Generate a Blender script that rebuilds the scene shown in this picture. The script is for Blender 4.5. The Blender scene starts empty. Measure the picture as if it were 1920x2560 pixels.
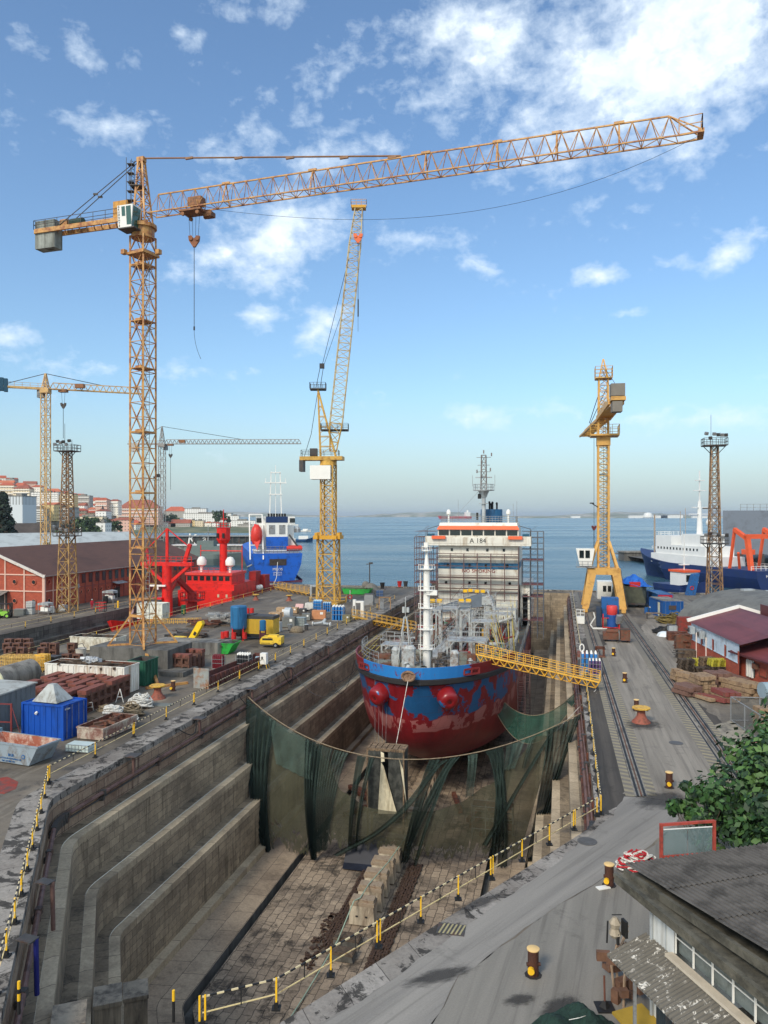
import bpy, bmesh, math, random
from mathutils import Vector, Matrix
from mathutils.geometry import tessellate_polygon
random.seed(7)
PI = math.pi
S = bpy.context.scene
COL = S.collection
R = math.radians
# ---- survey helpers
H, F, HZ = 16.8, 1900.0, 1288.0          # eye height above the quay, focal length, horizon row of the 1920x2560 photo
def G(px, py, z=0.0):
    Y = (H-z)*F/(py-HZ)
    return Vector(((px-960)*Y/F, Y, z))
def P(px, py, Y):
    return Vector(((px-960)*Y/F, Y, H-(py-HZ)*Y/F))
A0 = math.atan(.232)
CU, SU = math.cos(A0), math.sin(A0)
def D(s, t, z=0.0):                       # dock frame: s along the dock, t across it
    return Vector((-14.15+s*SU+t*CU, s*CU-t*SU, z))
def toD(x, y):
    x += 14.15
    return (x*SU+y*CU, x*CU-y*SU)
RZD = -A0                                 # rotation that turns local +Y onto the dock axis
# ---- mesh builder
class MB:
    def __init__(s): s.v=[]; s.f=[]; s.uv=[]; s.mi=[]; s.cur=0
    def face(s, pts, uvs=None):
        n=len(s.v); s.v += [tuple(p) for p in pts]; s.f.append(tuple(range(n, n+len(pts)))); s.uv.append(uvs); s.mi.append(s.cur)
    def raw(s, vs, fs):
        n=len(s.v); s.v += [tuple(p) for p in vs]
        for f in fs: s.f.append(tuple(n+i for i in f)); s.uv.append(None); s.mi.append(s.cur)
    def box(s, x0,y0,z0,x1,y1,z1):
        s.raw([(x0,y0,z0),(x1,y0,z0),(x1,y1,z0),(x0,y1,z0),(x0,y0,z1),(x1,y0,z1),(x1,y1,z1),(x0,y1,z1)],
              [(3,2,1,0),(4,5,6,7),(0,1,5,4),(1,2,6,5),(2,3,7,6),(3,0,4,7)])
    def cbox(s, cx,cy,cz,sx,sy,sz,rz=0,tilt=0):
        m=Matrix.Translation((cx,cy,cz))@Matrix.Rotation(rz,4,'Z')@Matrix.Rotation(tilt,4,'X')
        vs=[m@Vector((a*sx/2,b*sy/2,c*sz/2)) for c in(-1,1) for a,b in((-1,-1),(1,-1),(1,1),(-1,1))]
        s.raw(vs,[(3,2,1,0),(4,5,6,7),(0,1,5,4),(1,2,6,5),(2,3,7,6),(3,0,4,7)])
    def bar(s, p, q, w, h=None, caps=True):
        p=Vector(p); q=Vector(q); d=q-p
        if d.length<1e-6: return
        d.normalize(); h=h or w
        up=Vector((0,0,1)) if abs(d.z)<.9 else Vector((0,1,0))
        a=d.cross(up).normalized(); b=a.cross(d).normalized()
        vs=[]
        for c in(p,q):
            for i,j in((-1,-1),(1,-1),(1,1),(-1,1)): vs.append(c+a*(i*w/2)+b*(j*h/2))
        fs=[(0,1,5,4),(1,2,6,5),(2,3,7,6),(3,0,4,7)]
        if caps: fs+=[(3,2,1,0),(4,5,6,7)]
        s.raw(vs,fs)
    def cyl(s, p, q, r, r2=None, n=8, caps=True):
        p=Vector(p); q=Vector(q); d=(q-p).normalized(); r2=r if r2 is None else r2
        up=Vector((0,0,1)) if abs(d.z)<.9 else Vector((0,1,0))
        a=d.cross(up).normalized(); b=a.cross(d).normalized()
        vs=[]
        for c,rr in((p,r),(q,r2)):
            for k in range(n):
                t=2*PI*k/n; vs.append(c+a*(math.cos(t)*rr)+b*(math.sin(t)*rr))
        fs=[(k,(k+1)%n,n+(k+1)%n,n+k) for k in range(n)]
        if caps: fs+=[tuple(range(n))[::-1],tuple(range(n,2*n))]
        s.raw(vs,fs)
    def path(s, pts, r, n=6):
        for a,b in zip(pts,pts[1:]): s.cyl(a,b,r,n=n)
    def prism(s, pts, z0, z1):
        n=len(pts); vs=[(x,y,z0) for x,y in pts]+[(x,y,z1) for x,y in pts]
        s.raw(vs,[(k,(k+1)%n,n+(k+1)%n,n+k) for k in range(n)]+[tuple(range(n))[::-1],tuple(range(n,2*n))])
    def extr(s, pts, d):                  # extrude a planar outline by a vector
        d=Vector(d); n=len(pts); vs=[Vector(p) for p in pts]+[Vector(p)+d for p in pts]
        s.raw(vs,[(k,(k+1)%n,n+(k+1)%n,n+k) for k in range(n)]+[tuple(range(n))[::-1],tuple(range(n,2*n))])
    def lathe(s, prof, n=16, c=(0,0,0)):
        vs=[];cx,cy,cz=c
        for r,z in prof:
            for k in range(n): t=2*PI*k/n; vs.append((cx+r*math.cos(t),cy+r*math.sin(t),cz+z))
        fs=[]
        for i in range(len(prof)-1):
            for k in range(n): fs.append((i*n+k,i*n+(k+1)%n,(i+1)*n+(k+1)%n,(i+1)*n+k))
        fs+=[tuple(range(n))[::-1],tuple((len(prof)-1)*n+k for k in range(n))]
        s.raw(vs,fs)
    def sphere(s, c, r, n=10, m=6, sz=1):
        s.lathe([(max(r*math.sin(PI*i/m),.001),-r*sz*math.cos(PI*i/m)) for i in range(m+1)],n,c)
    def strip(s, A, B, u0=0, vA=0, vB=1):  # quad strip between two polylines, uv in metres along A
        u=u0
        for i in range(len(A)-1):
            L=(Vector(A[i+1])-Vector(A[i])).length
            s.face([A[i],A[i+1],B[i+1],B[i]],[(u,vA),(u+L,vA),(u+L,vB),(u,vB)]); u+=L
    def poly(s, loops, z):
        L=[[Vector((p[0],p[1],0)) for p in l] for l in loops]
        flat=[p for l in L for p in l]
        n=len(s.v); s.v += [(p.x,p.y,z) for p in flat]
        for t in tessellate_polygon(L):
            a,b,c=[flat[i] for i in t]
            if (b-a).cross(c-a).z<0: t=t[::-1]
            s.f.append(tuple(n+i for i in t)); s.uv.append(None); s.mi.append(s.cur)
    def xf(s, m, i0=0):
        s.v[i0:]=[tuple(m@Vector(p)) for p in s.v[i0:]]
        return s
    def build(s, name, m, parent=None, smooth=False, world=False):
        me=bpy.data.meshes.new(name)
        v=s.v
        if world and parent is not None:
            inv=MATS[parent.name].inverted(); v=[tuple(inv@Vector(p)) for p in v]
        me.from_pydata(v,[],s.f)
        if any(u is not None for u in s.uv):
            l=me.uv_layers.new(name='UVMap'); k=0; flat=[]
            for f,u in zip(s.f,s.uv):
                flat += [c for w in (u or [(0,0)]*len(f)) for c in w]
            l.data.foreach_set('uv',flat)
        for mm in (m if isinstance(m,(list,tuple)) else [m]): me.materials.append(mm)
        if any(s.mi): me.polygons.foreach_set('material_index',s.mi)
        if smooth:
            me.polygons.foreach_set('use_smooth',[True]*len(me.polygons))
            try: me.set_sharp_from_angle(angle=R(40))
            except Exception: pass
        o=bpy.data.objects.new(name,me); COL.objects.link(o)
        if parent is not None: o.parent=parent
        return o
MATS={}
def thing(name, label, cat, loc=(0,0,0), rz=0, group=None):
    o=bpy.data.objects.new(name,None); COL.objects.link(o)
    o.location=loc; o.rotation_euler=(0,0,rz); o['label']=label; o['category']=cat
    o.empty_display_size=.1
    if group: o['group']=group
    MATS[o.name]=Matrix.Translation(Vector(loc))@Matrix.Rotation(rz,4,'Z')
    return o
def tag(o,label,cat,group=None,kind=None):
    if label: o['label']=label
    if cat: o['category']=cat
    if group: o['group']=group
    if kind: o['kind']=kind
    return o
def struct(name, mb, m, **k):
    o=mb.build(name,m,**k); o['kind']='structure'; return o
def children(o): return [c for c in KIDS.get(o.name,[])]
KIDS={}
def dup(root, loc, rz=0, label=None, scale=None):
    if root.name not in KIDS:
        KIDS[root.name]=[c for c in bpy.data.objects if c.parent==root]
        for c in KIDS[root.name]: KIDS[c.name]=[g for g in bpy.data.objects if g.parent==c]
    r=root.copy(); COL.objects.link(r); r.location=loc; r.rotation_euler=(0,0,rz)
    if label: r['label']=label
    if scale: r.scale=scale
    MATS[r.name]=Matrix.Translation(Vector(loc))@Matrix.Rotation(rz,4,'Z')
    for ch in KIDS[root.name]:
        c=ch.copy(); COL.objects.link(c); c.parent=r
        for g in KIDS[ch.name]:
            d=g.copy(); COL.objects.link(d); d.parent=c
    return r
def text(body, size, mname, parent, loc, rot, name='lettering', ext=.01, align='CENTER', sx=1):
    cu=bpy.data.curves.new(name,'FONT'); cu.body=body; cu.size=size; cu.extrude=ext; cu.align_x=align; cu.align_y='CENTER'
    cu.resolution_u=2
    o=bpy.data.objects.new('tmp_text',cu); COL.objects.link(o)
    dg=bpy.context.evaluated_depsgraph_get(); me=bpy.data.meshes.new_from_object(o.evaluated_get(dg))
    bpy.data.objects.remove(o); me.materials.clear(); me.materials.append(mname)
    t=bpy.data.objects.new(name,me); COL.objects.link(t); t.parent=parent
    t.location=loc; t.rotation_euler=rot; t.scale=(sx,1,1)
    return t
# ---- materials
def lin(c):
    return tuple((x/255/12.92 if x/255<=.04045 else ((x/255+.055)/1.055)**2.4) for x in c)+(1,)
def newmat(name):
    m=bpy.data.materials.new(name); m.use_nodes=True; nt=m.node_tree
    return m,nt,nt.nodes['Principled BSDF']
class NT:
    def __init__(s,nt): s.nt=nt
    def n(s,t,**k):
        o=s.nt.nodes.new(t)
        for a,b in k.items(): setattr(o,a,b)
        return o
    def l(s,a,b): s.nt.links.new(a,b)
    def noise(s,vec,scale,detail=4,rough=.6,dist=0):
        o=s.n('ShaderNodeTexNoise'); o.inputs['Scale'].default_value=scale; o.inputs['Detail'].default_value=detail
        o.inputs['Roughness'].default_value=rough; o.inputs['Distortion'].default_value=dist
        if vec is not None: s.l(vec,o.inputs['Vector'])
        return o.outputs['Fac']
    def mapp(s,vec,sc=(1,1,1),rot=(0,0,0),loc=(0,0,0)):
        o=s.n('ShaderNodeMapping'); o.inputs['Scale'].default_value=sc; o.inputs['Rotation'].default_value=rot; o.inputs['Location'].default_value=loc
        s.l(vec,o.inputs['Vector']); return o.outputs['Vector']
    def ramp(s,fac,a,b,lo=0.,hi=1.):
        o=s.n('ShaderNodeMapRange'); o.inputs['From Min'].default_value=a; o.inputs['From Max'].default_value=b
        o.inputs['To Min'].default_value=lo; o.inputs['To Max'].default_value=hi; s.l(fac,o.inputs['Value']); return o.outputs['Result']
    def mix(s,fac,a,b,mode='MIX'):
        o=s.n('ShaderNodeMix',data_type='RGBA',blend_type=mode)
        for v,i in((fac,0),(a,6),(b,7)):
            if isinstance(v,(int,float)): o.inputs[i].default_value=v
            elif isinstance(v,tuple): o.inputs[i].default_value=v
            else: s.l(v,o.inputs[i])
        return o.outputs[2]
    def math(s,op,a,b=None,c=None):
        o=s.n('ShaderNodeMath',operation=op)
        for i,v in enumerate((a,b,c)):
            if v is None: continue
            if isinstance(v,(int,float)): o.inputs[i].default_value=v
            else: s.l(v,o.inputs[i])
        return o.outputs[0]
    def bump(s,fac,strength,dist,tgt):
        o=s.n('ShaderNodeBump'); o.inputs['Strength'].default_value=strength; o.inputs['Distance'].default_value=dist
        s.l(fac,o.inputs['Height']); s.l(o.outputs['Normal'],tgt.inputs['Normal'])
MC={}
def M(name, col, rough=.65, var=.18, scale=1.5, dirt=None, damt=.4, dscale=.8, streak=False, metal=0, bump=0, bscale=12, spec=.4):
    if name in MC: return MC[name]
    m,nt,b=newmat(name); N=NT(nt); tc=N.n('ShaderNodeTexCoord').outputs['Object']
    c=lin(col); a=tuple(x*(1-var) for x in c[:3])+(1,); d=tuple(min(1,x*(1+var)) for x in c[:3])+(1,)
    f=N.noise(tc,scale,5,.65)
    out=N.mix(N.ramp(f,.3,.7),a,d)
    if dirt:
        v=N.mapp(tc,(1,1,.15)) if streak else tc
        g=N.noise(v,dscale,6,.7,.3)
        out=N.mix(N.ramp(g,.62-damt*.35,.72-damt*.2,0,.9),out,lin(dirt))
    N.l(out,b.inputs['Base Color'])
    b.inputs['Roughness'].default_value=rough; b.inputs['Metallic'].default_value=metal; b.inputs['Specular IOR Level'].default_value=spec
    if bump: N.bump(N.noise(tc,bscale,4),bump,.02,b)
    MC[name]=m; return m
def stone_mat(name, c1, c2, mort, bw, bh, wet=None, stain=(60,45,38), off=.5, bumpd=.03, lightamt=.0, vstreak=True, speck=.0, msize=.02, wob_=.12, sps=.9, spt=(.53,.6)):
    m,nt,b=newmat(name); N=NT(nt); uv=N.n('ShaderNodeUVMap').outputs['UV']; tc=N.n('ShaderNodeTexCoord').outputs['Object']
    wob=N.n('ShaderNodeVectorMath',operation='ADD'); nz=N.n('ShaderNodeTexNoise'); nz.inputs['Scale'].default_value=1.3
    N.l(uv,nz.inputs['Vector']); sc=N.n('ShaderNodeVectorMath',operation='SCALE'); N.l(nz.outputs['Color'],sc.inputs[0]); sc.inputs['Scale'].default_value=wob_
    N.l(uv,wob.inputs[0]); N.l(sc.outputs[0],wob.inputs[1])
    br=N.n('ShaderNodeTexBrick'); N.l(wob.outputs[0],br.inputs['Vector']); br.inputs['Scale'].default_value=1
    br.inputs['Brick Width'].default_value=bw; br.inputs['Row Height'].default_value=bh; br.inputs['Mortar Size'].default_value=msize; br.inputs['Mortar Smooth'].default_value=.3
    br.offset=off
    br.inputs['Color1'].default_value=lin(c1); br.inputs['Color2'].default_value=lin(c2); br.inputs['Mortar'].default_value=lin(mort)
    col=br.outputs['Color']
    # some blocks much lighter or darker
    big=N.noise(N.mapp(tc,(1,1,1)),.22,5,.65,.4)
    col=N.mix(N.ramp(big,.42,.62,0,.55),col,lin(stain),'MULTIPLY') if False else N.mix(N.ramp(big,.45,.66,0,.6),col,lin(stain))
    if vstreak:
        vs=N.noise(N.mapp(uv,(1.6,.13,1)),1.0,6,.7,.15)
        col=N.mix(N.ramp(vs,.53,.68,0,.75),col,tuple(x*.55 for x in lin(stain)[:3])+(1,))
        vl=N.noise(N.mapp(uv,(1.1,.2,1),loc=(7,3,0)),1.3,5,.7,.1)
        col=N.mix(N.ramp(vl,.58,.7,0,.35),col,lin((150,142,125)))
    if speck:
        sp=N.noise(tc,sps,8,.75,.6)
        col=N.mix(N.ramp(sp,spt[0],spt[1],0,speck),col,lin((38,36,34)))
    fine=N.noise(tc,6,5,.7)
    col=N.mix(1.0,col,N.mix(N.ramp(fine,.25,.75),(.72,.72,.72,1),(1.22,1.22,1.22,1)),'MULTIPLY')
    N.l(col,b.inputs['Base Color']); b.inputs['Roughness'].default_value=.85; b.inputs['Specular IOR Level'].default_value=.25
    h=N.math('ADD',N.math('MULTIPLY',br.outputs['Fac'],-1.0),N.math('MULTIPLY',fine,.6))
    N.bump(h,.6,bumpd,b)
    MC[name]=m; return m
asphalt,nt,b=newmat('yard_asphalt'); N=NT(nt); tc=N.n('ShaderNodeTexCoord').outputs['Object']
rot=N.mapp(N.mapp(tc,(1,1,1),(0,0,A0)),(1,.12,1))
rot2=N.mapp(N.mapp(tc,(1,1,1),(0,0,A0)),(.6,.09,1),(0,0,0),(3,1,0))
f1=N.noise(tc,.09,6,.62,.5); f2=N.noise(rot,.55,6,.65,.8); f3=N.noise(tc,2.2,6,.7); f4=N.noise(tc,.35,7,.72,.9)
col=N.mix(N.ramp(f1,.36,.62),lin((82,76,68)),lin((118,109,96)))
col=N.mix(N.ramp(f2,.5,.68,0,.65),col,lin((150,140,124)))
col=N.mix(N.ramp(f4,.56,.66,0,.75),col,lin((52,50,48)))
col=N.mix(N.ramp(N.noise(rot2,.8,5,.6,.4),.6,.72,0,.5),col,lin((94,78,66)))
col=N.mix(1.0,col,N.mix(N.ramp(f3,.25,.75),(.8,.8,.8,1),(1.15,1.15,1.15,1)),'MULTIPLY')
N.l(col,b.inputs['Base Color']); N.l(N.ramp(f4,.4,.7,.85,.55),b.inputs['Roughness']); b.inputs['Specular IOR Level'].default_value=.3
N.bump(f3,.35,.03,b)
def road_mat(name, base, dark, light, rz):
    m,nt,b=newmat(name); N=NT(nt); tc=N.n('ShaderNodeTexCoord').outputs['Object']
    r=N.mapp(N.mapp(tc,(1,1,1),(0,0,rz)),(1,.06,1)); a=N.noise(r,1.1,7,.6,.35); c=N.noise(tc,.4,7,.75,.7); d=N.noise(tc,14,4,.7); e=N.noise(N.mapp(N.mapp(tc,(1,1,1),(0,0,rz)),(1,.03,1),loc=(5,0,0)),3.2,4,.6,.1)
    col=N.mix(N.ramp(a,.35,.65),lin(base),lin(light)); col=N.mix(N.ramp(c,.58,.72,0,.7),col,lin(dark))
    col=N.mix(N.ramp(e,.53,.64,0,.38),col,lin(dark))
    col=N.mix(1.0,col,N.mix(N.ramp(d,.2,.8),(.86,.86,.86,1),(1.12,1.12,1.12,1)),'MULTIPLY')
    N.l(col,b.inputs['Base Color']); b.inputs['Roughness'].default_value=.85; b.inputs['Specular IOR Level'].default_value=.25
    N.bump(d,.4,.01,b); return m
m_road=road_mat('road_asphalt',(128,124,118),(100,96,90),(148,143,135),R(43))
m_apron=road_mat('apron_asphalt',(122,118,110),(88,84,79),(138,133,124),R(20))
m_track=road_mat('dusty_track',(122,115,105),(84,79,73),(150,142,130),R(13))
m_wall=stone_mat('dock_wall_stone',(176,158,132),(146,131,110),(96,87,76),1.1,.5,stain=(96,84,72),bumpd=.03,wob_=.22,msize=.013)
m_wallup=stone_mat('dock_upper_stone',(178,156,132),(144,121,101),(72,64,58),1.4,.6,stain=(96,62,52),bumpd=.03)
m_ledge=stone_mat('dock_ledge_stone',(150,134,111),(128,114,95),(58,54,49),1.5,5,stain=(70,64,57),vstreak=False,speck=.45,bumpd=.02)
m_lip=stone_mat('dock_lip_stone',(196,178,150),(176,159,133),(78,70,62),2.2,5,stain=(98,88,77),vstreak=False,bumpd=.02)
m_coping=stone_mat('dock_coping_stone',(158,152,144),(132,126,118),(82,78,72),1.9,5,stain=(104,95,88),vstreak=False,speck=.85,bumpd=.02,sps=1.1,spt=(.51,.56))
m_floor=stone_mat('dock_floor_stone',(170,152,130),(138,122,104),(84,75,66),1.1,.62,stain=(96,87,79),vstreak=False,speck=.75,bumpd=.04,msize=.03,wob_=.34,sps=.55,spt=(.5,.6))
m_floorsmooth=stone_mat('dock_apron_stone',(176,157,133),(158,140,119),(74,67,60),2.6,1.6,stain=(92,80,70),vstreak=False,speck=.2,bumpd=.015)
conc=M('weathered_concrete',(140,136,128),.85,.2,1.2,(90,86,80),.5,.9,True,bump=.4)
conc_d=M('dark_concrete',(104,102,97),.85,.2,1.2,(68,66,62),.5,.7,True,bump=.4)
c_orange=M('crane_orange_paint',(196,148,86),.5,.16,.6,(136,76,48),.5,1.4)
c_yellow=M('crane_yellow_paint',(200,158,72),.5,.12,.6,(150,104,44),.35,1.1)
c_yellow2=M('portal_yellow_paint',(208,160,84),.5,.08,.5,(170,124,66),.3,1.1)
c_rustlat=M('tower_rusty_steel',(156,122,84),.6,.2,.6,(96,72,56),.6,1.2)
c_grey=M('grey_lattice_paint',(150,146,140),.6,.15,.6,(110,90,76),.4,1.2)
yel=M('safety_yellow',(238,186,40),.45,.1,3,(140,100,40),.15,3)
cream=M('cream_rail_paint',(226,204,148),.5,.12,2,(140,100,60),.3,3)
blk=M('black_paint',(34,33,32),.6,.2,2)
white=M('white_paint',(224,222,214),.5,.06,.6,(150,140,126),.3,.9,True)
whitec=M('clean_white_paint',(232,230,222),.45,.04,.6)
steel=M('galvanised_steel',(150,152,152),.5,.15,1,(100,90,80),.3,1,metal=.3)
dsteel=M('dark_steel',(70,68,66),.6,.2,1,(90,60,44),.3,1)
rust=M('rusty_steel',(112,66,48),.85,.35,1.6,(62,42,36),.6,2.2,bump=.5)
rust2=M('brown_rusted_iron',(96,72,58),.85,.35,1.6,(120,68,48),.5,2.2,bump=.5)
red=M('red_paint',(196,40,36),.5,.12,1,(110,40,34),.25,1.5)
blue=M('blue_paint',(28,88,150),.5,.12,.8,(30,56,90),.25,1.2)
green=M('green_paint',(40,160,60),.5,.12,1,(60,90,50),.3,1.5)
glass_d=M('dark_glass',(26,34,36),.08,.1,1,spec=.8)
wood=M('worn_timber',(140,118,92),.85,.3,2.5,(84,68,54),.6,3,bump=.4)
wood_d=M('dark_timber',(96,82,68),.85,.3,2.5,(60,50,42),.6,3,bump=.4)
rubber=M('black_rubber',(28,28,28),.8,.2,2)
cable=M('steel_cable',(52,52,54),.6,.1,2)
ropew=M('white_rope',(214,212,204),.85,.12,6,(150,140,124),.4,6,bump=.6,bscale=40)
ropeb=M('tan_rope',(148,132,108),.9,.2,6,(96,84,68),.5,6,bump=.6,bscale=40)
ltgrey=M('light_grey_paint',(166,172,174),.55,.1,.8,(110,104,98),.35,1.2,True)
# ---- camera, light, sky
cam=bpy.data.cameras.new('camera'); co=bpy.data.objects.new('camera',cam); COL.objects.link(co)
co.location=(0,0,H); co.rotation_euler=(PI/2,0,0); cam.sensor_fit='VERTICAL'; cam.sensor_height=36; cam.sensor_width=27
cam.lens=36*F/2560; cam.shift_y=(HZ-1280)/2560; cam.clip_start=.5; cam.clip_end=40000; S.camera=co
S.view_settings.view_transform='Standard'; S.view_settings.look='None'; S.view_settings.gamma=1; S.view_settings.exposure=.55
SUN_EL, SUN_AZ = R(38), R(212)            # azimuth clockwise from +Y
sl=bpy.data.lights.new('sun','SUN'); so=bpy.data.objects.new('sun',sl); COL.objects.link(so)
sl.energy=1.9; sl.angle=R(14); sl.color=(1,.90,.76)
sd=Vector((math.sin(SUN_AZ)*math.cos(SUN_EL),math.cos(SUN_AZ)*math.cos(SUN_EL),math.sin(SUN_EL)))
so.rotation_euler=sd.to_track_quat('Z','Y').to_euler(); so.location=(-30,-40,60)
W=bpy.data.worlds.new('World'); S.world=W; W.use_nodes=True; nt=W.node_tree; N=NT(nt)
bg=nt.nodes['Background']
sky=N.n('ShaderNodeTexSky',sky_type='NISHITA'); sky.sun_disc=False; sky.sun_elevation=SUN_EL; sky.sun_rotation=SUN_AZ
sky.air_density=1.1; sky.dust_density=1.6; sky.ozone_density=1.6; sky.altitude=20
dirv=N.n('ShaderNodeTexCoord').outputs['Generated']
sep=N.n('ShaderNodeSeparateXYZ'); nrm=N.n('ShaderNodeVectorMath',operation='NORMALIZE'); N.l(dirv,nrm.inputs[0]); N.l(nrm.outputs[0],sep.inputs[0])
az=N.math('ARCTAN2',sep.outputs[0],sep.outputs[1]); el=N.math('ARCSINE',sep.outputs[2])
dz=N.math('MULTIPLY',az,57.2958); de=N.math('MULTIPLY',el,57.2958)
comb=N.n('ShaderNodeCombineXYZ'); N.l(dz,comb.inputs[0]); N.l(de,comb.inputs[1]); AE=comb.outputs[0]
def ae(px,py):
    x,y,z=(px-960)/F,1.,-(py-HZ)/F
    return math.degrees(math.atan2(x,y)),math.degrees(math.atan2(z,math.hypot(x,y)))
# cloud banks: centre (as a direction), half sizes in degrees, tilt, strength
CL=[(1700,120,7,4.5,10,.85),(1480,190,4,2.5,20,.7),(1230,90,4.5,2.2,8,.62),(680,595,3.2,1.6,30,.66),(560,640,2.4,1.1,10,.5),(1620,170,13,7,8,.5),(1250,150,9,5,8,.34),(1120,70,6,3,10,.42),(1820,60,8,6,0,.5),(1400,260,9,3,10,.3),(1480,40,7,3,0,.3),(690,610,5.2,3.6,22,.48),(800,560,3,2.4,30,.36),(500,690,4,1.6,5,.28),
 (1050,597,4.6,1.3,-6,.36),(650,795,2.2,1.1,0,.5),(800,815,2.6,1.8,30,.44),(290,325,6,1.5,-6,.32),(700,340,7,2.6,12,.28),(760,395,4,1.8,15,.34),(590,520,3,3,30,.3),(960,370,4,1.2,0,.3),
 (200,130,2.6,1.4,-55,.32),(30,100,3,1.2,-10,.22),(455,85,1.6,1,20,.26),(330,150,1.2,.8,0,.22),(640,10,5,1.5,0,.26),(860,170,4,3,30,.22),(1500,685,2.3,.9,0,.5),(1830,630,3,1.1,35,.44),(1670,665,3.6,.9,0,.26),(1200,665,2.6,.9,-20,.3),
 (1570,780,1.6,.5,5,.3),(1200,1040,2.8,1.2,0,.36),(1380,1030,2.4,1.1,0,.26),(1720,1050,7,1.1,0,.34),(20,840,2.2,1.1,0,.42),(100,900,5,1.6,0,.2),(440,930,4,1.2,0,.28),(260,920,3,1,0,.22),(1480,500,3,1.8,30,.24),(1850,270,6,2.6,20,.3),(950,1010,5,1.5,0,.12)]
tot=None
for px,py,rx,ry,tl,am in CL:
    a,e=ae(px,py)
    mp=N.n('ShaderNodeMapping',vector_type='TEXTURE'); mp.inputs['Location'].default_value=(a,e,0); mp.inputs['Rotation'].default_value=(0,0,R(tl)); mp.inputs['Scale'].default_value=(rx*1.35,ry*1.35,1)
    N.l(AE,mp.inputs['Vector']); g=N.n('ShaderNodeTexGradient',gradient_type='QUADRATIC_SPHERE'); N.l(mp.outputs[0],g.inputs[0])
    w=N.math('MULTIPLY',N.math('POWER',g.outputs['Fac'],.5),am*1.35)
    tot=w if tot is None else N.math('MAXIMUM',tot,w)
AEs=N.mapp(AE,(1,1.5,1),(0,0,R(-8)))
n1=N.noise(AEs,.21,10,.6,.22); n2=N.noise(AEs,.75,8,.6,.2)
nn=N.math('ADD',N.math('MULTIPLY',n1,.62),N.math('MULTIPLY',n2,.38))
dens=N.math('ADD',N.math('SUBTRACT',tot,.02),N.math('MULTIPLY',N.math('SUBTRACT',nn,.5),1.7))
dens=N.math('ADD',dens,N.ramp(N.math('ABSOLUTE',dz),58,95,0,.55))  # unseen extra cloud added behind the camera, to soften and whiten the skylight
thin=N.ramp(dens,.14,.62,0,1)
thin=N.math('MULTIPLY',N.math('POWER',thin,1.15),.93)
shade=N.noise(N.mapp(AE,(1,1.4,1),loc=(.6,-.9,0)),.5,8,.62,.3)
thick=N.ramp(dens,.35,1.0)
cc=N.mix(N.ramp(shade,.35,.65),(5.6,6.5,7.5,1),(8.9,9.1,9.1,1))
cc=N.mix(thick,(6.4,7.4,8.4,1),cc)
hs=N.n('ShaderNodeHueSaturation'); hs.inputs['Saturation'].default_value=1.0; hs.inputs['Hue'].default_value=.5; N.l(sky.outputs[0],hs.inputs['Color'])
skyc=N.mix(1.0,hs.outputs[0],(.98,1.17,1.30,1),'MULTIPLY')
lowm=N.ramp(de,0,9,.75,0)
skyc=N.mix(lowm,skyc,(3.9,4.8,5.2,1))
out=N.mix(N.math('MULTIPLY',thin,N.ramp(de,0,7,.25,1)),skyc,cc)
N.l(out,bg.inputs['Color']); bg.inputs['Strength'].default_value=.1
# ================================================================== THE SETTING
# ---- dry dock
ang_s=43.0
def corner_path(d, z, Rr=None, n=8, s_end=172.0):
    """line of the dock edge moved inwards by d metres, as a rounded polyline at height z"""
    B=[(172.,-15.7),(42.6,-15.7),(24.2,-3.9),(24.2,3.2),(46.2,15.75),(172.,15.75)]
    # inward offset
    out=[]
    lines=[]
    for a,b_ in zip(B,B[1:]):
        dx,dy=b_[0]-a[0],b_[1]-a[1]; L=math.hypot(dx,dy); dx/=L; dy/=L
        nx,ny=dy,-dx                      # towards the dock interior in (s,t)
        lines.append(((a[0]+nx*d,a[1]+ny*d),(dx,dy)))
    out.append((s_end,lines[0][0][1]))
    for (p,u),(q,w) in zip(lines,lines[1:]):
        det=u[0]*w[1]-u[1]*w[0]; k=((q[0]-p[0])*w[1]-(q[1]-p[1])*w[0])/det
        out.append((p[0]+u[0]*k,p[1]+u[1]*k))
    out.append((s_end,lines[-1][0][1]))
    Rr=Rr if Rr is not None else max(1.6,4.6-d*.55)
    pts=[out[0]]
    for i in range(1,len(out)-1):
        a,c,e=[Vector(x) for x in out[i-1:i+2]]
        u=(a-c).normalized(); w=(e-c).normalized(); th=u.angle(w); rr=Rr if i in(1,4) else Rr*.5
        L=min(rr/math.tan(th/2),(a-c).length*.45,(e-c).length*.45)
        p0=c+u*L; p1=c+w*L
        if i==1:                          # subdivide the long straights so that the uv stays even
            pts+= [tuple(Vector(out[0]).lerp(p0,k/6)) for k in range(1,6)]
        for k in range(n+1):
            t=k/n; pts.append(tuple(p0*(1-t)**2+c*2*t*(1-t)+p1*t*t))
        if i==4: pts+= [tuple(p1.lerp(Vector(out[-1]),k/6)) for k in range(1,6)]
    pts.append(out[-1])
    return [D(s,t,z) for s,t in pts]
ZL=[0,-2.56,-5.44,-8.1,-11.9,-12.4]
W_=1.31
dock=thing('dry_dock','long stone dry dock with stepped ledges and a blunt pointed head, ship inside','dry dock',D(90,0,-12.4),RZD)
paths=lambda d,z: corner_path(d,z)
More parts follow.
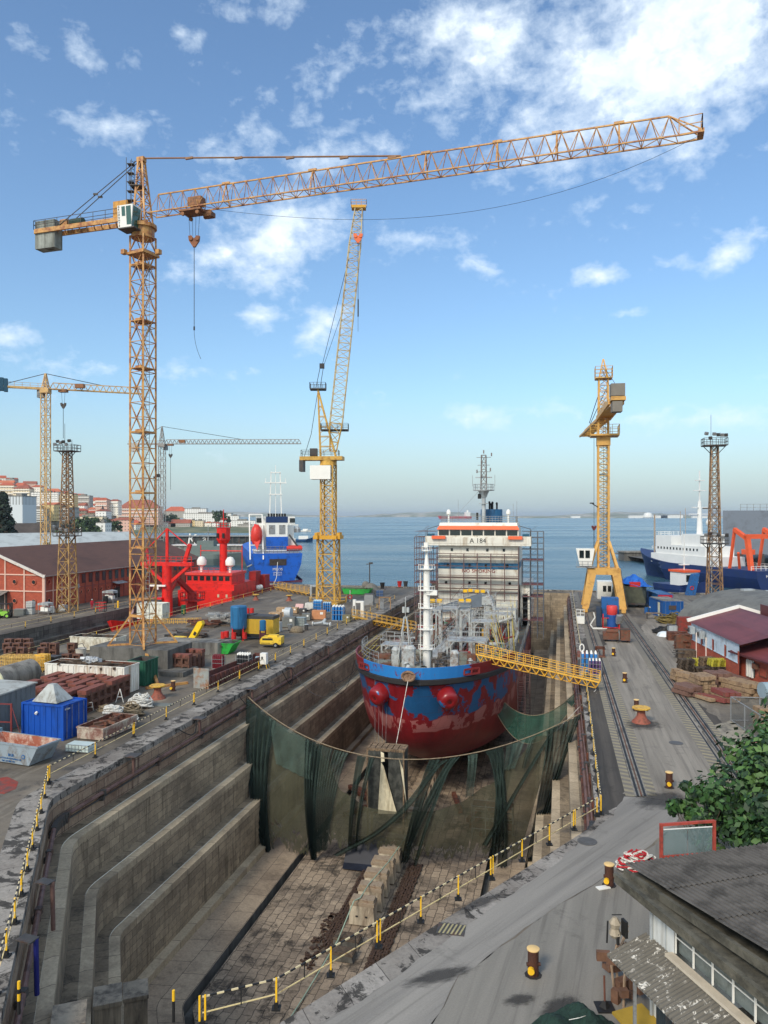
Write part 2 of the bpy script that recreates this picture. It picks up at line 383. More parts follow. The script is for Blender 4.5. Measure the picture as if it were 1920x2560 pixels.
for k in range(4):
    zt=ZL[k]-(.02 if k else 0); zb=ZL[k+1]; m=MB(); lipz=zt-.42
    m.strip(corner_path(W_*k,lipz),corner_path(W_*k,zb),0,lipz,zb)
    o=m.build('wall',m_wallup if k==0 else m_wall,dock,world=True)
    m=MB(); m.strip(corner_path(W_*k,zt),corner_path(W_*k,lipz),0,1.3,1.72)
    m.strip(corner_path(W_*k-(.62 if k else 1.75),zt),corner_path(W_*k,zt),0,1.3,1.9 if k else 3)
    if k: m.build('ledge_edging',m_lip,dock,world=True)
    else: m.build('coping',m_coping,dock,world=True)
    if k<3:
        m=MB(); m.strip(corner_path(W_*k,zb),corner_path(W_*(k+1)-.62,zb),0,1.3,2); m.build('ledge',m_ledge,dock,world=True)
m=MB(); m.strip(corner_path(3*W_,ZL[4]),corner_path(3*W_+.65,ZL[4]),0,1.3,1.9); m.strip(corner_path(3*W_+.65,ZL[4]),corner_path(3*W_+.65,ZL[5]),0,1.3,1.8)
m.build('kerb',m_lip,dock,world=True)
m=MB(); m.strip(corner_path(3*W_+.65,ZL[5]),corner_path(7.45,-12.55),0,0,3.2); m.build('side_floor',m_floorsmooth,dock,world=True)
m=MB(); m.strip(corner_path(7.45,-12.55),corner_path(7.45,-13.3),0,0,1); m.strip(corner_path(7.45,-13.3),corner_path(8.0,-13.3),0,0,1); m.strip(corner_path(8.0,-13.3),corner_path(8.0,-12.6),0,0,1)
m.build('gutter',conc_d,dock,world=True)
m=MB(); pp=corner_path(8.0,-12.6); n=len(pp)
for i in range(n//2):
    a,b_,c_,d_=pp[i],pp[i+1],pp[n-2-i],pp[n-1-i]
    if i+1>=n-2-i: 
        break
    q=[a,b_,c_,d_]; m.face(q,[(toD(p.x,p.y)) for p in q])
m.build('paved_floor',m_floor,dock,world=True)
# far end of the dock (gate seat)
m=MB(); a=D(172,-15.7,0); b_=D(172,15.75,0); c_=D(172,15.75,-13.4); d_=D(172,-15.7,-13.4)
m.face([a,b_,c_,d_],[(0,0),(31,0),(31,-13),(0,-13)]); m.build('end_wall',m_wall,dock,world=True)
# stone blocks that close the three ledges at the head
for k,(s_,t_) in enumerate(((28.9,-4.6),(34.4,-6.5),(38.9,-7.8))):
    m=MB(); z=ZL[k+1]; c0=D(s_,t_)
    m.cbox(c0.x,c0.y,(z-12.4)/2,1.15,1.4,z+12.4,R(19)); m.cbox(c0.x,c0.y,z+.1,1.25,1.5,.2,R(19)); m.build('ledge_block',M('ledge_block_stone',(156,144,126),.85,.2,1.2,(78,72,66),.5,1,True),dock,world=True)
# ---- second, smaller dock with the red ship
D2L,D2R=-78.6,-64.6                       # X intercepts of its two edges
def E(x0,Y,z=0): return Vector((x0+.232*Y,Y,z))
d2=[E(D2L,30),E(D2R,30),E(D2R,182),E(D2L,182)]
dock2=thing('dry_dock','narrow grey concrete dry dock holding the red ship, left of the tower crane','dry dock',(-50,110,-8),RZD)
for nm,zz0,zz1,off0,off1 in(('wall',0,-1.9,0,0),('ledge',-1.9,-1.9,0,1.1),('wall',-1.9,-8,1.1,1.1)):
    for sgn,x0 in((1,D2L),(-1,D2R)):
        m=MB(); A=[E(x0+sgn*off0,y,zz0) for y in range(30,183,8)]; B=[E(x0+sgn*off1,y,zz1) for y in range(30,183,8)]
        m.strip(A,B,0,zz0,zz1-(1 if zz0==zz1 else 0))
        m.build(nm,stone_mat('second_dock_wall',(112,110,104),(84,82,78),(52,50,48),2.2,.7,stain=(56,52,48),bumpd=.03) if 'second_dock_wall' not in MC else MC['second_dock_wall'],dock2,world=True)
m=MB(); m.face([E(D2L,30,-8),E(D2R,30,-8),E(D2R,182,-8),E(D2L,182,-8)],[(0,0),(14,0),(14,152),(0,152)]); m.build('floor',m_floorsmooth,dock2,world=True)
m=MB(); m.face([E(D2L,182,0),E(D2R,182,0),E(D2R,182,-8),E(D2L,182,-8)],[(0,0),(14,0),(14,-8),(0,-8)]); m.build('end_wall',conc_d,dock2,world=True)
# ---- quay ground, one sheet with the two docks cut out
def endp(t,z=0,s=176.3): return D(s,t,z)
outer=[endp(-104),endp(300),Vector((420,-60,0)),Vector((-420,-60,0)),Vector((-420,250,0)),D(205,-210),D(205,-104)]
m=MB(); hole=[p for p in corner_path(-1.75,0)]; 
m.poly([outer[::-1],hole,d2],0)
ground=struct('ground',m,asphalt)
m=MB()                                    # quay front wall down into the water
for a,b_ in((endp(-104),endp(300)),(D(205,-104),endp(-104)),(D(205,-210),D(205,-104))):
    m.face([a,b_,b_+Vector((0,0,-6)),a+Vector((0,0,-6))],[(0,0),((b_-a).length,0),((b_-a).length,-6),(0,-6)])
tag(m.build('quay_wall',m_wall),'weathered stone quay wall dropping into the river beyond the docks','quay wall')
m=MB()
qa=[endp(t) for t in(-64,-40,-20,0,20,40,58)]; qb=[endp(t,0,175.4) for t in(-64,-40,-20,0,20,40,58)]
m.strip([p+Vector((0,0,.25)) for p in qa],[p+Vector((0,0,.25)) for p in qb],0,0,.9); m.strip([p+Vector((0,0,.25)) for p in qb],[p for p in qb],0,0,.25)
struct('kerb',m,m_coping)
# ---- foreground road, apron and the dusty track between the rails (sheets 4 mm apart)
def jag(P_,amp,seed=1,step=.8):
    rj=random.Random(seed); o=[]
    for a,b_ in zip(P_,P_[1:]+P_[:1]):
        n=max(1,int((b_-a).length/step)); nx=V3(b_-a)
        for k in range(n): o.append(a.lerp(b_,k/n)+nx*(rj.uniform(-amp,amp)*(a.y/45)))
    return o
def V3(d): return Vector((-d.y,d.x,0)).normalized()
def sheet(name, pix, z, mt, amp=.12):
    m=MB(); m.poly([jag([G(a,b_) for a,b_ in pix],amp,len(pix))],z); return struct(name,m,mt)
m_dark=road_mat('dark_asphalt',(66,62,58),(48,46,44),(88,82,75),R(13))
sheet('road',[(300,2760),(640,2640),(900,2505),(1200,2290),(1400,2150),(1530,2040),(1560,1990),(1700,2005),(1690,2060),(1600,2140),(1400,2260),(1150,2440),(1000,2700),(600,2900)],.004,m_road)
sheet('pavement',[(1000,2700),(1150,2441),(1400,2261),(1600,2141),(1690,2061),(1760,2150),(1920,2300),(2300,2900),(1500,3300)],.004,m_apron)
sheet('track',[(1700,2005),(1560,1985),(1585,1900),(1560,1830),(1520,1740),(1500,1660),(1520,1590),(1560,1575),(1600,1620),(1660,1700),(1730,1790),(1790,1880),(1800,1960)],.008,m_track)
sheet('path',[(1600,1570),(1640,1520),(1668,1530),(1700,1600),(1720,1660),(1690,1690),(1650,1640)],.004,m_track)
sheet('ground',[(1480,1560),(1520,1600),(1560,1740),(1600,1860),(1650,1985),(1560,2010),(1500,2040),(1490,1960),(1478,1850),(1462,1740),(1445,1640)],.003,m_dark,.2)
sheet('ground',[(1610,1640),(1680,1700),(1760,1820),(1850,1930),(1870,1900),(1790,1790),(1745,1760),(1700,1700)],.003,m_dark,.2)
sm,nt,b=newmat('oil_stain'); N=NT(nt); tc=N.n('ShaderNodeTexCoord').outputs['Object']; vl=N.n('ShaderNodeVectorMath',operation='LENGTH'); N.l(tc,vl.inputs[0])
al=N.math('SUBTRACT',N.math('MULTIPLY',N.noise(tc,2.6,7,.75,.5),1.6),vl.outputs['Value']); N.l(N.ramp(al,-.15,.35,0,.58),b.inputs['Alpha']); b.inputs['Base Color'].default_value=lin((46,43,41)); b.inputs['Roughness'].default_value=.75
def stain(px,py,rx,ry,seed,lb):
    rj=random.Random(seed); c=G(px,py); m=MB(); m.face([(-1.3,-1.3,0),(1.3,-1.3,0),(1.3,1.3,0),(-1.3,1.3,0)]); o=m.build('oil_stain',sm); o.location=(c.x,c.y,.013+.001*seed); o.scale=(rx,ry,1); o.rotation_euler=(0,0,rj.uniform(.3,.8)); tag(o,lb,'stain')
for k,a in enumerate(((1400,2520,1.1,.6,'dark oil stain on the near road above the green net heap'),(1300,2500,.7,.4,'small oil stain left of the one above the net heap'),(1610,1812,1.9,1.6,'black stain under the yellow topped capstan'),(1100,2440,1.6,.5,'long dark stain near the angled railing'),(1440,2075,1.3,.7,'dark stain by the manhole near the end of the angled railing'),(1190,2260,1.8,.5,'dark streak on the kerb side of the near road'),(1655,2000,2.2,1.4,'dark patch at the end of the left crane rail'))): stain(*a[:4],k,a[4])
dustm=M('pale_dust',(150,142,126),.9,.15,.5,(86,82,76),.4,.5)
sheet('ground',[(1785,1815),(1830,1800),(1880,1840),(1900,1890),(1850,1910),(1815,1870)],.006,dustm)
# ---- crane rails: inset steel rails between pale hatched strips
hatch,nt,b=newmat('faded_hatching'); N=NT(nt); uv=N.n('ShaderNodeUVMap').outputs['UV']; tc=N.n('ShaderNodeTexCoord').outputs['Object']
su_=N.n('ShaderNodeSeparateXYZ'); N.l(uv,su_.inputs[0]); w=N.math('PINGPONG',N.math('ADD',su_.outputs[0],N.math('MULTIPLY',su_.outputs[1],.6)),.38)
st=N.ramp(w,.17,.21); wear=N.ramp(N.noise(tc,.8,6,.7,.5),.42,.6)
near=N.ramp(su_.outputs[0],34,50,1,.15)
col=N.mix(N.math('MULTIPLY',N.math('MULTIPLY',st,near),N.ramp(wear,0,1,1,.55)),lin((116,110,100)),lin((160,148,118)))
col=N.mix(N.ramp(N.noise(tc,3,5,.7),.3,.7,0,.4),col,lin((96,90,82)))
N.l(col,b.inputs['Base Color']); b.inputs['Roughness'].default_value=.85
def rail(x0, sl_, y0, y1, label, wl, wr):
    t=thing('crane_rail',label,'rail',(x0+sl_*y0,y0,0),0,'rails of the travelling crane')
    pt=lambda o,y,z: Vector((x0+o+sl_*y,y,z))
    ys=[y0+(y1-y0)*k/20 for k in range(21)]
    m=MB()
    for a,b_ in wl+wr: m.strip([pt(a,y,.010) for y in ys],[pt(b_,y,.010) for y in ys],0,0,b_-a)
    m.build('concrete_strip',hatch,t,world=True)
    m=MB(); m.strip([pt(-.36,y,.014) for y in ys],[pt(.36,y,.014) for y in ys],0,0,.7); m.build('rail_bed',conc,t,world=True)
    for o in(-.22,.22):
        m=MB(); m.bar(pt(o,y0,.02),pt(o,y1,.02),.13,.06); m.build('groove',blk,t,world=True)
    m=MB(); m.bar(pt(0,y0,.03),pt(0,y1,.03),.07,.08); m.build('rail_head',rust2,t,world=True)
rail(5.15,.2255,45.4,170,'left crane rail, sunk between hatched concrete strips beside the dock edge',[(-.95,-.4)],[(.4,.95)])
rail(12.0,.2225,46.5,170,'right crane rail, running from the tree towards the stacked pallets and containers',[(-1.5,-.75)],[(.4,.9)])
m=MB(); m.strip([Vector((12.-.72+.2225*y,y,.011)) for y in(46.5,100,170)],[Vector((12.-.60+.2225*y,y,.011)) for y in(46.5,100,170)],0,0,.2)
tag(m.build('drain_channel',blk),'narrow dark drain slot alongside the right crane rail','drain channel')
# ---- water, far shore, terrain
wm,nt,b=newmat('river_water'); N=NT(nt); tc=N.n('ShaderNodeTexCoord').outputs['Object']
b.inputs['Base Color'].default_value=(.030,.085,.125,1); b.inputs['Roughness'].default_value=.16; b.inputs['IOR'].default_value=1.33
big=N.noise(N.mapp(tc,(.25,1,1)),.012,6,.6,.5)
N.l(N.mix(N.ramp(big,.4,.62),(.022,.075,.12,1),(.05,.115,.15,1)),b.inputs['Base Color']); N.l(N.ramp(big,.38,.62,.12,.3),b.inputs['Roughness'])
h=N.math('ADD',N.noise(N.mapp(tc,(.45,1,1)),.55,7,.62,.3),N.math('MULTIPLY',N.noise(N.mapp(tc,(.4,1,1)),.08,5,.6),3.0))
N.bump(h,1.0,.55,b)
m=MB(); m.poly([[D(175.9,-104.4),D(175.9,300),(30000,-80),(30000,26000),(-30000,26000),(-30000,300),D(204.6,-210),D(204.6,-104.4)]],-3); struct('water',m,wm)
# terrain of the town hill, built as a relief
def hill(x,y):
    # x as a bearing in photo columns at that distance
    px=960+x*F/y
    c=max(0,min(1,(330-px)/330)); ridge=62*c**.75
    d=max(0,min(1,(y-860)/320)); d2=max(0,min(1,(2100-y)/700))
    z=-2.0+2.2*min(1,max(0,(y-840)/60))+ridge*(d*d*(3-2*d))*d2
    return z
m=MB(); nx,ny=46,30; vs=[];fs=[]
for j in range(ny+1):
    y=845+(1400)*(j/ny)**1.3
    for i in range(nx+1):
        px=-500+(660+500)*i/nx; 
        x=(px-960)*y/F; z=hill(x,y)+ (random.uniform(-1,1) if j>2 else 0)
        if px>600: z=min(z,.4)
        if j==0: z=-4
        vs.append((x,y,z))
for j in range(ny):
    for i in range(nx): a=j*(nx+1)+i; fs.append((a,a+1,a+nx+2,a+nx+1))
m.raw(vs,fs); struct('hill',m,M('hill_earth',(120,116,90),.9,.25,.02,(70,88,58),.6,.03),smooth=True)
m=MB()                                    # low bank left of the basin, behind the sheds
m.poly([[(-420,250),(-180,235),(-165,420),(-200,640),(-330,900),(-900,1000),(-900,250)]],.02); struct('ground',m,M('bank_earth',(112,104,88),.9,.2,.05,(66,80,52),.6,.05))
m=MB()
def coast(y0, pxs, hts, depth):
    vs=[];fs=[];n=len(pxs)
    for px,h in zip(pxs,hts):
        x=(px-960)*y0/F; vs+= [(x,y0,-4),(x,y0+3,-3+h*.5),(x*1.02,y0+depth*.3,-3+h),(x*1.06,y0+depth,-3+h*.6)]
    for i in range(n-1):
        for k in range(3): a=i*4+k; fs.append((a,a+4,a+5,a+1))
    m.raw(vs,fs)
pxs=list(range(560,2600,20)); coast(8200,pxs,[26+22*math.sin(p*.013)+14*random.random() for p in pxs],900)
pxs2=list(range(1290,2600,15)); coast(5200,pxs2,[6+10*random.random() for p in pxs2],400)
struct('hills',m,M('far_shore_land',(120,128,110),.95,.25,.002,(176,170,160),.5,.004))
# haze
hz,nt,b=newmat('haze_air'); nt.nodes.remove(b); pv=nt.nodes.new('ShaderNodeVolumePrincipled'); pv.inputs['Color'].default_value=(.86,.93,1,1); pv.inputs['Density'].default_value=6.5e-5; pv.inputs['Anisotropy'].default_value=.2
nt.links.new(pv.outputs[0],nt.nodes['Material Output'].inputs['Volume'])
m=MB(); m.box(-29000,-79,-15.5,29000,25900,95); 
HAZE=m.build('haze',hz); HAZE['kind']='stuff'
# ---- railings round the dock
stripe,nt,b=newmat('black_white_banding'); N=NT(nt); uv=N.n('ShaderNodeUVMap').outputs['UV']; su_=N.n('ShaderNodeSeparateXYZ'); N.l(uv,su_.inputs[0])
fr=N.math('GREATER_THAN',N.math('FRACT',N.math('DIVIDE',su_.outputs[0],.48)),.5)
N.l(N.mix(fr,lin((222,204,160)),lin((36,34,32))),b.inputs['Base Color']); b.inputs['Roughness'].default_value=.5
def railing(name,label,pts,post_idx=None,striped=True,h=1.02,step=2.55,double=3,mid=.5,group='railings round the docks',ym=None):
    """pts: ground polyline. posts every step metres, two short droppers between posts"""
    t=thing(name,label,'railing',tuple(pts[0]),0,group); ym=ym or yel
    # resample
    seg=[];L=0
    for a,b_ in zip(pts,pts[1:]): seg.append((L,L+(b_-a).length,a,b_)); L=seg[-1][1]
    def at(d):
        for l0,l1,a,b_ in seg:
            if d<=l1+1e-6: return a.lerp(b_,(d-l0)/(l1-l0))
        return seg[-1][3]
    n=max(1,round(L/step)); st=L/n
    top=MB(); 
    for k in range(n):
        for a,b_ in((k*st,(k+1)*st),):
            p,q=at(a)+Vector((0,0,h)),at(b_)+Vector((0,0,h)); d=(q-p).normalized(); sd_=d.cross(Vector((0,0,1))).normalized()*.024; u_=Vector((0,0,.024))
            for o1,o2 in((-sd_-u_,sd_-u_),(sd_-u_,sd_+u_),(sd_+u_,-sd_+u_),(-sd_+u_,-sd_-u_)):
                top.face([p+o1,q+o1,q+o2,p+o2],[(a,0),(b_,0),(b_,.1),(a,.1)])
    top.build('top_rail',stripe if striped else cream,t,world=True)
    m=MB()
    for k in range(n): m.bar(at(k*st)+Vector((0,0,mid)),at((k+1)*st)+Vector((0,0,mid)),.034)
    m.build('lower_rail',cream,t,world=True)
    for k in range(n+1):
        m=MB(); p=at(k*st)
        if double and k%double==0:
            d=(at(min(L,k*st+.2))-at(max(0,k*st-.2))).normalized()*.09
            for o_ in(-d,d): m.cbox(p.x+o_.x,p.y+o_.y,.15+h/2,.06,.06,h-.2)
        else: m.cbox(p.x,p.y,.12+h/2,.062,.062,h-.16)
        o=m.build('post',ym,t,world=True); m=MB(); m.cbox(p.x,p.y,.03,.3,.3,.05); m.cbox(p.x,p.y,.12,.13,.13,.24); m.build('post_foot',blk,t,world=True).parent=o
    m=MB()
    for k in range(n):
        p=at((k+.5)*st); m.cbox(p.x,p.y,mid+(h-mid)/2,.035,.035,h-mid)
    m.build('dropper',stripe if False else blk,t,world=True)
    return t
V=Vector
railing('safety_railing','long striped railing with yellow posts along the left side of the big dry dock',[V((-21.08,47.8,0)),D(70,-17.9),D(150,-18.1)],step=5.0,double=2)
railing('safety_railing','striped railing on the angled left head of the big dry dock',[V((-13.6,26.6,0)),V((-14.7,29.9,0)),V((-16.6,35.2,0)),V((-21.0,47.5,0))],step=2.5)
railing('safety_railing','black and cream striped railing with yellow posts between the near road and the dock',[V((-5.95,24.9,0)),V((-3.95,25.56,0)),V((11.88,42.4,0))],step=2.65)
railing('safety_railing','striped railing running away along the right coping of the big dry dock',[D(47.5,16.0),D(88,16.3)],step=3.6,double=2)
gr2=railing('safety_railing','thin grey railing on the right dock edge beside the portal crane',[D(98,16.2),D(168,16.2)],striped=False,step=4.5,double=0,ym=steel)
railing('safety_railing','yellow posts with thin rails on the far edge of the red ship dock',[E(D2L-1,96),E(D2L-1,170)],striped=False,step=6,double=0)
railing('safety_railing','faded railing along the quay between the red ship and the yard',[E(D2R+1.6,84),E(D2R+1.2,176)],striped=False,step=5,double=0)
t=thing('stanchion','lone black and yellow post on the blunt head of the dock','post',(-6.98,25.2,0)); m=MB(); m.cyl((0,0,0),(0,0,.7),.05); m.build('foot',blk,t); m=MB(); m.cyl((0,0,.7),(0,0,1.05),.05); m.build('post',yel,t)
t=thing('stanchion','black and yellow post holding a slack chain at the dock head','post',(-12.3,25.6,0)); m=MB(); m.cyl((0,0,0),(0,0,.45),.06); m.cyl((0,0,.7),(0,0,.85),.06); m.build('foot',blk,t); m=MB(); m.cyl((0,0,.45),(0,0,1.1),.055); m.build('post',yel,t)
# pipes along the dock walls
def subpath(d,z,i0,i1):
    p=corner_path(d,z); n=len(p); return p[int(i0*n):int(i1*n)]
def wallpipe(label,d,z,i0,i1,r,mt):
    p=subpath(d,z,i0,i1); m=MB(); m.path(p,r,8)
    t=thing('dock_pipe',label,'pipe',tuple(p[0])); m.build('pipe',mt,t,smooth=True,world=True)
    for a,b_ in zip(p,p[1:]):
        n=max(1,int((b_-a).length/6))
        for k in range(n):
            c=a.lerp(b_,(k+.5)/n); m=MB(); m.cbox(c.x,c.y,c.z,.3,.3,.3); m.build('bracket',dsteel,t,world=True)
pipem=M('old_red_pipe',(120,92,84),.6,.25,1,(84,60,52),.5,1)
wallpipe('thick reddish water main fixed high on the left dock wall',.32,-1.35,0,.47,.13,pipem)
wallpipe('thin grey pipe under the thick one on the left dock wall',.22,-1.72,0,.45,.06,dsteel)
wallpipe('thick rusty main running along the right dock wall under the coping',.35,-1.0,.62,1,.14,pipem)
wallpipe('second rusty pipe on the right dock wall, lower than the thick main',.5,-1.5,.60,1,.10,rust)
wallpipe('pale hose pipe just below the right coping edge',.2,-.5,.62,1,.07,pipem)
m=MB()
for k in range(26): 
    p=D(50+k*4.4,15.75-.1,-.9); m.bar(p+V((0,0,.9)),p+V((0,0,-1.3)),.12)
tag(m.build('pipe_brackets',rust),'rusty upright brackets holding the pipes on the right dock wall','pipe bracket')
for k,s_ in enumerate((51,61,72,83,97)):
    t=thing('pipe_outlet','grey steel outlet plate on the left coping, number %s from the dock corner'%['one','two','three','four','five'][k],'pipe outlet',tuple(D(s_,-15.5,0)),RZD)
    m=MB(); m.box(-.3,-.45,-.02,.65,.45,.04); m.build('plate',dsteel,t); m=MB(); m.cyl((.2,0,-.1),(.2,0,-1.4),.09); m.cyl((.2,.2,-.1),(.2,.2,-1.2),.05); m.build('valve',pipem,t)
for k,(x,y) in enumerate(((-16.0,34.9),(-14.6,30.2))):
    t=thing('pipe_outlet',['grey steel plate jutting over the angled dock wall','grey plate with blue and yellow hoses on the angled dock wall'][k],'pipe outlet',(x+.3,y,.0),R(-20))
    m=MB(); m.box(-.2,-.25,-.03,.55,.25,.03); m.build('plate',dsteel,t); m=MB(); m.cyl((.5,.1,0),(.55,.1,-2.2),.1); m.build('hose',M('dark_blue_hose',(30,36,110),.6,.1) if k else pipem,t)
m=MB()
hosem=M('black_hose',(40,38,37),.7,.15)
for k in range(7):
    s0=58+k*11.5; pts=[D(s0+3*u,-15.6+.5*math.sin(PI*u),-.1-2.0*math.sin(PI*u)*(.4+.25*(k%3))) for u in[i/8 for i in range(9)]]
    mm=MB(); mm.path(pts,.04,5); tag(mm.build('cable_loop',hosem),'slack black cable loop hanging off the left coping over the wall','cable','cables hanging on the left dock wall')
# ---- lattice helpers
def lattice(mb, p0, p1, w0, w1, n, leg=.16, dg=.08, ax=0., style='X', mbleg=None, tri=False, kx=1.0):
    p0=V(p0);p1=V(p1); d=(p1-p0).normalized()
    ref=V((math.cos(ax),math.sin(ax),0)); a=(ref-d*ref.dot(d)).normalized(); b_=d.cross(a).normalized()
    def ring(t):
        c=p0.lerp(p1,t); w=(w0+(w1-w0)*t)/2
        return [c+a*(i*w*kx)+b_*(j*w) for i,j in((-1,-1),(1,-1),(1,1),(-1,1))]
    L=mbleg or mb
    r0=ring(0);r1=ring(1)
    for i in range(4): L.bar(r0[i],r1[i],leg)
    for k in range(n):
        A=ring(k/n);B=ring((k+1)/n)
        for i in range(4):
            j=(i+1)%4
            mb.bar(B[i],B[j],dg,caps=False)
            if style=='X': mb.bar(A[i],B[j],dg,caps=False); mb.bar(A[j],B[i],dg,caps=False)
            elif style=='Z':
                if k%2: mb.bar(A[i],B[j],dg,caps=False)
                else: mb.bar(A[j],B[i],dg,caps=False)
            elif style=='K':
                mid=(B[i]+B[j])/2 if k%2==0 else (A[i]+A[j])/2
                if k%2==0: mb.bar(A[i],mid,dg,caps=False); mb.bar(A[j],mid,dg,caps=False)
                else: mb.bar(B[i],mid,dg,caps=False); mb.bar(B[j],mid,dg,caps=False)
    for i in range(4): mb.bar(r0[i],r0[(i+1)%4],dg)
def tri_jib(mb, p0, p1, w, h, n, ch=.14, dg=.07, taper=1):
    """triangular truss: two bottom chords and one top chord"""
    p0=V(p0);p1=V(p1); d=(p1-p0).normalized(); s_=d.cross(V((0,0,1))).normalized(); u=s_.cross(d).normalized()
    def st(t):
        c=p0.lerp(p1,t); return c-s_*w/2, c+s_*w/2
    for q in(-1,1): mb.bar(p0+s_*q*w/2,p1+s_*q*w/2,ch)
    tops=[p0.lerp(p1,(k+.5)/n)+u*h for k in range(n)]
    mb.bar(tops[0],tops[-1],ch*1.1)
    for k in range(n):
        A=st(k/n);B=st((k+1)/n)
        for X in(*A,*B): mb.bar(X,tops[k],dg,caps=False)
        mb.bar(A[0],A[1],dg,caps=False); mb.bar(A[0],B[1],dg,caps=False) if k%2 else mb.bar(A[1],B[0],dg,caps=False)
    return tops
def deckrail(mb, pts, h=1.1, r=.05, step=1.5, closed=False, rows=2):
    P_=[V(p) for p in pts]; 
    if closed: P_.append(P_[0])
    for a,b_ in zip(P_,P_[1:]):
        n=max(1,round((b_-a).length/step))
        for q in range(rows): zz=V((0,0,h*(q+1)/rows)); mb.bar(a+zz,b_+zz,r,caps=False)
        for k in range(n+1): c=a.lerp(b_,k/n); mb.bar(c,c+V((0,0,h)),r,caps=False)
def ladder(mb, p, q, w, side, r=.04, step=.4):
    p=V(p);q=V(q); s_=V(side).normalized()*w/2; mb.bar(p-s_,q-s_,r);mb.bar(p+s_,q+s_,r)
    n=int((q-p).length/step)
    for k in range(n): c=p.lerp(q,(k+.5)/n); mb.bar(c-s_,c+s_,r*.8,caps=False)
def hookblock(t, c, r, mt):
    m=MB(); x,y,z=c
    m.extr([(x-r,y-.12,z+r*.6),(x-r*.9,y-.12,z-.2*r),(x-.2*r,y-.12,z-r*1.3),(x+.2*r,y-.12,z-r*1.3),(x+r*.9,y-.12,z-.2*r),(x+r,y-.12,z+r*.6),(x+r*.45,y-.12,z+r*.7),(x,y-.12,z+r*.15),(x-r*.45,y-.12,z+r*.7)],(0,.3,0))
    m.cyl((x-r*.55,y-.25,z+r*.1),(x-r*.55,y+.3,z+r*.1),r*.35,n=10); m.cyl((x+r*.55,y-.25,z+r*.1),(x+r*.55,y+.3,z+r*.1),r*.35,n=10)
    return m.build('hook_block',mt,t,world=True)
# ---- crane A, the big orange tower crane
cx,cy=-26.7,84.2; zb=2.5
tA=thing('tower_crane','tall orange tower crane whose long jib spans the whole sky','tower crane',(cx,cy,zb))
axA=R(-26); m=MB(); ml=MB()
base=V((cx,cy,zb)); top=V((cx,cy,47.6))
lattice(m,base,top,1.92,1.92,27,leg=.17,dg=.07,ax=axA,style='K',mbleg=ml)
ml.build('mast_leg_frame',c_orange,tA,world=True); m.build('mast_lattice',c_orange,tA,world=True)
m=MB(); ca,sa=math.cos(axA),math.sin(axA)
def A_(x,y,z): return V((cx+x*ca-y*sa,cy+x*sa+y*ca,z))
for z in(7.5,13.2,19.3,26.0,33,38.2,44.4):
    m.cbox(cx,cy,z,2.0,2.0,.1,axA); m.cbox(cx-.2,cy-.8,z+.15,.9,.2,.2,axA)
m.build('mast_platform',c_orange,tA,world=True)
m=MB(); ladder(m,A_(.2,.5,zb),A_(.2,.5,46),.5,A_(1,0,0)-A_(0,0,0),.05,.45); m.build('ladder',steel,tA,world=True)
m=MB()
for i,j in((-1,-1),(1,-1),(1,1),(-1,1)):
    m.bar(A_(i*.96,j*.96,zb+3.2),A_(i*2.6,j*2.6,zb),.17)
    m.bar(A_(i*2.6,j*2.6,zb+.1),A_(i*.96,j*.96,zb+.1),.2)
m.bar(A_(-.96,-.96,zb+3.2),A_(.96,-.96,zb+3.2),.2)
m.build('base_strut',c_orange,tA,world=True)
# long props down to the ground
m=MB(); g1=G(358,1738); m.bar(A_(.96,-.96,zb),V((g1.x+.4,g1.y+3.4,.1)),.28); m.cbox(g1.x+1.2,g1.y+3.6,.12,4.2,.3,.22,R(35)); m.build('ground_prop',c_orange,tA,world=True)
m=MB(); m.cbox(cx,cy,45.6,2.5,2.5,.26,axA); m.cyl((cx,cy,47.4),(cx,cy,48.5),1.25,n=16); m.cyl((cx,cy,48.5),(cx,cy,48.9),1.5,n=16)
for q in(-1.9,1.9): m.cbox(cx+q,cy-.6,45.75,.5,.5,.5,axA)
m.build('slewing_ring',c_orange,tA,world=True)
jd=V((.9501,-.3120,0)); js=V((.3120,.9501,0))
def JA(u,v,z): return V((cx,cy,0))+jd*u+js*v+V((0,0,z))
# jib
m=MB(); tops=tri_jib(m,JA(1.2,0,49.9),JA(55.4,0,49.9),1.5,2.15,35,ch=.12,dg=.055)
for u in(10,20,32,39,44.5,50): 
    for q in(-.75,.75): m.bar(JA(u+.4,q,49.9),JA(u+.4,0,52.05),.12)
    m.cbox(*JA(u+.4,0,52.15),.9,.25,.22,math.atan2(jd.y,jd.x))
m.bar(tops[-1],JA(57.2,-.7,50.2),.1); m.bar(tops[-1],JA(57.2,.7,50.2),.1); m.bar(JA(55.4,-.75,49.9),JA(57.4,-.7,50.0),.15); m.bar(JA(55.4,.75,49.9),JA(57.4,.7,50.0),.15)
m.cbox(*JA(57.2,0,50.1),.5,1.5,.35,math.atan2(jd.y,jd.x)); deckrail(m,[JA(55.4,-.75,50),JA(57.3,-.75,50.1),JA(57.3,.75,50.1)],1.4,.06)
m.build('jib',c_orange,tA,world=True)
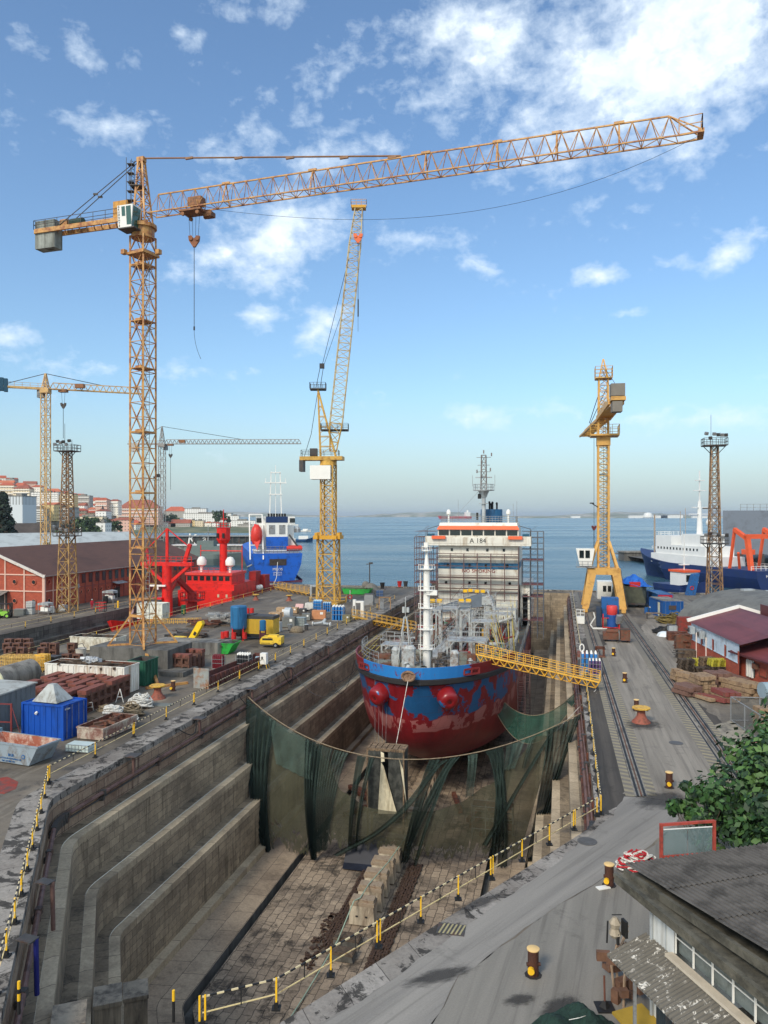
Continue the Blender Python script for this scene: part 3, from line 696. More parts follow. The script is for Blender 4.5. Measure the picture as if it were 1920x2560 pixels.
# tower head
m=MB(); lattice(m,JA(0,0,48.9),JA(-.2,0,56.2),1.55,.5,6,leg=.17,dg=.08,ax=math.atan2(jd.y,jd.x),style='Z')
m.cbox(*JA(-.2,0,56.2),.9,.6,.5,math.atan2(jd.y,jd.x)); m.build('tower_head',c_orange,tA,world=True)
m=MB(); m.cbox(*JA(-.6,0,53.2),1.5,1.4,.1); deckrail(m,[JA(-1.3,-.7,53.2),JA(.2,-.7,53.2)],1.1); 
for z in(51.5,52.5,53.5,54.5,55.5): m.cbox(*JA(-1.35,-.3,z+.2),.7,.7,.05)
ladder(m,JA(-1.1,-.3,49.5),JA(-1.1,-.3,56.2),.5,js,.05,.4)
for q in(-.35,.35): m.bar(JA(-1.7,q-.3,51),JA(-1.7,q-.3,56.4),.05)
m.build('head_ladder',dsteel,tA,world=True)
# counter jib
m=MB()
for q in(-.75,.75): m.bar(JA(0,q,49.6),JA(-14.2,q,49.6),.22,.5)
for k in range(14): m.bar(JA(-k,-.75,49.5),JA(-k-1,.75,49.5),.1)
m.bar(JA(-14.2,-.75,49.6),JA(-14.2,.75,49.6),.2,.5)
m.build('counter_jib',c_orange,tA,world=True)
m=MB(); deckrail(m,[JA(-1,-.9,49.8),JA(-14.2,-.9,49.8),JA(-14.2,.9,49.8),JA(-1,.9,49.8)],1.0,.05,1.6); m.build('counter_jib_railing',dsteel,tA,world=True)
cwm=M('counterweight_concrete',(146,150,142),.85,.25,.8,(84,84,78),.6,1.1,True)
for k in range(6):
    m=MB(); c=JA(-14.0+k*.46,0,49.2); m.cbox(c.x,c.y,c.z,.44,1.3,3.2,math.atan2(jd.y,jd.x)); m.build('counterweight',cwm,tA,world=True)
m=MB(); c=JA(-8.6,0,50.35); m.cyl(JA(-9.6,0,50.35),JA(-8.0,0,50.35),.42,n=12); m.build('winch',M('winch_green',(48,72,60),.6),tA,world=True)
m=MB(); m.cbox(*JA(-10.4,0,50.3),1.0,.9,.8,math.atan2(jd.y,jd.x)); m.build('winch_motor',c_orange,tA,world=True); m=MB(); m.cbox(*JA(-2.7,.2,50.9),1.9,1.2,1.9,math.atan2(jd.y,jd.x)); m.build('electric_cabinet',M('cabinet_tan',(196,142,62),.6,.2,1,(130,90,50),.4,1.5),tA,world=True)
m=MB()
for q in(-.5,.5):
    m.cyl(JA(-.4,q*.3,56.3),JA(-11.2,q,49.9),.05,n=5)
    m.cbox(*JA(-6.,q*.8,53.0),.5,.15,.2)
m.build('rear_tie',dsteel,tA,world=True)
m=MB(); tp=tops[18]; m.cyl(JA(-.1,0,56.35),tp+V((0,0,.15)),.085,n=6)
for f in(.2,.4,.6,.8,.97): c=JA(-.1,0,56.35).lerp(tp,f); m.cbox(c.x,c.y,c.z,.9,.2,.22,math.atan2(jd.y,jd.x))
m.build('jib_tie',M('tie_brown',(136,98,66),.6,.2),tA,world=True)
# cab
ca0=JA(-.5,-1.55,0); rzA=math.atan2(jd.y,jd.x)+R(0)
m=MB(); m.raw([(-1.0,-.75,0),(.65,-.75,0),(.65,.6,0),(-1.0,.6,0),(-1.0,-.95,2.35),(1.0,-.95,2.35),(1.0,.6,2.35),(-1.0,.6,2.35)],[(3,2,1,0),(4,5,6,7),(0,1,5,4),(1,2,6,5),(2,3,7,6),(3,0,4,7)])
m.xf(Matrix.Translation((ca0.x,ca0.y,47.95))@Matrix.Rotation(rzA,4,'Z')); cab=m.build('cab',whitec,tA,world=True)
gm=M('green_cab_glass',(40,84,74),.15,.15,.6,spec=.8)
for q in(((-.45,-.955),(-.02,-.955),1.2,2.2),((.12,-.955),(.72,-.955),.25,2.2),):
    (x0,y0),(x1,y1),z0,z1=q; m=MB()
    f=lambda x,z,o=.02: (x,-.75-.2*z/2.35-o,z)
    m.extr([f(x0,z0),f(x1,z0),f(x1,z1),f(x0,z1)],(0,.03,0)); m.xf(Matrix.Translation((ca0.x,ca0.y,47.95))@Matrix.Rotation(rzA,4,'Z')); w=m.build('window',gm,tA,world=True); w.parent=cab
m=MB(); g=lambda y,z: (.67+.35*z/2.35,y,z)
m.extr([g(-.68,.15),g(.45,.15),g(.45,2.2),g(-.8,2.2)],(.02,0,0)); m.xf(Matrix.Translation((ca0.x,ca0.y,47.95))@Matrix.Rotation(rzA,4,'Z')); w=m.build('window',gm,tA,world=True); w.parent=cab
m=MB(); m.cbox(ca0.x,ca0.y,47.9,2.1,1.6,.12,rzA); m.build('cab_floor',dsteel,tA,world=True)
for k,ch in enumerate('GRUMONTE'):
    c=Matrix.Translation((ca0.x,ca0.y,47.95))@Matrix.Rotation(rzA,4,'Z')@V((-.82,-.75-.2*(2.2-k*.28)/2.35-.02,2.18-k*.28))
    text(ch,.3,blk,tA,MATS[tA.name].inverted()@c,(R(90),0,rzA))
# trolley and hook
ut=6.5; m=MB(); m.cbox(*JA(ut,0,49.55),2.6,1.9,.2,rzA); m.cbox(*JA(ut+.3,0,50.6),1.6,1.0,.9,rzA); m.cbox(*JA(ut+1.5,.6,49.3),1.0,.9,.5,rzA)
for q in(-.9,.9):
    for w_ in(-1,1): m.cyl(JA(ut+q,w_*.8-.1,49.2),JA(ut+q,w_*.8+.1,49.2),.22,n=8)
m.build('trolley',M('trolley_brown',(150,98,56),.6,.3,2,(84,60,44),.5,2),tA,world=True)
hb=JA(ut,0,46.6)
m=MB()
for q in(-.45,-.15,.15,.45): m.cyl(JA(ut+q*1.5,0,49.3),hb+V((q,0,.4)),.02,n=4)
m.cyl(hb+V((0,0,-.7)),V((hb.x,hb.y,37.2)),.035,n=5); m.cyl(V((hb.x,hb.y,37.2)),V((hb.x,hb.y,36.8)),.09,n=6)
pts=[V((hb.x+.6*u*u*1.2,hb.y,36.8-3.1*u)) for u in[i/6 for i in range(7)]]; m.path(pts,.02,4)
m.build('hoist_rope',cable,tA,world=True)
hookblock(tA,hb,.62,M('hook_brown',(132,78,44),.6,.2,2))
m=MB(); pts=[]
for k in range(25):
    u=k/24; p=JA(57.2,0,50).lerp(JA(9,.2,49.6),u); pts.append(p+V((0,0,-3.9*4*u*(1-u)*(.75+.5*(1-u)))))
m.path(pts,.018,4); m.build('slack_cable',cable,tA,world=True)
# concrete foundation blocks
t=thing('foundation_block','big grey weathered concrete block under the orange tower crane','concrete block',(cx,cy,0),RZD)
for (x0,y0,x1,y1,z1) in((-4.9,-2.6,1.25,1.5,2.5),(1.3,-2.9,4.6,2.6,2.48)):
    m=MB(); m.box(x0,y0,0,x1,y1,z1); 
    for z in(.62,1.24,1.86): m.box(x0-.012,y0-.012,z-.015,x1+.012,y1-.1,z+.015)
    m.build('block',conc_d,t)
t=thing('foundation_slab','low flat concrete slab in front of the tower crane block','concrete slab',(G(415,1685).x,G(415,1685).y,0),RZD); m=MB(); m.box(-3.6,-1.2,0,2.6,2.2,.5); m.build('slab',conc_d,t)
t=thing('foundation_block','pale broken concrete block lying behind the crane foundation','concrete block',(cx+3.5,cy+9,0),R(-10)); m=MB(); m.prism([(-5,-1.5),(3.6,-1.6),(4.4,1.2),(-4.6,1.6)],0,1.5); m.build('block',conc,t)
# ---- crane B, yellow luffing crane
bx,by=-10.6,145.0
tB=thing('luffing_crane','yellow luffing crane with a steep pale jib standing beside the dock','luffing crane',(bx,by,0))
axB=R(-14); m=MB(); lattice(m,(bx,by,.4),(bx,by,12.4),3.5,3.3,4,leg=.36,dg=.15,ax=axB,style='X'); m.build('lower_tower',c_yellow,tB,world=True)
m=MB(); lattice(m,(bx,by,12.4),(bx,by,26.5),2.35,2.35,7,leg=.3,dg=.13,ax=axB,style='X'); m.build('mast',c_yellow,tB,world=True)
m=MB(); m.cbox(bx,by,12.6,4.6,4.6,.7,axB); 
for i,j in((-1,-1),(1,-1),(1,1),(-1,1)): m.cbox(bx+i*2.1,by+j*2.1,12.9,.6,.6,1.2,axB)
m.build('transition_frame',M('crane_deep_yellow',(206,152,44),.5,.15),tB,world=True)
m=MB(); ladder(m,(bx,by,.5),(bx,by,26),.6,(1,0,0),.06,.5); m.build('ladder',steel,tB,world=True)
m=MB(); deckrail(m,[(bx-3.4,by-3.2,.3),(bx+3.4,by-3.2,.3),(bx+3.4,by+3.2,.3),(bx-3.4,by+3.2,.3)],1.1,.07,1.6,True); m.cbox(bx,by,.2,5.2,5.2,.4,axB); m.build('base_frame',c_yellow,tB,world=True)
m=MB(); c=P(814,1140,by); 
m.cyl((bx,by,26.3),(bx,by,27.2),1.6,n=14); m.cbox(bx-1.2,by,27.6,8.2,2.8,.7,R(-6)); m.build('slewing_platform',c_yellow,tB,world=True)
m=MB(); m.cbox(bx-1.3,by-.6,24.9,3.9,2.6,2.6,R(-6)); m.build('counterweight',whitec,tB,world=True)
m=MB(); deckrail(m,[(bx-5.1,by-1.6,28),(bx+2,by-1.6,28),(bx+2,by+1.6,28),(bx-5.1,by+1.6,28)],1.1,.06,1.4,True); m.cbox(bx-2.8,by,28.8,1.4,1.4,1.4); m.cbox(bx-5,by,26.2,.8,2,2.2,R(-6)); m.build('machinery',dsteel,tB,world=True)
af=P(795,975,by)
m=MB(); 
for q in(-1,1):
    m.bar((bx+1.4,by+q,28),af+V((0,q*.5,0)),.32); m.bar((bx-1.5,by+q,28),af+V((0,q*.5,0)),.22)
for f in(.15,.3,.45,.6,.75,.9):
    a=V((bx+1.4,by-1,28)).lerp(af+V((0,-.5,0)),f);b_=V((bx-1.5,by-1,28)).lerp(af+V((0,-.5,0)),f); m.bar(a,b_,.12); m.bar(a,b_+V((0,0,-1.6)),.08); m.bar(a+V((0,2*(1-f)+f,0)),b_+V((0,2*(1-f)+f,0)),.12)
m.build('rear_frame',c_yellow,tB,world=True)
m=MB(); m.cbox(af.x,af.y,af.z+.1,3,2.2,.2); deckrail(m,[af+V((-1.5,-1.1,.2)),af+V((1.5,-1.1,.2)),af+V((1.5,1.1,.2)),af+V((-1.5,1.1,.2))],1.1,.06,.8,True)
m.cbox(bx+1.2,by,33,5.2,2.6,.2); deckrail(m,[(bx-1.4,by-1.3,33.1),(bx+3.8,by-1.3,33.1),(bx+3.8,by+1.3,33.1),(bx-1.4,by+1.3,33.1)],1.1,.06,1,True)
m.build('rear_platform',dsteel,tB,world=True)
jb=V((bx+.9,by,29)); jt=P(897,522,138); j1=jb.lerp(jt,.12); j2=jb.lerp(jt,.86)
pal=M('jib_pale_paint',(198,182,142),.5,.12,.7,(150,120,90),.35,1)
m=MB(); lattice(m,jb,j1,1.2,2.35,3,leg=.17,dg=.1,ax=0,style='Z'); m.build('jib_foot',c_yellow,tB,world=True)
m=MB(); lattice(m,j1,j2,2.35,2.1,24,leg=.17,dg=.085,ax=0,style='Z'); lattice(m,j2,jt,2.1,1.3,6,leg=.15,dg=.08,ax=0,style='Z'); m.build('jib',pal,tB,world=True)
m=MB(); m.cbox(jt.x,jt.y,jt.z+.2,2.6,1.6,.5); deckrail(m,[jt+V((-1.4,-.8,.5)),jt+V((1.4,-.8,.5)),jt+V((1.4,.8,.5)),jt+V((-1.4,.8,.5))],.9,.06,.9,True); m.build('jib_head',M('crane_deep_yellow',(206,152,44)),tB,world=True)
m=MB(); k1=P(805,915,by-1); m.bar(af+V((-.4,0,.4)),k1+V((-.3,0,0)),.1); m.bar(af+V((.4,0,.4)),k1+V((.3,0,0)),.1); m.cbox(k1.x,k1.y,k1.z,.9,.6,.9)
tie=jb.lerp(jt,.80); m.cyl(k1,tie+V((-.9,0,0)),.05,n=5); m.cyl(k1+V((.3,0,0)),jb.lerp(jt,.6)+V((-.9,0,0)),.04,n=5); m.cyl(af,P(778,1085,by),.05,n=4); m.cyl(P(778,1085,by),V((bx-4.6,by,28)),.05,n=4)
m.build('luffing_rope',cable,tB,world=True)
hp=V((jt.x-.1,jt.y-1,jt.z)); hz_=P(897,597,138).z
m=MB(); m.cyl((hp.x+.9,hp.y,hp.z),(hp.x+.9,hp.y,hz_),.03,n=4); m.cyl((hp.x,hp.y,hz_-1),(hp.x,hp.y,P(897,752,138).z),.045,n=4); m.cyl((hp.x,hp.y,P(897,752,138).z),(hp.x,hp.y,P(897,795,138).z),.13,n=5); m.cyl((hp.x,hp.y,P(897,790,138).z),(hp.x,hp.y,P(897,832,138).z),.03,n=4); m.build('hoist_rope',cable,tB,world=True)
hookblock(tB,V((hp.x,hp.y,hz_)),.85,M('hook_orange',(226,110,62),.5,.1))
# ---- crane C, yellow portal tower crane on the rails
PY0=131.0; xl=5.15+.2255*PY0; xr=12.0+.2225*PY0; cxC=(xl+xr)/2+.6
rzC=-math.atan(.224)
tC=thing('portal_crane','yellow rail mounted portal crane with its jib pointing out to the river','portal crane',(cxC,PY0+2.5,0),rzC)
hw=(xr-xl)/2*math.cos(rzC)
for i in(-1,1):
    for j in(-1,1):
        m=MB(); y=j*2.6
        m.raw([(i*hw-.55,y-.4,.7),(i*hw+.55,y-.4,.7),(i*hw+.55,y+.4,.7),(i*hw-.55,y+.4,.7),(i*1.95-.75,y*.75-.4,7.2),(i*1.95+.75,y*.75-.4,7.2),(i*1.95+.75,y*.75+.4,7.2),(i*1.95-.75,y*.75+.4,7.2)],[(3,2,1,0),(4,5,6,7),(0,1,5,4),(1,2,6,5),(2,3,7,6),(3,0,4,7)])
        leg=m.build('leg',c_yellow2,tC); m=MB(); m.box(i*hw-.35,y-1.0,.12,i*hw+.35,y+1.0,.7); bo=m.build('bogie',stripe if False else c_yellow2,tC); bo.parent=leg
        for q in(-.6,.6): m=MB(); m.cyl((i*hw-.15,y+q,.25),(i*hw+.15,y+q,.25),.26,n=10); w=m.build('wheel',dsteel,tC); w.parent=leg
m=MB(); m.box(-2.75,-2.4,6.5,2.75,2.4,7.6); m.build('portal_beam',c_yellow2,tC)
m=MB(); 
for i in(-1,1):
    for j in(-1,1): m.bar((i*2.3,j*1.9,7.6),(i*.95,j*.95,12.2),.42)
m.build('knee_brace',c_yellow2,tC)
m=MB(); ml=MB(); lattice(m,(0,0,7.6),(0,0,29.8),1.75,1.75,22,leg=.34,dg=.09,ax=0,style='Z',mbleg=ml); ml.build('mast_leg_frame',c_yellow2,tC); m.build('mast_lattice',c_yellow,tC)
m=MB(); ladder(m,(.3,.2,7.6),(.3,.2,30),.5,(1,0,0),.06,.5)
for z in(11.9,18,24): m.cbox(0,0,z,1.5,1.5,.1)
m.build('ladder',dsteel,tC)
m=MB(); m.box(-1.15,-1.15,29.0,1.15,1.15,30.6); m.box(-2.2,-2.2,30.6,2.6,2.2,30.9); m.build('slewing_platform',c_yellow2,tC)
m=MB(); deckrail(m,[(-2.2,-2.2,30.9),(2.6,-2.2,30.9),(2.6,2.2,30.9),(-2.2,2.2,30.9)],1.6,.07,1.2,True); m.build('platform_railing',c_yellow,tC)
m=MB(); lattice(m,(0,0,30.9),(0,0,40.8),1.7,1.5,9,leg=.3,dg=.1,ax=0,style='Z'); lattice(m,(0,0,40.8),(0,0,44.2),1.5,.1,3,leg=.2,dg=.08,ax=0,style='Z'); m.build('tower_head',c_yellow2,tC)
m=MB(); m.box(-1.4,-1.4,40.7,1.5,1.4,40.85); deckrail(m,[(-1.4,-1.4,40.85),(1.5,-1.4,40.85),(1.5,1.4,40.85),(-1.4,1.4,40.85)],1.9,.07,1.0,True,3); m.build('head_platform',c_yellow,tC)
jdC=V((6.8,46,0)).normalized(); jsC=V((jdC.y,-jdC.x,0)); c0=V((cxC,PY0+2.5,0)); 
def JC(u,v,z): return c0+jdC*u+jsC*v+V((0,0,z))
m=MB(); 
for q in(-.95,.95): m.bar(JC(0,q,33.6),JC(29,q,33.6),.28,.35)
tri_jib(m,JC(0,0,33.6),JC(29,0,33.6),1.9,1.2,18,ch=.2,dg=.12)
for k in range(29): m.bar(JC(k,-.95,33.5),JC(k,.95,33.5),.12)
m.build('jib',c_yellow2,tC,world=True)
m=MB(); 
for q in(-1.05,1.05): m.bar(JC(0,q,33.8),JC(-14.5,q,34.6),.35,.8)
m.bar(JC(-14.5,-1.05,34.6),JC(-14.5,1.05,34.6),.3,.8)
for k in range(14): m.bar(JC(-k,-1,33.7+.055*k),JC(-k-1,1,33.75+.055*k),.12)
a=JC(-7.2,0,33.65); m.cbox(a.x,a.y,a.z+.25,2.0,14,.12,-math.atan2(jdC.x,jdC.y)); m.build('counter_jib',c_yellow2,tC,world=True)
m=MB(); deckrail(m,[JC(-2,-1.2,34),JC(-12,-1.2,34.5)],1.2,.06,1.5); deckrail(m,[JC(-2,1.2,34),JC(-12,1.2,34.5)],1.2,.06,1.5); m.build('counter_jib_railing',c_yellow,tC,world=True)
a=JC(-15.6,0,35.0); m=MB(); rr=-math.atan2(jdC.x,jdC.y); m.cbox(a.x,a.y,36.2,2.1,1.9,1.9,rr); m.cbox(a.x-.1,a.y,33.6,1.5,1.9,1.6,rr); m.build('counterweight',M('grey_counterweight',(124,118,108),.85,.1,1),tC,world=True)
m=MB(); m.cbox(a.x+.05,a.y-.02,34.85,2.2,2.0,.6,rr); m.build('counterweight_band',c_yellow2,tC,world=True)
m=MB(); 
for q in(-.6,.6): m.cyl(JC(0,q*.5,42.6),JC(-14.5,q,36.2),.05,n=4)
m.cyl(JC(0,-.5,39),JC(16,-.5,34.9),.07,n=4); m.cyl(JC(0,.5,39),JC(27,.5,34.9),.07,n=4); m.build('tie_rod',dsteel,tC,world=True)
hc=P(1485,1310,141); m=MB(); m.cyl((hc.x,hc.y,33.4),(hc.x,hc.y,hc.z-.3),.04,n=4); m.cyl((hc.x,hc.y,hc.z-.6),(hc.x,hc.y,P(0,1395,141).z),.07,n=4); m.build('hoist_rope',cable,tC,world=True)
hookblock(tC,V((hc.x,hc.y,hc.z-.6)),.45,M('hook_maroon',(110,50,50),.5,.1))
# driver's cab on the portal
m=MB(); m.raw([(-4.1,-2.6,8.0),(-2.1,-2.6,8.0),(-2.1,-.6,8.0),(-4.1,-.6,8.0),(-4.7,-2.7,11.0),(-1.6,-2.7,11.0),(-1.6,-.6,11.0),(-4.7,-.6,11.0)],[(3,2,1,0),(4,5,6,7),(0,1,5,4),(1,2,6,5),(2,3,7,6),(3,0,4,7)])
cb=m.build('cab',whitec,tC)
for x0 in(-4.15,-3.15): m=MB(); m.extr([(x0,-2.7,9.4),(x0+.75,-2.7,9.4),(x0+.75,-2.72,10.7),(x0,-2.72,10.7)],(0,-.03,0)); w=m.build('window',glass_d,tC); w.parent=cb
m=MB(); m.box(-4.6,-2.8,7.7,-1.6,-.4,7.85); deckrail(m,[(-4.6,-2.8,7.85),(-1.8,-2.8,7.85)],1.0,.05,.8); m.build('cab_platform',steel,tC)
m=MB(); ladder(m,(3.9,-2.9,.6),(2.7,-2.6,7.6),.6,(0,1,0),.06,.4); m.build('stair_ladder',dsteel,tC)
m=MB(); m.bar((-.95,-1,18.2),(-1.9,-1.2,18.8),.15); m.cbox(-2.0,-1.2,18.9,.7,.4,.2); m.build('floodlight',blk,tC)
# ---- distant tower cranes
def flatcrane(name,label,px,Y,ybase,yjib,yapex,w,ux,uy,LJ,LC,mt,cwm_,cwz,hook_u,hook_y,rope_y,cabside,ax):
    c=P(px,yjib,Y); zj=c.z; za=P(px,yapex,Y).z; zb_=0 
    t=thing(name,label,'tower crane',(c.x,Y,zb_)); d=V((ux,uy,0)).normalized(); s_=V((d.y,-d.x,0)); J=lambda u,v,z: V((c.x,Y,0))+d*u+s_*v+V((0,0,z))
    m=MB(); n=int((zj-zb_)/w/1.15); lattice(m,(c.x,Y,zb_),(c.x,Y,zj-1.2),w,w,n,leg=.22,dg=.11,ax=ax,style='Z'); m.build('mast',mt,t,world=True)
    m=MB(); m.cbox(c.x,Y,zj-.6,w*1.3,w*1.3,1.2); m.build('slewing_ring',mt,t,world=True)
    m=MB(); lattice(m,J(0,0,zj),J(0,0,za),w*.85,.25,5,leg=.2,dg=.12,ax=ax,style='Z'); m.build('tower_head',mt,t,world=True)
    m=MB(); tri_jib(m,J(1,0,zj),J(LJ,0,zj),1.4,1.7,int(LJ/1.6),ch=.2,dg=.11); m.build('jib',mt,t,world=True)
    m=MB(); 
    for q in(-.6,.6): m.bar(J(0,q,zj),J(-LC,q,zj),.3,.5)
    deckrail(m,[J(0,-.8,zj+.3),J(-LC,-.8,zj+.3)],1.2,.08,2); m.build('counter_jib',mt,t,world=True)
    for k in range(4):
        m=MB(); a=J(-LC+1+k*.95,0,zj); m.cbox(a.x,a.y,a.z+cwz-.2*(k%2),.9,1.6,3.4,math.atan2(d.y,d.x)); m.build('counterweight',cwm_,t,world=True)
    m=MB(); m.cyl(J(0,0,za),J(LJ*.58,0,zj+1.7),.09,n=4); m.cyl(J(0,0,za),J(-LC+2,0,zj+.2),.09,n=4); m.build('tie',dsteel,t,world=True)
    m=MB(); a=J(cabside,-1.4,zj-1.2); m.cbox(a.x,a.y,a.z,1.6,1.6,2.2); m.build('cab',steel,t,world=True)
    m=MB(); a=J(hook_u,0,zj-.3); m.cbox(a.x,a.y,a.z,2.2,1.5,.8); m.cbox(a.x+4.5,a.y,a.z+1.3,2.4,1.2,1.1) ; m.build('trolley',M('trolley_brown',(150,98,56)),t,world=True)
    zh=P(0,hook_y,a.y).z; m=MB()
    for q in(-.5,.5): m.cyl((a.x+q,a.y,a.z),(a.x+q*.5,a.y,zh),.04,n=4)
    m.cyl((a.x,a.y,zh),(a.x,a.y,P(0,rope_y,a.y).z),.07,n=4); m.build('hoist_rope',cable,t,world=True)
    hookblock(t,V((a.x,a.y,zh)),.8,dsteel)
flatcrane('tower_crane','slim yellow tower crane with dark blue counterweights behind the brick warehouse',114,205,0,972,934,1.75,.937,.35,25,13.5,c_rustlat if False else M('distant_crane_yellow',(206,168,108),.6,.15,.5,(150,120,90),.4,1),M('counterweight_navy',(28,72,94),.7,.2),.6,4.4,1012,1096,-1.2,R(-12))
flatcrane('tower_crane','farthest grey tower crane with a horizontal jib beyond the red ship',405,300,0,1110,1066,2.1,1,-.02,55,13.5,c_grey,M('pale_counterweight',(176,172,164),.8,.1),-1.2,3.4,1138,1224,1.0,R(-10))
# ---- floodlight towers
def lighttower(label,x,Y,wb,ztop,zmid,mt,seed):
    rnd=random.Random(seed)
    t=thing('floodlight_tower',label,'light tower',(x,Y,0),R(-13))
    m=MB(); lattice(m,(0,0,0),(0,0,zmid),wb,wb*.72,6,leg=.17,dg=.085,ax=0,style='X'); m.build('lower_tower',M('tower_dull_yellow',(178,142,84),.6,.2,.6,(120,88,60),.5,1.2) if seed==1 else c_rustlat,t)
    m=MB(); lattice(m,(0,0,zmid),(0,0,ztop),wb*.7,wb*.42,12,leg=.15,dg=.08,ax=0,style='X'); m.build('upper_tower',mt,t)
    m=MB(); ladder(m,(0,0,0),(0,0,ztop),.5,(1,0,0),.05,.5); m.build('ladder',dsteel,t)
    for z,wd,nm in((ztop,3.4,'top_platform'),(zmid,3.6,'lower_platform')):
        m=MB(); m.cbox(0,0,z,wd,wd*.8,.16); deckrail(m,[(-wd/2,-wd*.4,z),(wd/2,-wd*.4,z),(wd/2,wd*.4,z),(-wd/2,wd*.4,z)],1.1,.07,.9,True); m.bar((-wd/2,0,z),(-.4,0,z-1.4),.1); m.bar((wd/2,0,z),(.4,0,z-1.4),.1); m.build(nm,dsteel,t)
        for k in range(6):
            m=MB(); x_=-wd/2+.3+k*(wd-.6)/5; m.cbox(x_,-wd*.4-.1,z+1.1+rnd.uniform(-.1,.7),.5,.35,.45,rnd.uniform(-.5,.5),.4); m.build('floodlight',dsteel if k%2 else steel,t)
    m=MB(); m.bar((-.5,0,ztop),(-.5,0,ztop+4.8),.05); m.bar((.9,0,ztop),(.9,0,ztop+2),.05); m.build('antenna',dsteel,t)
lighttower('lattice floodlight tower standing at the corner of the brick warehouse',-55.0,132,2.5,27.9,13.2,c_rustlat,1)
lighttower('lattice floodlight tower rising behind the grey arched shed',51.3,118,2.3,27.6,12.4,c_rustlat,2)
t=thing('floodlight_tower','thin dark mast with two floodlights just right of the orange crane mast','light tower',tuple(P(387,1340,190)*1)[:2]+(0,)); m=MB(); x=t.location.x
m.cyl((0,0,0),(0,0,P(0,1200,190).z),.14,n=6); m.build('pole',dsteel,t); m=MB(); z=P(0,1200,190).z; m.cbox(.3,0,z,1.4,.9,.15); m.cbox(.8,0,z+1.1,.9,.5,.8); m.cbox(0,0,z+.6,.6,.5,.6); m.build('floodlight',blk,t)
for (px,yb,yt,lab,Y) in((1420,1478,1270,'tall twin-armed street lamp behind the blue and white research ship',190),(228+0,1480,0,'',0)):
    if not Y: continue
t=thing('street_lamp','tall grey lamp pole with two arms beside the grey harbour shed','street lamp',tuple(P(1779,1478,165))[:2]+(0,)); m=MB(); z=P(0,1272,165).z; m.cyl((0,0,0),(0,0,z),.12,.08,n=6); m.build('pole',steel,t)
for q in(-1,1): m=MB(); m.cbox(q*1.1,0,z+.1,1.6,.5,.25); m.build('lamp_head',dsteel,t)
t=thing('street_lamp','short black lamp pole at the far quay edge left of the big ship','street lamp',tuple(G(924,1470))[:2]+(0,)); m=MB(); z=P(0,1408,t.location.y).z; m.cyl((0,0,0),(0,0,z),.12,n=6); m.build('pole',dsteel,t); m=MB(); m.cbox(.3,0,z,.9,.4,.4); m.cbox(-.5,0,z-.2,.6,.3,.2); m.build('lamp_head',dsteel,t)
# ================================================================== THE SHIP IN THE BIG DOCK
SY=73.0
ship=thing('tanker_ship','big red hulled tanker with patchy blue paint standing in the dry dock','ship',tuple(D(SY,0,-10.6)),RZD)
LEN=86.; B_=8.75
def stem(z):
    if z>7: return (12.9-z)*.30
    if z>5: return 1.77+(7-z)*.7
    return 3.17+(5-z)*(1.0+.28*(5-z))
def hb(y,z):
    ys=stem(z); u=y-ys
    zz=max(0,min(1,z/11.))
    L=25-5.5*zz
    v=0.
    if u>0:
        q=min(1,u/L); v=B_*(1-(1-q)**2.35)**.60
    if z<3.2: v*= .66+.34*math.sqrt(max(0,1-(1-z/3.2)**2))
    rb=1.5; cz=1.6; cyb=11.5
    if abs(z-cz)<rb:
        r_=math.sqrt(1-((z-cz)/rb)**2)
        if y<cyb+2: k=1-((cyb+2-y)/(4.3))**2; v=max(v,1.35*r_*math.sqrt(max(0,k)))
        else: v=max(v,1.35*r_)
    # run aft
    if y>66:
        k=(y-66)/(LEN-66); v*=1-(k**2)*(.35+.6*max(0,1-z/7.))
    return max(v,.02)
def sheer(y):                              # top of the hull plating (below the bulwark)
    if y<16: return 11.95-.045*y
    if y<22: return 11.2-(y-16)*.43
    if y<60: return 8.6
    return 8.6
ysamp=[0,.25,.6,1.1,1.7,2.5,3.4,4.4,5.5,7,8.6,10.5,12.5,14.5,16,18,20,22,26,32,40,50,60,66,70,74,78,82,LEN]
hull,nt,b=newmat('tanker_hull_paint'); N=NT(nt); tc=N.n('ShaderNodeTexCoord').outputs['Object']; sx=N.n('ShaderNodeSeparateXYZ'); N.l(tc,sx.inputs[0]); zc=sx.outputs[2]; yc=sx.outputs[1]
def blocky(vec,scale,seed):
    v=N.n('ShaderNodeTexVoronoi',distance='CHEBYCHEV'); v.inputs['Scale'].default_value=scale
    nz=N.n('ShaderNodeTexNoise'); nz.inputs['Scale'].default_value=1.6; nz.inputs['Detail'].default_value=5; nz.inputs['Roughness'].default_value=.7; N.l(vec,nz.inputs['Vector'])
    mp=N.mapp(vec,(1,1,1.0),loc=(seed,seed*.7,0)); a=N.n('ShaderNodeVectorMath',operation='SCALE'); N.l(nz.outputs['Color'],a.inputs[0]); a.inputs['Scale'].default_value=1.3
    ad=N.n('ShaderNodeVectorMath',operation='ADD'); N.l(mp,ad.inputs[0]); N.l(a.outputs[0],ad.inputs[1]); N.l(ad.outputs[0],v.inputs['Vector'])
    s_=N.n('ShaderNodeSeparateXYZ'); N.l(v.outputs['Color'],s_.inputs[0]); return s_.outputs[0]
nb=N.noise(tc,.42,3,.5,.3); nb2=N.noise(tc,1.6,6,.7,.5); bl=blocky(tc,.55,3.1)
redc=N.mix(N.ramp(N.noise(N.mapp(tc,(1,1,.3)),.8,6,.65,.3),.3,.7),lin((104,16,24)),lin((136,26,32)))
wv=N.math('ADD',zc,N.math('MULTIPLY',N.math('SUBTRACT',nb,.5),1.4))
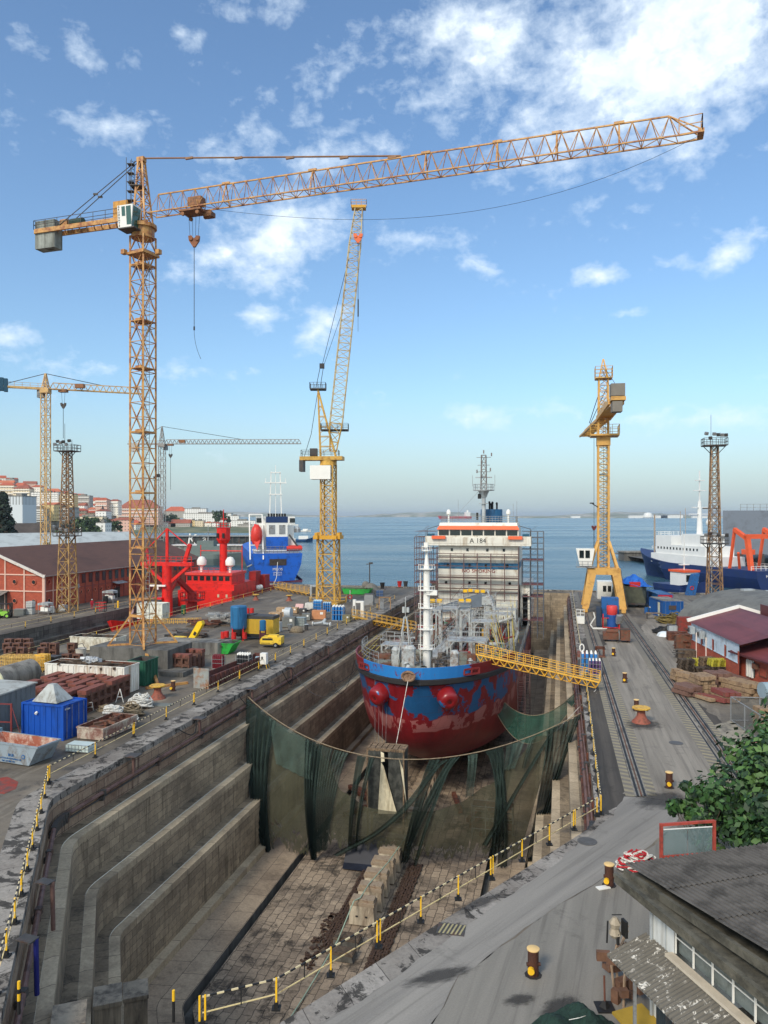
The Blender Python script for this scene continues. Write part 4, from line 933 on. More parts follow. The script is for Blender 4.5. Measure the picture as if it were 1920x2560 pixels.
# blue band, broken by red primer patches
inb=N.math('MULTIPLY',N.ramp(wv,7.9,8.0),N.ramp(wv,11.3,11.2))
pat=N.ramp(N.math('ADD',N.math('MULTIPLY',bl,.55),N.math('MULTIPLY',nb2,.6)),.6,.612)
col=N.mix(N.math('MULTIPLY',inb,pat),redc,N.mix(nb2,lin((22,66,104)),lin((32,90,138))))
inp=N.math('MULTIPLY',N.ramp(wv,6.35,6.4),N.ramp(wv,7.95,7.85))
bl2=blocky(N.mapp(tc,(1.3,1,.45)),.8,9.3)
pat2=N.ramp(N.math('ADD',N.math('MULTIPLY',bl2,.5),N.math('MULTIPLY',nb2,.6)),.52,.54)
col=N.mix(N.math('MULTIPLY',inp,pat2),col,lin((160,96,92)))
col=N.mix(N.ramp(N.noise(N.mapp(tc,(3,3,.2)),1.0,6,.7),.62,.7,0,.5),col,lin((88,24,26)))
hx=N.n('ShaderNodeCombineXYZ'); N.l(yc,hx.inputs[0]); N.l(zc,hx.inputs[1]); pb=N.n('ShaderNodeTexBrick'); N.l(hx.outputs[0],pb.inputs['Vector']); pb.inputs['Scale'].default_value=1; pb.inputs['Brick Width'].default_value=5.5; pb.inputs['Row Height'].default_value=1.7; pb.inputs['Mortar Size'].default_value=.035; pb.inputs['Mortar Smooth'].default_value=.5
col=N.mix(N.math('MULTIPLY',pb.outputs['Fac'],.3),col,lin((70,24,26)))
col=N.mix(N.ramp(N.noise(N.mapp(tc,(2.2,2.2,.12),loc=(4,0,0)),1.0,5,.6),.6,.74,0,.22),col,lin((160,54,52)))
N.bump(N.math('ADD',pb.outputs['Fac'],N.noise(tc,.8,3,.5)),.25,.03,b)
N.l(col,b.inputs['Base Color']); b.inputs['Roughness'].default_value=.46; b.inputs['Specular IOR Level'].default_value=.4
bw,nt,b=newmat('bulwark_paint'); N=NT(nt); tc=N.n('ShaderNodeTexCoord').outputs['Object']; sx=N.n('ShaderNodeSeparateXYZ'); N.l(tc,sx.inputs[0])
nz=N.noise(tc,.9,6,.75,.8); xx=N.math('ADD',sx.outputs[0],N.math('MULTIPLY',N.math('SUBTRACT',nz,.5),1.8))
yy=N.math('ADD',sx.outputs[1],N.math('MULTIPLY',N.math('SUBTRACT',nz,.5),2.0))
f=N.math('MULTIPLY',N.ramp(xx,-5.6,-5.5),N.ramp(xx,5.3,5.2)); f=N.math('MAXIMUM',f,N.math('MULTIPLY',N.ramp(xx,-6.9,-7.0),N.ramp(xx,-8.3,-8.2)))
f=N.math('MULTIPLY',f,N.ramp(yy,6.5,6.4))
f=N.math('MULTIPLY',f,N.ramp(N.noise(tc,.9,7,.8,.9),.62,.58)); col=N.mix(f,lin((120,24,30)),lin((40,124,194))); col=N.mix(N.ramp(N.noise(tc,1.5,8,.75,.8),.66,.7),col,lin((176,150,128)))
N.l(col,b.inputs['Base Color']); b.inputs['Roughness'].default_value=.5
zl=[0,.25,.7,1.3,2.0,2.8,3.6,4.6,5.6,6.6,7.6,8.6,9.4,10.2,11.0,99]
m=MB(); rows=[]
for z in zl:
    row=[]
    for y in ysamp:
        zz=min(z,sheer(y)); ys=stem(zz)
        yy=max(y, ys)
        # shift stations so the stem line stays clean
        yy=ys+(y)*(LEN-ys)/LEN
        row.append((hb(yy,zz),yy,zz))
    rows.append(row)
n=len(ysamp); vs=[]
for sgn in(-1,1):
    for row in rows: vs+= [(sgn*x,y,z) for x,y,z in row]
fs=[]; off=len(rows)*n
for j in range(len(rows)-1):
    for i in range(n-1):
        a=j*n+i; fs.append((a,a+n,a+n+1,a+1)); a+=off; fs.append((a,a+1,a+n+1,a+n))
for j in range(len(rows)-1):
    a=j*n; fs.append((a,a+off,a+off+n,a+n)); a=j*n+n-1; fs.append((a,a+n,a+off+n,a+off))
for i in range(n-1): fs.append((i,i+1,off+i+1,off+i))
m.raw(vs,fs); m.build('hull',hull,ship,smooth=True)
top=rows[-1]
deckm=M('deck_green_grey',(86,92,86),.75,.25,.8,(112,78,60),.5,1)
m=MB()
for i in range(n-1):
    a,b2=top[i],top[i+1]; z0=a[2]-.25 if a[1]<17 else a[2]-.02; z1=b2[2]-.25 if b2[1]<17 else b2[2]-.02
    m.face([(-a[0]+.02,a[1],z0),(a[0]-.02,a[1],z0),(b2[0]-.02,b2[1],z1),(-b2[0]+.02,b2[1],z1)])
m.build('deck',deckm,ship)
# bulwark and the black fender band
m=MB(); bt=[r for r in top if r[1]<17.5]
def bwt(y): return 1.12 if y<15 else max(.25,1.12-(y-15)*.4)
outl=[(-x-.10,y-.05,z) for x,y,z in reversed(bt)]+[(x+.10,y-.05,z) for x,y,z in bt[1:]]
for a,b2 in zip(outl,outl[1:]):
    ha,hb_=bwt(a[1]),bwt(b2[1]); fa=1+.018; 
    A1=(a[0]*fa,a[1]-.12,a[2]+ha);B1=(b2[0]*fa,b2[1]-.12,b2[2]+hb_)
    m.face([a,b2,B1,A1]); i_=.12
    A2=(A1[0]*.985,A1[1]+i_,A1[2]);B2=(B1[0]*.985,B1[1]+i_,B1[2]); m.face([A1,B1,B2,A2]); m.face([(a[0]*.97,a[1]+i_,a[2]-.3),A2,B2,(b2[0]*.97,b2[1]+i_,b2[2]-.3)])
m.build('bulwark',bw,ship)
m=MB()
fb=[(-x,y,z) for x,y,z in reversed(bt)]+[(x,y,z) for x,y,z in bt[1:]]
for a,b2 in zip(fb,fb[1:]):
    o1=lambda p,k,dz:(p[0]*(1+k),p[1]-k*8,p[2]+dz)
    m.face([o1(a,.0,-.62),o1(b2,.0,-.62),o1(b2,.03,-.48),o1(a,.03,-.48)]); m.face([o1(a,.03,-.48),o1(b2,.03,-.48),o1(b2,.03,-.08),o1(a,.03,-.08)]); m.face([o1(a,.03,-.08),o1(b2,.03,-.08),o1(b2,.0,0.06),o1(a,.0,0.06)])
m.build('fender_band',M('fender_black',(40,38,38),.7,.2,1),ship)
# fairleads, hawse ring, anchor bulges
m=MB(); z=sheer(0)+.45
for k in range(12):
    a=2*PI*k/12;b2=2*PI*(k+1)/12; m.cyl((.6*math.cos(a),-.42,z+.42*math.sin(a)),(.6*math.cos(b2),-.42,z+.42*math.sin(b2)),.13,n=6)
m.cbox(0,-.3,z,1.0,.2,.6); m.build('hawse_ring',M('rusty_pale',(150,122,98),.8,.3,3,(90,60,44),.5,3),ship)
for sx_ in(-1,1):
    for y in(4.3,):
        x=hb(y,11.5)+.2; m=MB(); c=V((sx_*(x+.1),y-.25,sheer(y)+.45)); dv=V((sx_*.55,.83,0)) if 0 else V((sx_*.62,.6,0)).normalized()
        p,q=c-dv*.9,c+dv*.9
        for zz in(.28,-.22): m.bar(p+V((0,0,zz)),q+V((0,0,zz)),.16)
        m.bar(p+V((0,0,-.25)),p+V((0,0,.3)),.16); m.bar(q+V((0,0,-.25)),q+V((0,0,.3)),.16); m.cyl(c+V((0,0,-.2)),c+V((0,0,.2)),.1); m.build('fairlead',M('fairlead_red',(120,34,34),.6),ship)
    x,y,z=sx_*3.3,2.05,10.0; m=MB(); dv=V((sx_*.45,-.86,-.30)).normalized()
    c=V((x,y,z)); a=dv.cross(V((0,0,1))).normalized(); u=a.cross(dv).normalized(); 
    prof=[(-1.6,1.05),(.45,.94),(.7,.86),(.82,.7),(.9,.46),(.88,.3),(.8,.16)]
    vs=[];nn_=20
    for d_,r_ in prof:
        for k in range(nn_): th=2*PI*k/nn_; vs.append(c+dv*d_+a*(r_*math.cos(th))+u*(r_*math.sin(th)))
    fs=[(i*nn_+k,i*nn_+(k+1)%nn_,(i+1)*nn_+(k+1)%nn_,(i+1)*nn_+k) for i in range(len(prof)-1) for k in range(nn_)]+[tuple((len(prof)-1)*nn_+k for k in range(nn_))]
    m.raw(vs,fs); pm,nt2,b3=newmat('pod_paint'); N2=NT(nt2); tc2=N2.n('ShaderNodeTexCoord').outputs['Object']
    N2.l(N2.mix(N2.ramp(N2.noise(tc2,.9,3,.6,.6),.64,.66),lin((132,26,30)),lin((40,98,150))),b3.inputs['Base Color']); b3.inputs['Roughness'].default_value=.3
    po=m.build('anchor_pocket',pm,ship,smooth=True)
    m=MB(); m.cyl(c+dv*.6,c+dv*.84,.1,.18,n=10); o=m.build('hub',M('hub_dark',(90,28,28),.5),ship); o.parent=po
# deck fittings on the forecastle
zf=11.45; gal=M('winch_grey_green',(120,126,118),.65,.2,2,(100,74,58),.5,2); pw=M('pipe_pale_grey',(170,174,172),.5,.12,1,(120,96,80),.4,1.5)
m=MB(); pts=[(-x+.35,y+.3,z+.85) for x,y,z in reversed(bt)]+[(x-.35,y+.3,z+.85) for x,y,z in bt[1:]]
deckrail(m,[p for p in pts if p[1]>3.0 and p[0]<0],1.2,.05,1.2,rows=3); deckrail(m,[p for p in pts if p[1]>9 and p[0]>0],1.2,.05,1.2,rows=3); m.build('bow_railing',steel,ship)
rnd=random.Random(4)
for k in range(14):
    m=MB(); x=rnd.uniform(-6.2,6.2); y=rnd.uniform(2.8,14); 
    if abs(x)>hb(y,11)-1: continue
    a=rnd.choice((0,R(90),R(20)))
    m.cyl((x-.7*math.cos(a),y-.7*math.sin(a),zf+.7),(x+.7*math.cos(a),y+.7*math.sin(a),zf+.7),.42,n=12); m.cyl((x-.75*math.cos(a),y-.75*math.sin(a),zf+.7),(x-.6*math.cos(a),y-.6*math.sin(a),zf+.7),.65,n=12); m.cbox(x,y,zf+.15,1.7,1.1,.5,a); m.cbox(x+.95*math.cos(a),y+.95*math.sin(a),zf+.55,.5,.9,1.0,a)
    m.build('mooring_winch',gal if k%3 else rust2,ship,smooth=True)
for k in range(16):
    m=MB(); x=rnd.uniform(-6.8,6.8); y=rnd.uniform(1.8,15)
    if abs(x)>hb(y,11)-.6: continue
    h_=rnd.uniform(.6,1.5); m.cyl((x,y,zf-.2),(x,y,zf+h_),.16,n=8); m.cyl((x,y,zf+h_),(x,y,zf+h_+.25),.3,.1,n=8); m.cyl((x+.6,y,zf-.2),(x+.6,y,zf+h_*.7),.16,n=8); m.build('bollard' if k%2 else 'vent_pipe',dsteel if k%2 else pw,ship,smooth=True)
m=MB()
for k in range(60):
    x=rnd.uniform(-6.3,6.3); y=rnd.uniform(2,15)
    if abs(x)>hb(y,11)-.8: continue
    m.cbox(x,y,zf+rnd.uniform(0,.5),rnd.uniform(.2,.9),rnd.uniform(.2,.8),rnd.uniform(.2,.8),rnd.uniform(0,1.5))
m.build('deck_gear',M('mixed_deck_gear',(84,72,62),.8,.5,4,(150,144,136),.5,3),ship)
for x,y,h_ in((-2.6,6.3,2.4),(-1.3,5.2,3.0),(-.8,5.0,3.0),(3.3,7.2,2.0)):
    m=MB(); m.box(x-.4,y-.4,zf,x+.4,y+.4,zf+h_*.75); m.lathe([(.42,0),(.5,.5),(.3,.8)],10,(x,y,zf+h_*.7)); m.build('ventilator',pw,ship)
# white foremast
mx,my=0.35,7.6; m=MB()
m.lathe([(.42,0),(.36,6),(.34,10.4),(.45,10.45),(.45,10.6),(.3,10.65),(.12,12.2),(.1,13.2)],14,(mx,my,zf-.2)); mast=m.build('foremast',whitec,ship,smooth=True)
for z in(2.2,4.2,6.4,8.2,10.4,12.3):
    m=MB(); w_=.85 if z<11 else .5
    for q in(0,.45): 
        pts=[(mx+w_*math.cos(a),my+w_*math.sin(a),zf+z+q) for a in[R(200+k*30) for k in range(6)]]; m.path(pts,.03,4)
    for k in range(6): a=R(200+k*30); m.bar((mx+w_*math.cos(a),my+w_*math.sin(a),zf+z-.05),(mx+w_*math.cos(a),my+w_*math.sin(a),zf+z+.5),.04)
    m.cbox(mx,my-.1,zf+z,1.3 if w_>.6 else .6,1.0,.07); m.build('mast_platform',whitec,ship)
m=MB(); ladder(m,(mx-.62,my-.2,zf),(mx-.62,my-.2,zf+10),.4,(0,1,0),.04,.35); m.build('mast_ladder',whitec,ship)
m=MB(); m.cbox(mx+.6,my-.3,zf+8.0,1.1,.4,.5); m.cbox(mx,my-.4,zf+12.9,.4,.3,.5); m.build('mast_light',whitec,ship)
# small pyramid mast left of it
m=MB(); x,y=-1.6,6.2
for i,j in((-1,-1),(1,-1),(1,1),(-1,1)): m.bar((x+i*.8,y+j*.8,zf),(x+i*.12,y+j*.12,zf+5.6),.09)
m.bar((x,y,zf+5.4),(x,y,zf+7.6),.07); m.cbox(x-.2,y,zf+6.3,.25,.25,.6); m.cbox(x+.25,y,zf+6.3,.25,.25,.5); m.build('signal_mast',pw,ship)
# platforms, catwalks, pipework between forecastle and bridge
zd=8.58
def platf(x0,y0,x1,y1,z,legs=True,name='platform',mt=pw,rail=True,zb_=zd):
    m=MB(); m.box(x0,y0,z-.12,x1,y1,z)
    if legs:
        for x in(x0+.12,x1-.12):
            for y in(y0+.12,y1-.12): m.bar((x,y,zb_),(x,y,z-.1),.2)
        m.bar((x0+.2,y0+.12,z-.9),(x0+.9,y0+.12,z-.15),.14); m.bar((x1-.2,y0+.12,z-.9),(x1-.9,y0+.12,z-.15),.14)
    if rail: deckrail(m,[(x0,y0,z),(x1,y0,z),(x1,y1,z),(x0,y1,z)],1.1,.05,1.1,True)
    m.build(name,mt,ship)
platf(1.2,15.5,5.8,18.5,zf+1.8); platf(-6.2,14.5,-2.9,17,zf+1.2); platf(3.0,24,6.2,27,zf+2.8); platf(-2.4,30,.6,33,zf+3.6); platf(3.6,34,7.4,37,zf+2.5); platf(-1.2,44,4.2,48,zf+3.0); platf(4.2,41,7.6,44,zf+2.3)
platf(-2.5,26,-1.0,27.5,zf+3.9,name='hose_tower'); platf(1.2,27,2.6,28.4,zf+3.8,name='hose_tower')
m=MB(); 
for k in range(16): y=17+k*2.7; m.bar((-1.0,y,zd),(-1.0,y,zd+2.6),.12); m.bar((.4,y,zd),(.4,y,zd+2.6),.12)
m.box(-1.0,16,zd+2.6,.4,60,zd+2.68); deckrail(m,[(-1.0,16,zd+2.7),(-1.0,60,zd+2.7)],1.1,.05,1.6); deckrail(m,[(.4,16,zd+2.7),(.4,60,zd+2.7)],1.1,.05,1.6); m.build('catwalk',pw,ship)
pipemats=[pw,M('deck_red_pipe',(140,44,40),.55,.2,1),M('deck_green_pipe',(44,104,72),.55,.2,1),M('deck_brown_pipe',(120,96,84),.6,.25,1),dsteel]
for k in range(22):
    m=MB(); x=rnd.uniform(-7.2,7.2); y0=rnd.uniform(17,40); y1=y0+rnd.uniform(8,20); z=zd+rnd.uniform(.4,2.6); r_=rnd.uniform(.09,.22)
    pts=[(x,y0,zd),(x,y0,z),(x,min(y1,59),z),(x,min(y1,59),zd)]
    if rnd.random()<.5: pts=[(x,y0,z),(x,(y0+y1)/2,z),(x+rnd.uniform(-2,2),(y0+y1)/2,z),(x+rnd.uniform(-2,2),min(59,y1),z)]
    m.path(pts,r_,7); m.build('deck_pipe',pipemats[k%5],ship,smooth=True)
for k in range(16):
    m=MB(); y=rnd.uniform(18,58); z=zd+rnd.uniform(.6,3); x0=rnd.uniform(-7.5,0); x1=x0+rnd.uniform(3,7.5)
    m.path([(x0,y,zd),(x0,y,z),(x1,y,z),(x1,y,zd)],rnd.uniform(.09,.18),7); m.build('cross_pipe',pipemats[(k*2)%5],ship,smooth=True)
for k in range(12):
    m=MB(); x=rnd.uniform(-6.5,6.8); y=rnd.uniform(18,56); h_=rnd.uniform(1.2,3.2); w_=rnd.uniform(.6,1.3)
    m.box(x-w_/2,y-.4,zd,x+w_/2,y+.5,zd+h_*.8); m.cyl((x,y,zd+h_*.8),(x,y,zd+h_),.2); m.build('deck_locker',[pw,gal,red,deckm,c_yellow][k%5],ship)
m=MB()
for k in range(300):
    x=rnd.uniform(-7.6,7.6); y=rnd.uniform(15,59); z=zd+rnd.uniform(0,2.0); s_=rnd.uniform(.15,.7); 
    if rnd.random()<.5: m.cbox(x,y,z,s_,s_*rnd.uniform(.5,2),s_,rnd.uniform(0,1.5))
    else: m.cyl((x,y,z),(x,y,z+rnd.uniform(.4,1.6)),s_*.25,n=6)
m.build('valve_gear',M('valve_gear_mix',(84,78,70),.7,.6,3,(150,56,44),.45,1.3),ship)
m=MB()
for k in range(46):
    x=rnd.uniform(-7.4,7.4); y=rnd.uniform(18,59); z=zd; h_=rnd.uniform(2,5.2); m.bar((x,y,z),(x,y,z+h_),.06)
    if rnd.random()<.6: m.bar((x,y,z+h_*.8),(x+rnd.uniform(-2.5,2.5),y,z+h_*.8),.06)
m.build('pipe_davit',steel,ship)
m=MB()
for x0,y0,z0,x1,y1,z1 in((5.9,16.5,zf+1.8,7.3,13.5,zf-.2),(5.8,24,zf+2.8,7.6,20,zd+1),(7,35,zf+2.5,7.8,29,zd),(-6.4,15,zf+1.2,-7.6,10.5,zf-.3),(2.2,46,zf+3,5.5,40,zd),(6.5,50,zd+5.4,7.5,44,zd)):
    for q in(-.3,.3): m.bar((x0+q,y0,z0),(x1+q,y1,z1),.06); m.bar((x0+q,y0,z0+1),(x1+q,y1,z1+1),.035)
m.build('sloping_ladder',M('ladder_yellow',(180,160,80),.55,.15,1),ship)
m=MB()
for x,y,z in((-2.2,26.4,zf+5.0),(-1.3,26.6,zf+5.0),(1.4,27.4,zf+5),(2.3,27.6,zf+5),(-.5,47,zf+4.3),(.3,47,zf+4.4),(1.3,47,zf+4.3),(2.2,47,zf+4.3)): m.cbox(x,y,z,.6,.5,.42,.3)
m.build('monitor_gun',yel,ship)
# grey cargo crane boom lying across the deck, pale box, hose loops
m=MB(); m.extr([(-6.0,36.5,zf+1.7),(-5.8,36.5,zf+2.1),(2.3,44,zf+4.3),(2.9,44,zf+3.9),(2.9,44,zf+2.4),(1.5,44,zf+2.5)],(0,.9,0)); m.build('cargo_crane_boom',M('boom_grey',(112,120,128),.5,.12,.8),ship)
m=MB(); m.cyl((3.2,44.4,zd),(3.2,44.4,zf+3.9),.6,n=12); m.cbox(3.2,44.4,zf+3.2,1.6,1.6,1.2); m.build('cargo_crane_post',pw,ship)
m=MB(); m.box(3.4,55,zd+1.6,6.9,58,zd+4.4); m.build('pale_deck_house',M('cream_sheet',(214,210,190),.6,.05,1),ship); m=MB(); m.box(2.9,54.8,zd,7.2,60,zd+1.6); m.build('grey_deck_house',pw,ship)
gm2=M('green_cradle',(36,96,66),.6,.2,1)
m=MB(); 
for k in range(6): m.bar((4.6+k*.35,21,zd),(6.4+k*.1,29-k,zd+2.6),.28)
m.cbox(5.6,24,zd+.9,2.4,5,.5); m.build('boat_cradle',gm2,ship)
m=MB(); m.path([(4.2,22,zd+3.4),(6.0,22.5,zd+3.2),(7.6,23.5,zd+2.2),(7.7,23.8,zd+.2)],.16,8); m.path([(5.5,33,zd+4.4),(7.6,34,zd+5),(8.2,34.5,zd+3),(7.8,34.5,zd+1.6)],.17,8); m.path([(3.2,44,zf+4.8),(5.0,36,zf+2.6)],.14,6); m.build('pale_hose_arm',pw,ship,smooth=True)
# deck edge railing and side pipe
m=MB(); deckrail(m,[(8.6,24,zd),(8.6,60,zd)],1.1,.05,1.8,rows=3); deckrail(m,[(-8.6,24,zd),(-8.6,60,zd)],1.1,.05,1.8,rows=3); m.build('deck_railing',steel,ship)
# ---- superstructure
cw=M('ship_cream_white',(226,222,208),.5,.05,.5,(176,160,138),.3,.8,True)
y0=61.; T=lambda wz: wz+10.6
m=MB(); m.box(-6.85,y0,zd-.2,6.85,y0+14,T(11.6)); sup=m.build('superstructure',cw,ship)
m=MB(); m.box(-8.7,y0+4,zd-.2,8.7,y0+20,T(4.6)); m.build('poop_house',cw,ship)
m=MB(); m.box(-6.87,y0-.02,T(7.55),6.87,y0+.05,T(8.6)); m.box(6.8,y0-.02,T(7.55),6.87,y0+14,T(8.6)); m.build('blue_stripe',M('stripe_blue',(48,112,150),.5,.15,.8,(28,70,104),.4,1),ship)
m=MB()
for z in(6.15,9.75,3.5): m.box(-6.95,y0-.12,T(z),6.95,y0+.02,T(z)+.1)
m.build('deck_ledge',M('ledge_grey',(150,142,130),.6,.1,1),ship)
for row,(z,xs) in enumerate(((10.85,(-4.5,-1.8,1.6,4.4)),(8.15,(-5.2,-1.45,1.35,5.0)),(5.15,(-5.5,-1.45,1.3,5.4)))):
    for x in xs: m=MB(); m.box(x-.2,y0-.06,T(z)-.25,x+.2,y0-.005,T(z)+.25); m.build('porthole_window',glass_d,ship)
# bridge: wing deck, wheelhouse, sloping orange brow
m=MB(); m.box(-9.0,y0-1.0,T(11.6),9.0,y0+3.5,T(12.05)); m.box(-6.2,y0-.9,T(12.05),6.2,y0-.8,T(13.05)); 
for q in(-1,1): 
    xs=sorted((q*6.1,q*9.0)); m.box(xs[0],y0-1.0,T(12.05),xs[1],y0-.9,T(13.2)); m.box(q*9-.06 if q>0 else -9.0,y0-1,T(12.05),9.0 if q>0 else -8.94,y0+3.5,T(13.2))
m.box(-8.6,y0-1.05,T(11.95),8.6,y0-1.0,T(12.9)); m.build('bridge_wing',cw,ship)
m=MB(); m.prism([(-6.9,y0-.35),(6.9,y0-.35),(6.9,y0+7),(-6.9,y0+7)],T(12.05),T(14.75)); wh=m.build('wheelhouse',cw,ship)
m=MB(); m.extr([(-7.05,y0-.75,T(14.35)),(7.05,y0-.75,T(14.35)),(6.7,y0-.25,T(14.98)),(-6.7,y0-.25,T(14.98))],(0,.3,0)); 
m.cbox(-6.6,y0-1.35,T(13.0),2.35,.5,.55); m.cbox(6.4,y0-1.35,T(13.0),2.35,.5,.55); m.build('orange_panel',M('ship_orange',(236,108,66),.5,.06,1),ship)
m=MB(); m.extr([(-6.7,y0-.2,T(14.98)),(6.7,y0-.2,T(14.98)),(6.6,y0+0,T(15.5)),(-6.6,y0,T(15.5))],(0,6.5,0)); m.build('wheelhouse_roof',cw,ship)
for k in range(7):
    x=-5.85+k*1.95; m=MB(); m.box(x-.86,y0-.42,T(13.35),x+.86,y0-.34,T(14.25)); w=m.build('bridge_window',M('bridge_glass',(24,38,36),.08,.2,1,spec=.8),ship); w.parent=wh
m=MB(); 
for q in(-1,1): m.cbox(q*8.1,y0-.3,T(13.35),1.1,.8,.5)
m.build('wing_console',M('tarp_teal',(34,84,106),.7),ship)
m=MB(); 
for q in(-1,1): m.bar((q*6.9,y0+.5,T(15.0)),(q*8.9,y0+.5,T(14.4)),.1); m.bar((q*8.9,y0+.5,T(14.4)),(q*8.9,y0+.5,T(13.2)),.08); m.bar((q*8.9,y0-.9,T(14.3)),(q*8.9,y0-.9,T(13.2)),.08)
m.build('awning_frame',dsteel,ship)
m=MB(); deckrail(m,[(-6.4,y0+.2,T(15.5)),(6.4,y0+.2,T(15.5)),(6.4,y0+6,T(15.5)),(-6.4,y0+6,T(15.5))],1.1,.05,1.0,True,3); m.build('monkey_island_railing',steel,ship)
for q in(-5.2,5.1): m=MB(); m.cyl((q,y0+1,T(15.4)),(q,y0+1,T(16.9)),.16); m.lathe([(.1,0),(.38,.15),(.4,.6),(.2,.95),(.02,1.02)],12,(q,y0+1,T(16.8))); m.build('radome',whitec,ship,smooth=True)
m=MB(); m.lathe([(2.0,0),(2.0,5.2),(1.95,5.3)],20,(1.4,y0+10.5,T(12.6))); m.build('funnel',M('funnel_blue',(30,88,128),.5,.12,.6,(20,60,92),.4,1.5,True),ship,smooth=True)
m=MB()
for x,y,h_ in((.2,10.3,2.0),(1.0,10.8,2.2),(1.6,10.4,2.1),(2.4,10.3,1.9),(1.3,11.2,1.7)): m.cyl((x,y0+y,T(17.4)),(x,y0+y,T(17.5+h_*.7)),.16,n=8); m.cyl((x,y0+y,T(17.5+h_*.7)),(x,y0+y-.3,T(17.7+h_*.7)),.2,n=8)
m.build('exhaust_pipe',blk,ship,smooth=True)
m=MB(); mmx,mmy=.35,y0+6.5; m.cyl((mmx,mmy,T(12.5)),(mmx,mmy,T(20.4)),.42,.34,n=12); m.cyl((mmx,mmy,T(20)),(mmx,mmy,T(21.2)),.5,1.0,n=12); m.build('main_mast',ltgrey,ship,smooth=True)
m=MB(); m.cyl((mmx,mmy,T(21.2)),(mmx,mmy,T(21.35)),1.9,n=14); deckrail(m,[(mmx+1.85*math.cos(R(k*45)),mmy+1.85*math.sin(R(k*45)),T(21.35)) for k in range(8)],1.0,.06,.8,True); m.cbox(mmx,mmy,T(23.6),3.0,.3,.18); m.cbox(mmx,mmy-.2,T(18.9),1.6,.9,.12); m.build('radar_platform',ltgrey,ship)
m=MB(); lattice(m,(mmx,mmy,T(21.3)),(mmx,mmy,T(27.6)),1.0,.8,5,leg=.14,dg=.09,style='Z'); 
for z,w_ in((24.6,2.4),(25.8,2.2),(27.2,2.6)): m.bar((mmx-w_/2,mmy,T(z)),(mmx+w_/2,mmy,T(z)),.08)
for x,z in((1.4,27.7),(-1.2,24.7),(1.2,25),(0,28.2)): m.cbox(mmx+x,mmy,T(z),.22,.22,.6)
m.bar((mmx-2,mmy,T(22)),(mmx-2,mmy,T(24)),.05); m.bar((mmx+2,mmy,T(22)),(mmx+2,mmy,T(24)),.05); m.build('lattice_topmast',M('mast_grey_brown',(120,112,108),.6,.2),ship)
m=MB(); m.cbox(mmx-.7,mmy-.5,T(20.2),.6,.2,.9,.3); m.cbox(mmx-1.1,mmy-.5,T(16.6),.35,.3,1.3); m.build('horn',blk,ship)
m=MB(); 
for x,z in((-3.6,19.5),(-5.6,17.6),(5.9,18.8),(6.5,19.2)): m.bar((x,y0+1.5,T(15.5)),(x,y0+1.5,T(z)),.05)
m.cyl((mmx-1,mmy,T(21)),(-5,y0+1,T(15.5)),.03,n=4); m.build('whip_antenna',steel,ship)
rdx=(R(90),0,0)
text('A 184',1.15,blk,ship,(.1,y0-1.08,T(12.42)),rdx,sx=1.0)
text('NO SMOKING',.86,M('sign_red_text',(150,52,46),.6),ship,(.1,y0-.05,T(7.2)),rdx,sx=1.05,ext=.02)
text('BRAVIO',.55,M('faint_blue_text',(120,150,176),.6),ship,(-.75,y0-.05,T(4.55)),rdx,ext=.02)
# poop structure right side with arch opening
m=MB(); m.box(7.2,y0+.3,T(-1.9),7.5,y0+6,T(3.9)); m.box(8.4,y0+.3,T(-1.9),8.75,y0+6,T(3.9)); m.box(7.2,y0+.25,T(3.4),8.75,y0+.6,T(4.9)); m.box(7.5,y0+3,T(-1.9),8.4,y0+3.1,T(3.4)); m.build('side_gallery',cw,ship)
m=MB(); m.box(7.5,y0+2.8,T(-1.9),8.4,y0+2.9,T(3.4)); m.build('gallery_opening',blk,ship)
# ---- scaffolding round the bridge front
scf=M('scaffold_tube',(110,84,80),.6,.2,1,(80,60,56),.4,1)
sc=thing('scaffolding','scaffolding of tubes and plank decks wrapped around the white bridge front','scaffolding',tuple(D(SY+y0-1.6,0,-2.0)),RZD)
m=MB()
for x in(-6.9,-4.6,-2.3,0,2.3,4.6,6.9):
    for y in(0,1.0): m.bar((x,y,0),(x,y,12.3 if abs(x)<6.5 else 13.4),.085)
for z in(1,2,3.1,4.4,5.6,6.3,7.0,8.1,8.5,10.1,11.6,12.2):
    for y in(0,1.0): m.bar((-7,y,z),(7,y,z),.06)
for k,(x,z) in enumerate(((-4.6,4.1),(2.3,4.1),(-4.6,.5),(2.3,.8))): m.bar((x,0,z),(x+(2.3 if k!=1 else 2.0),0,z+2.8 if k in(0,2) else z+2.4),.06)
m.build('tube_frame',scf,sc)
m=MB()
for z in(3.1,6.3,8.1,11.6): m.box(-7,0.05,z-.08,7,.95,z-.02)
m.build('plank_deck',wood_d,sc)
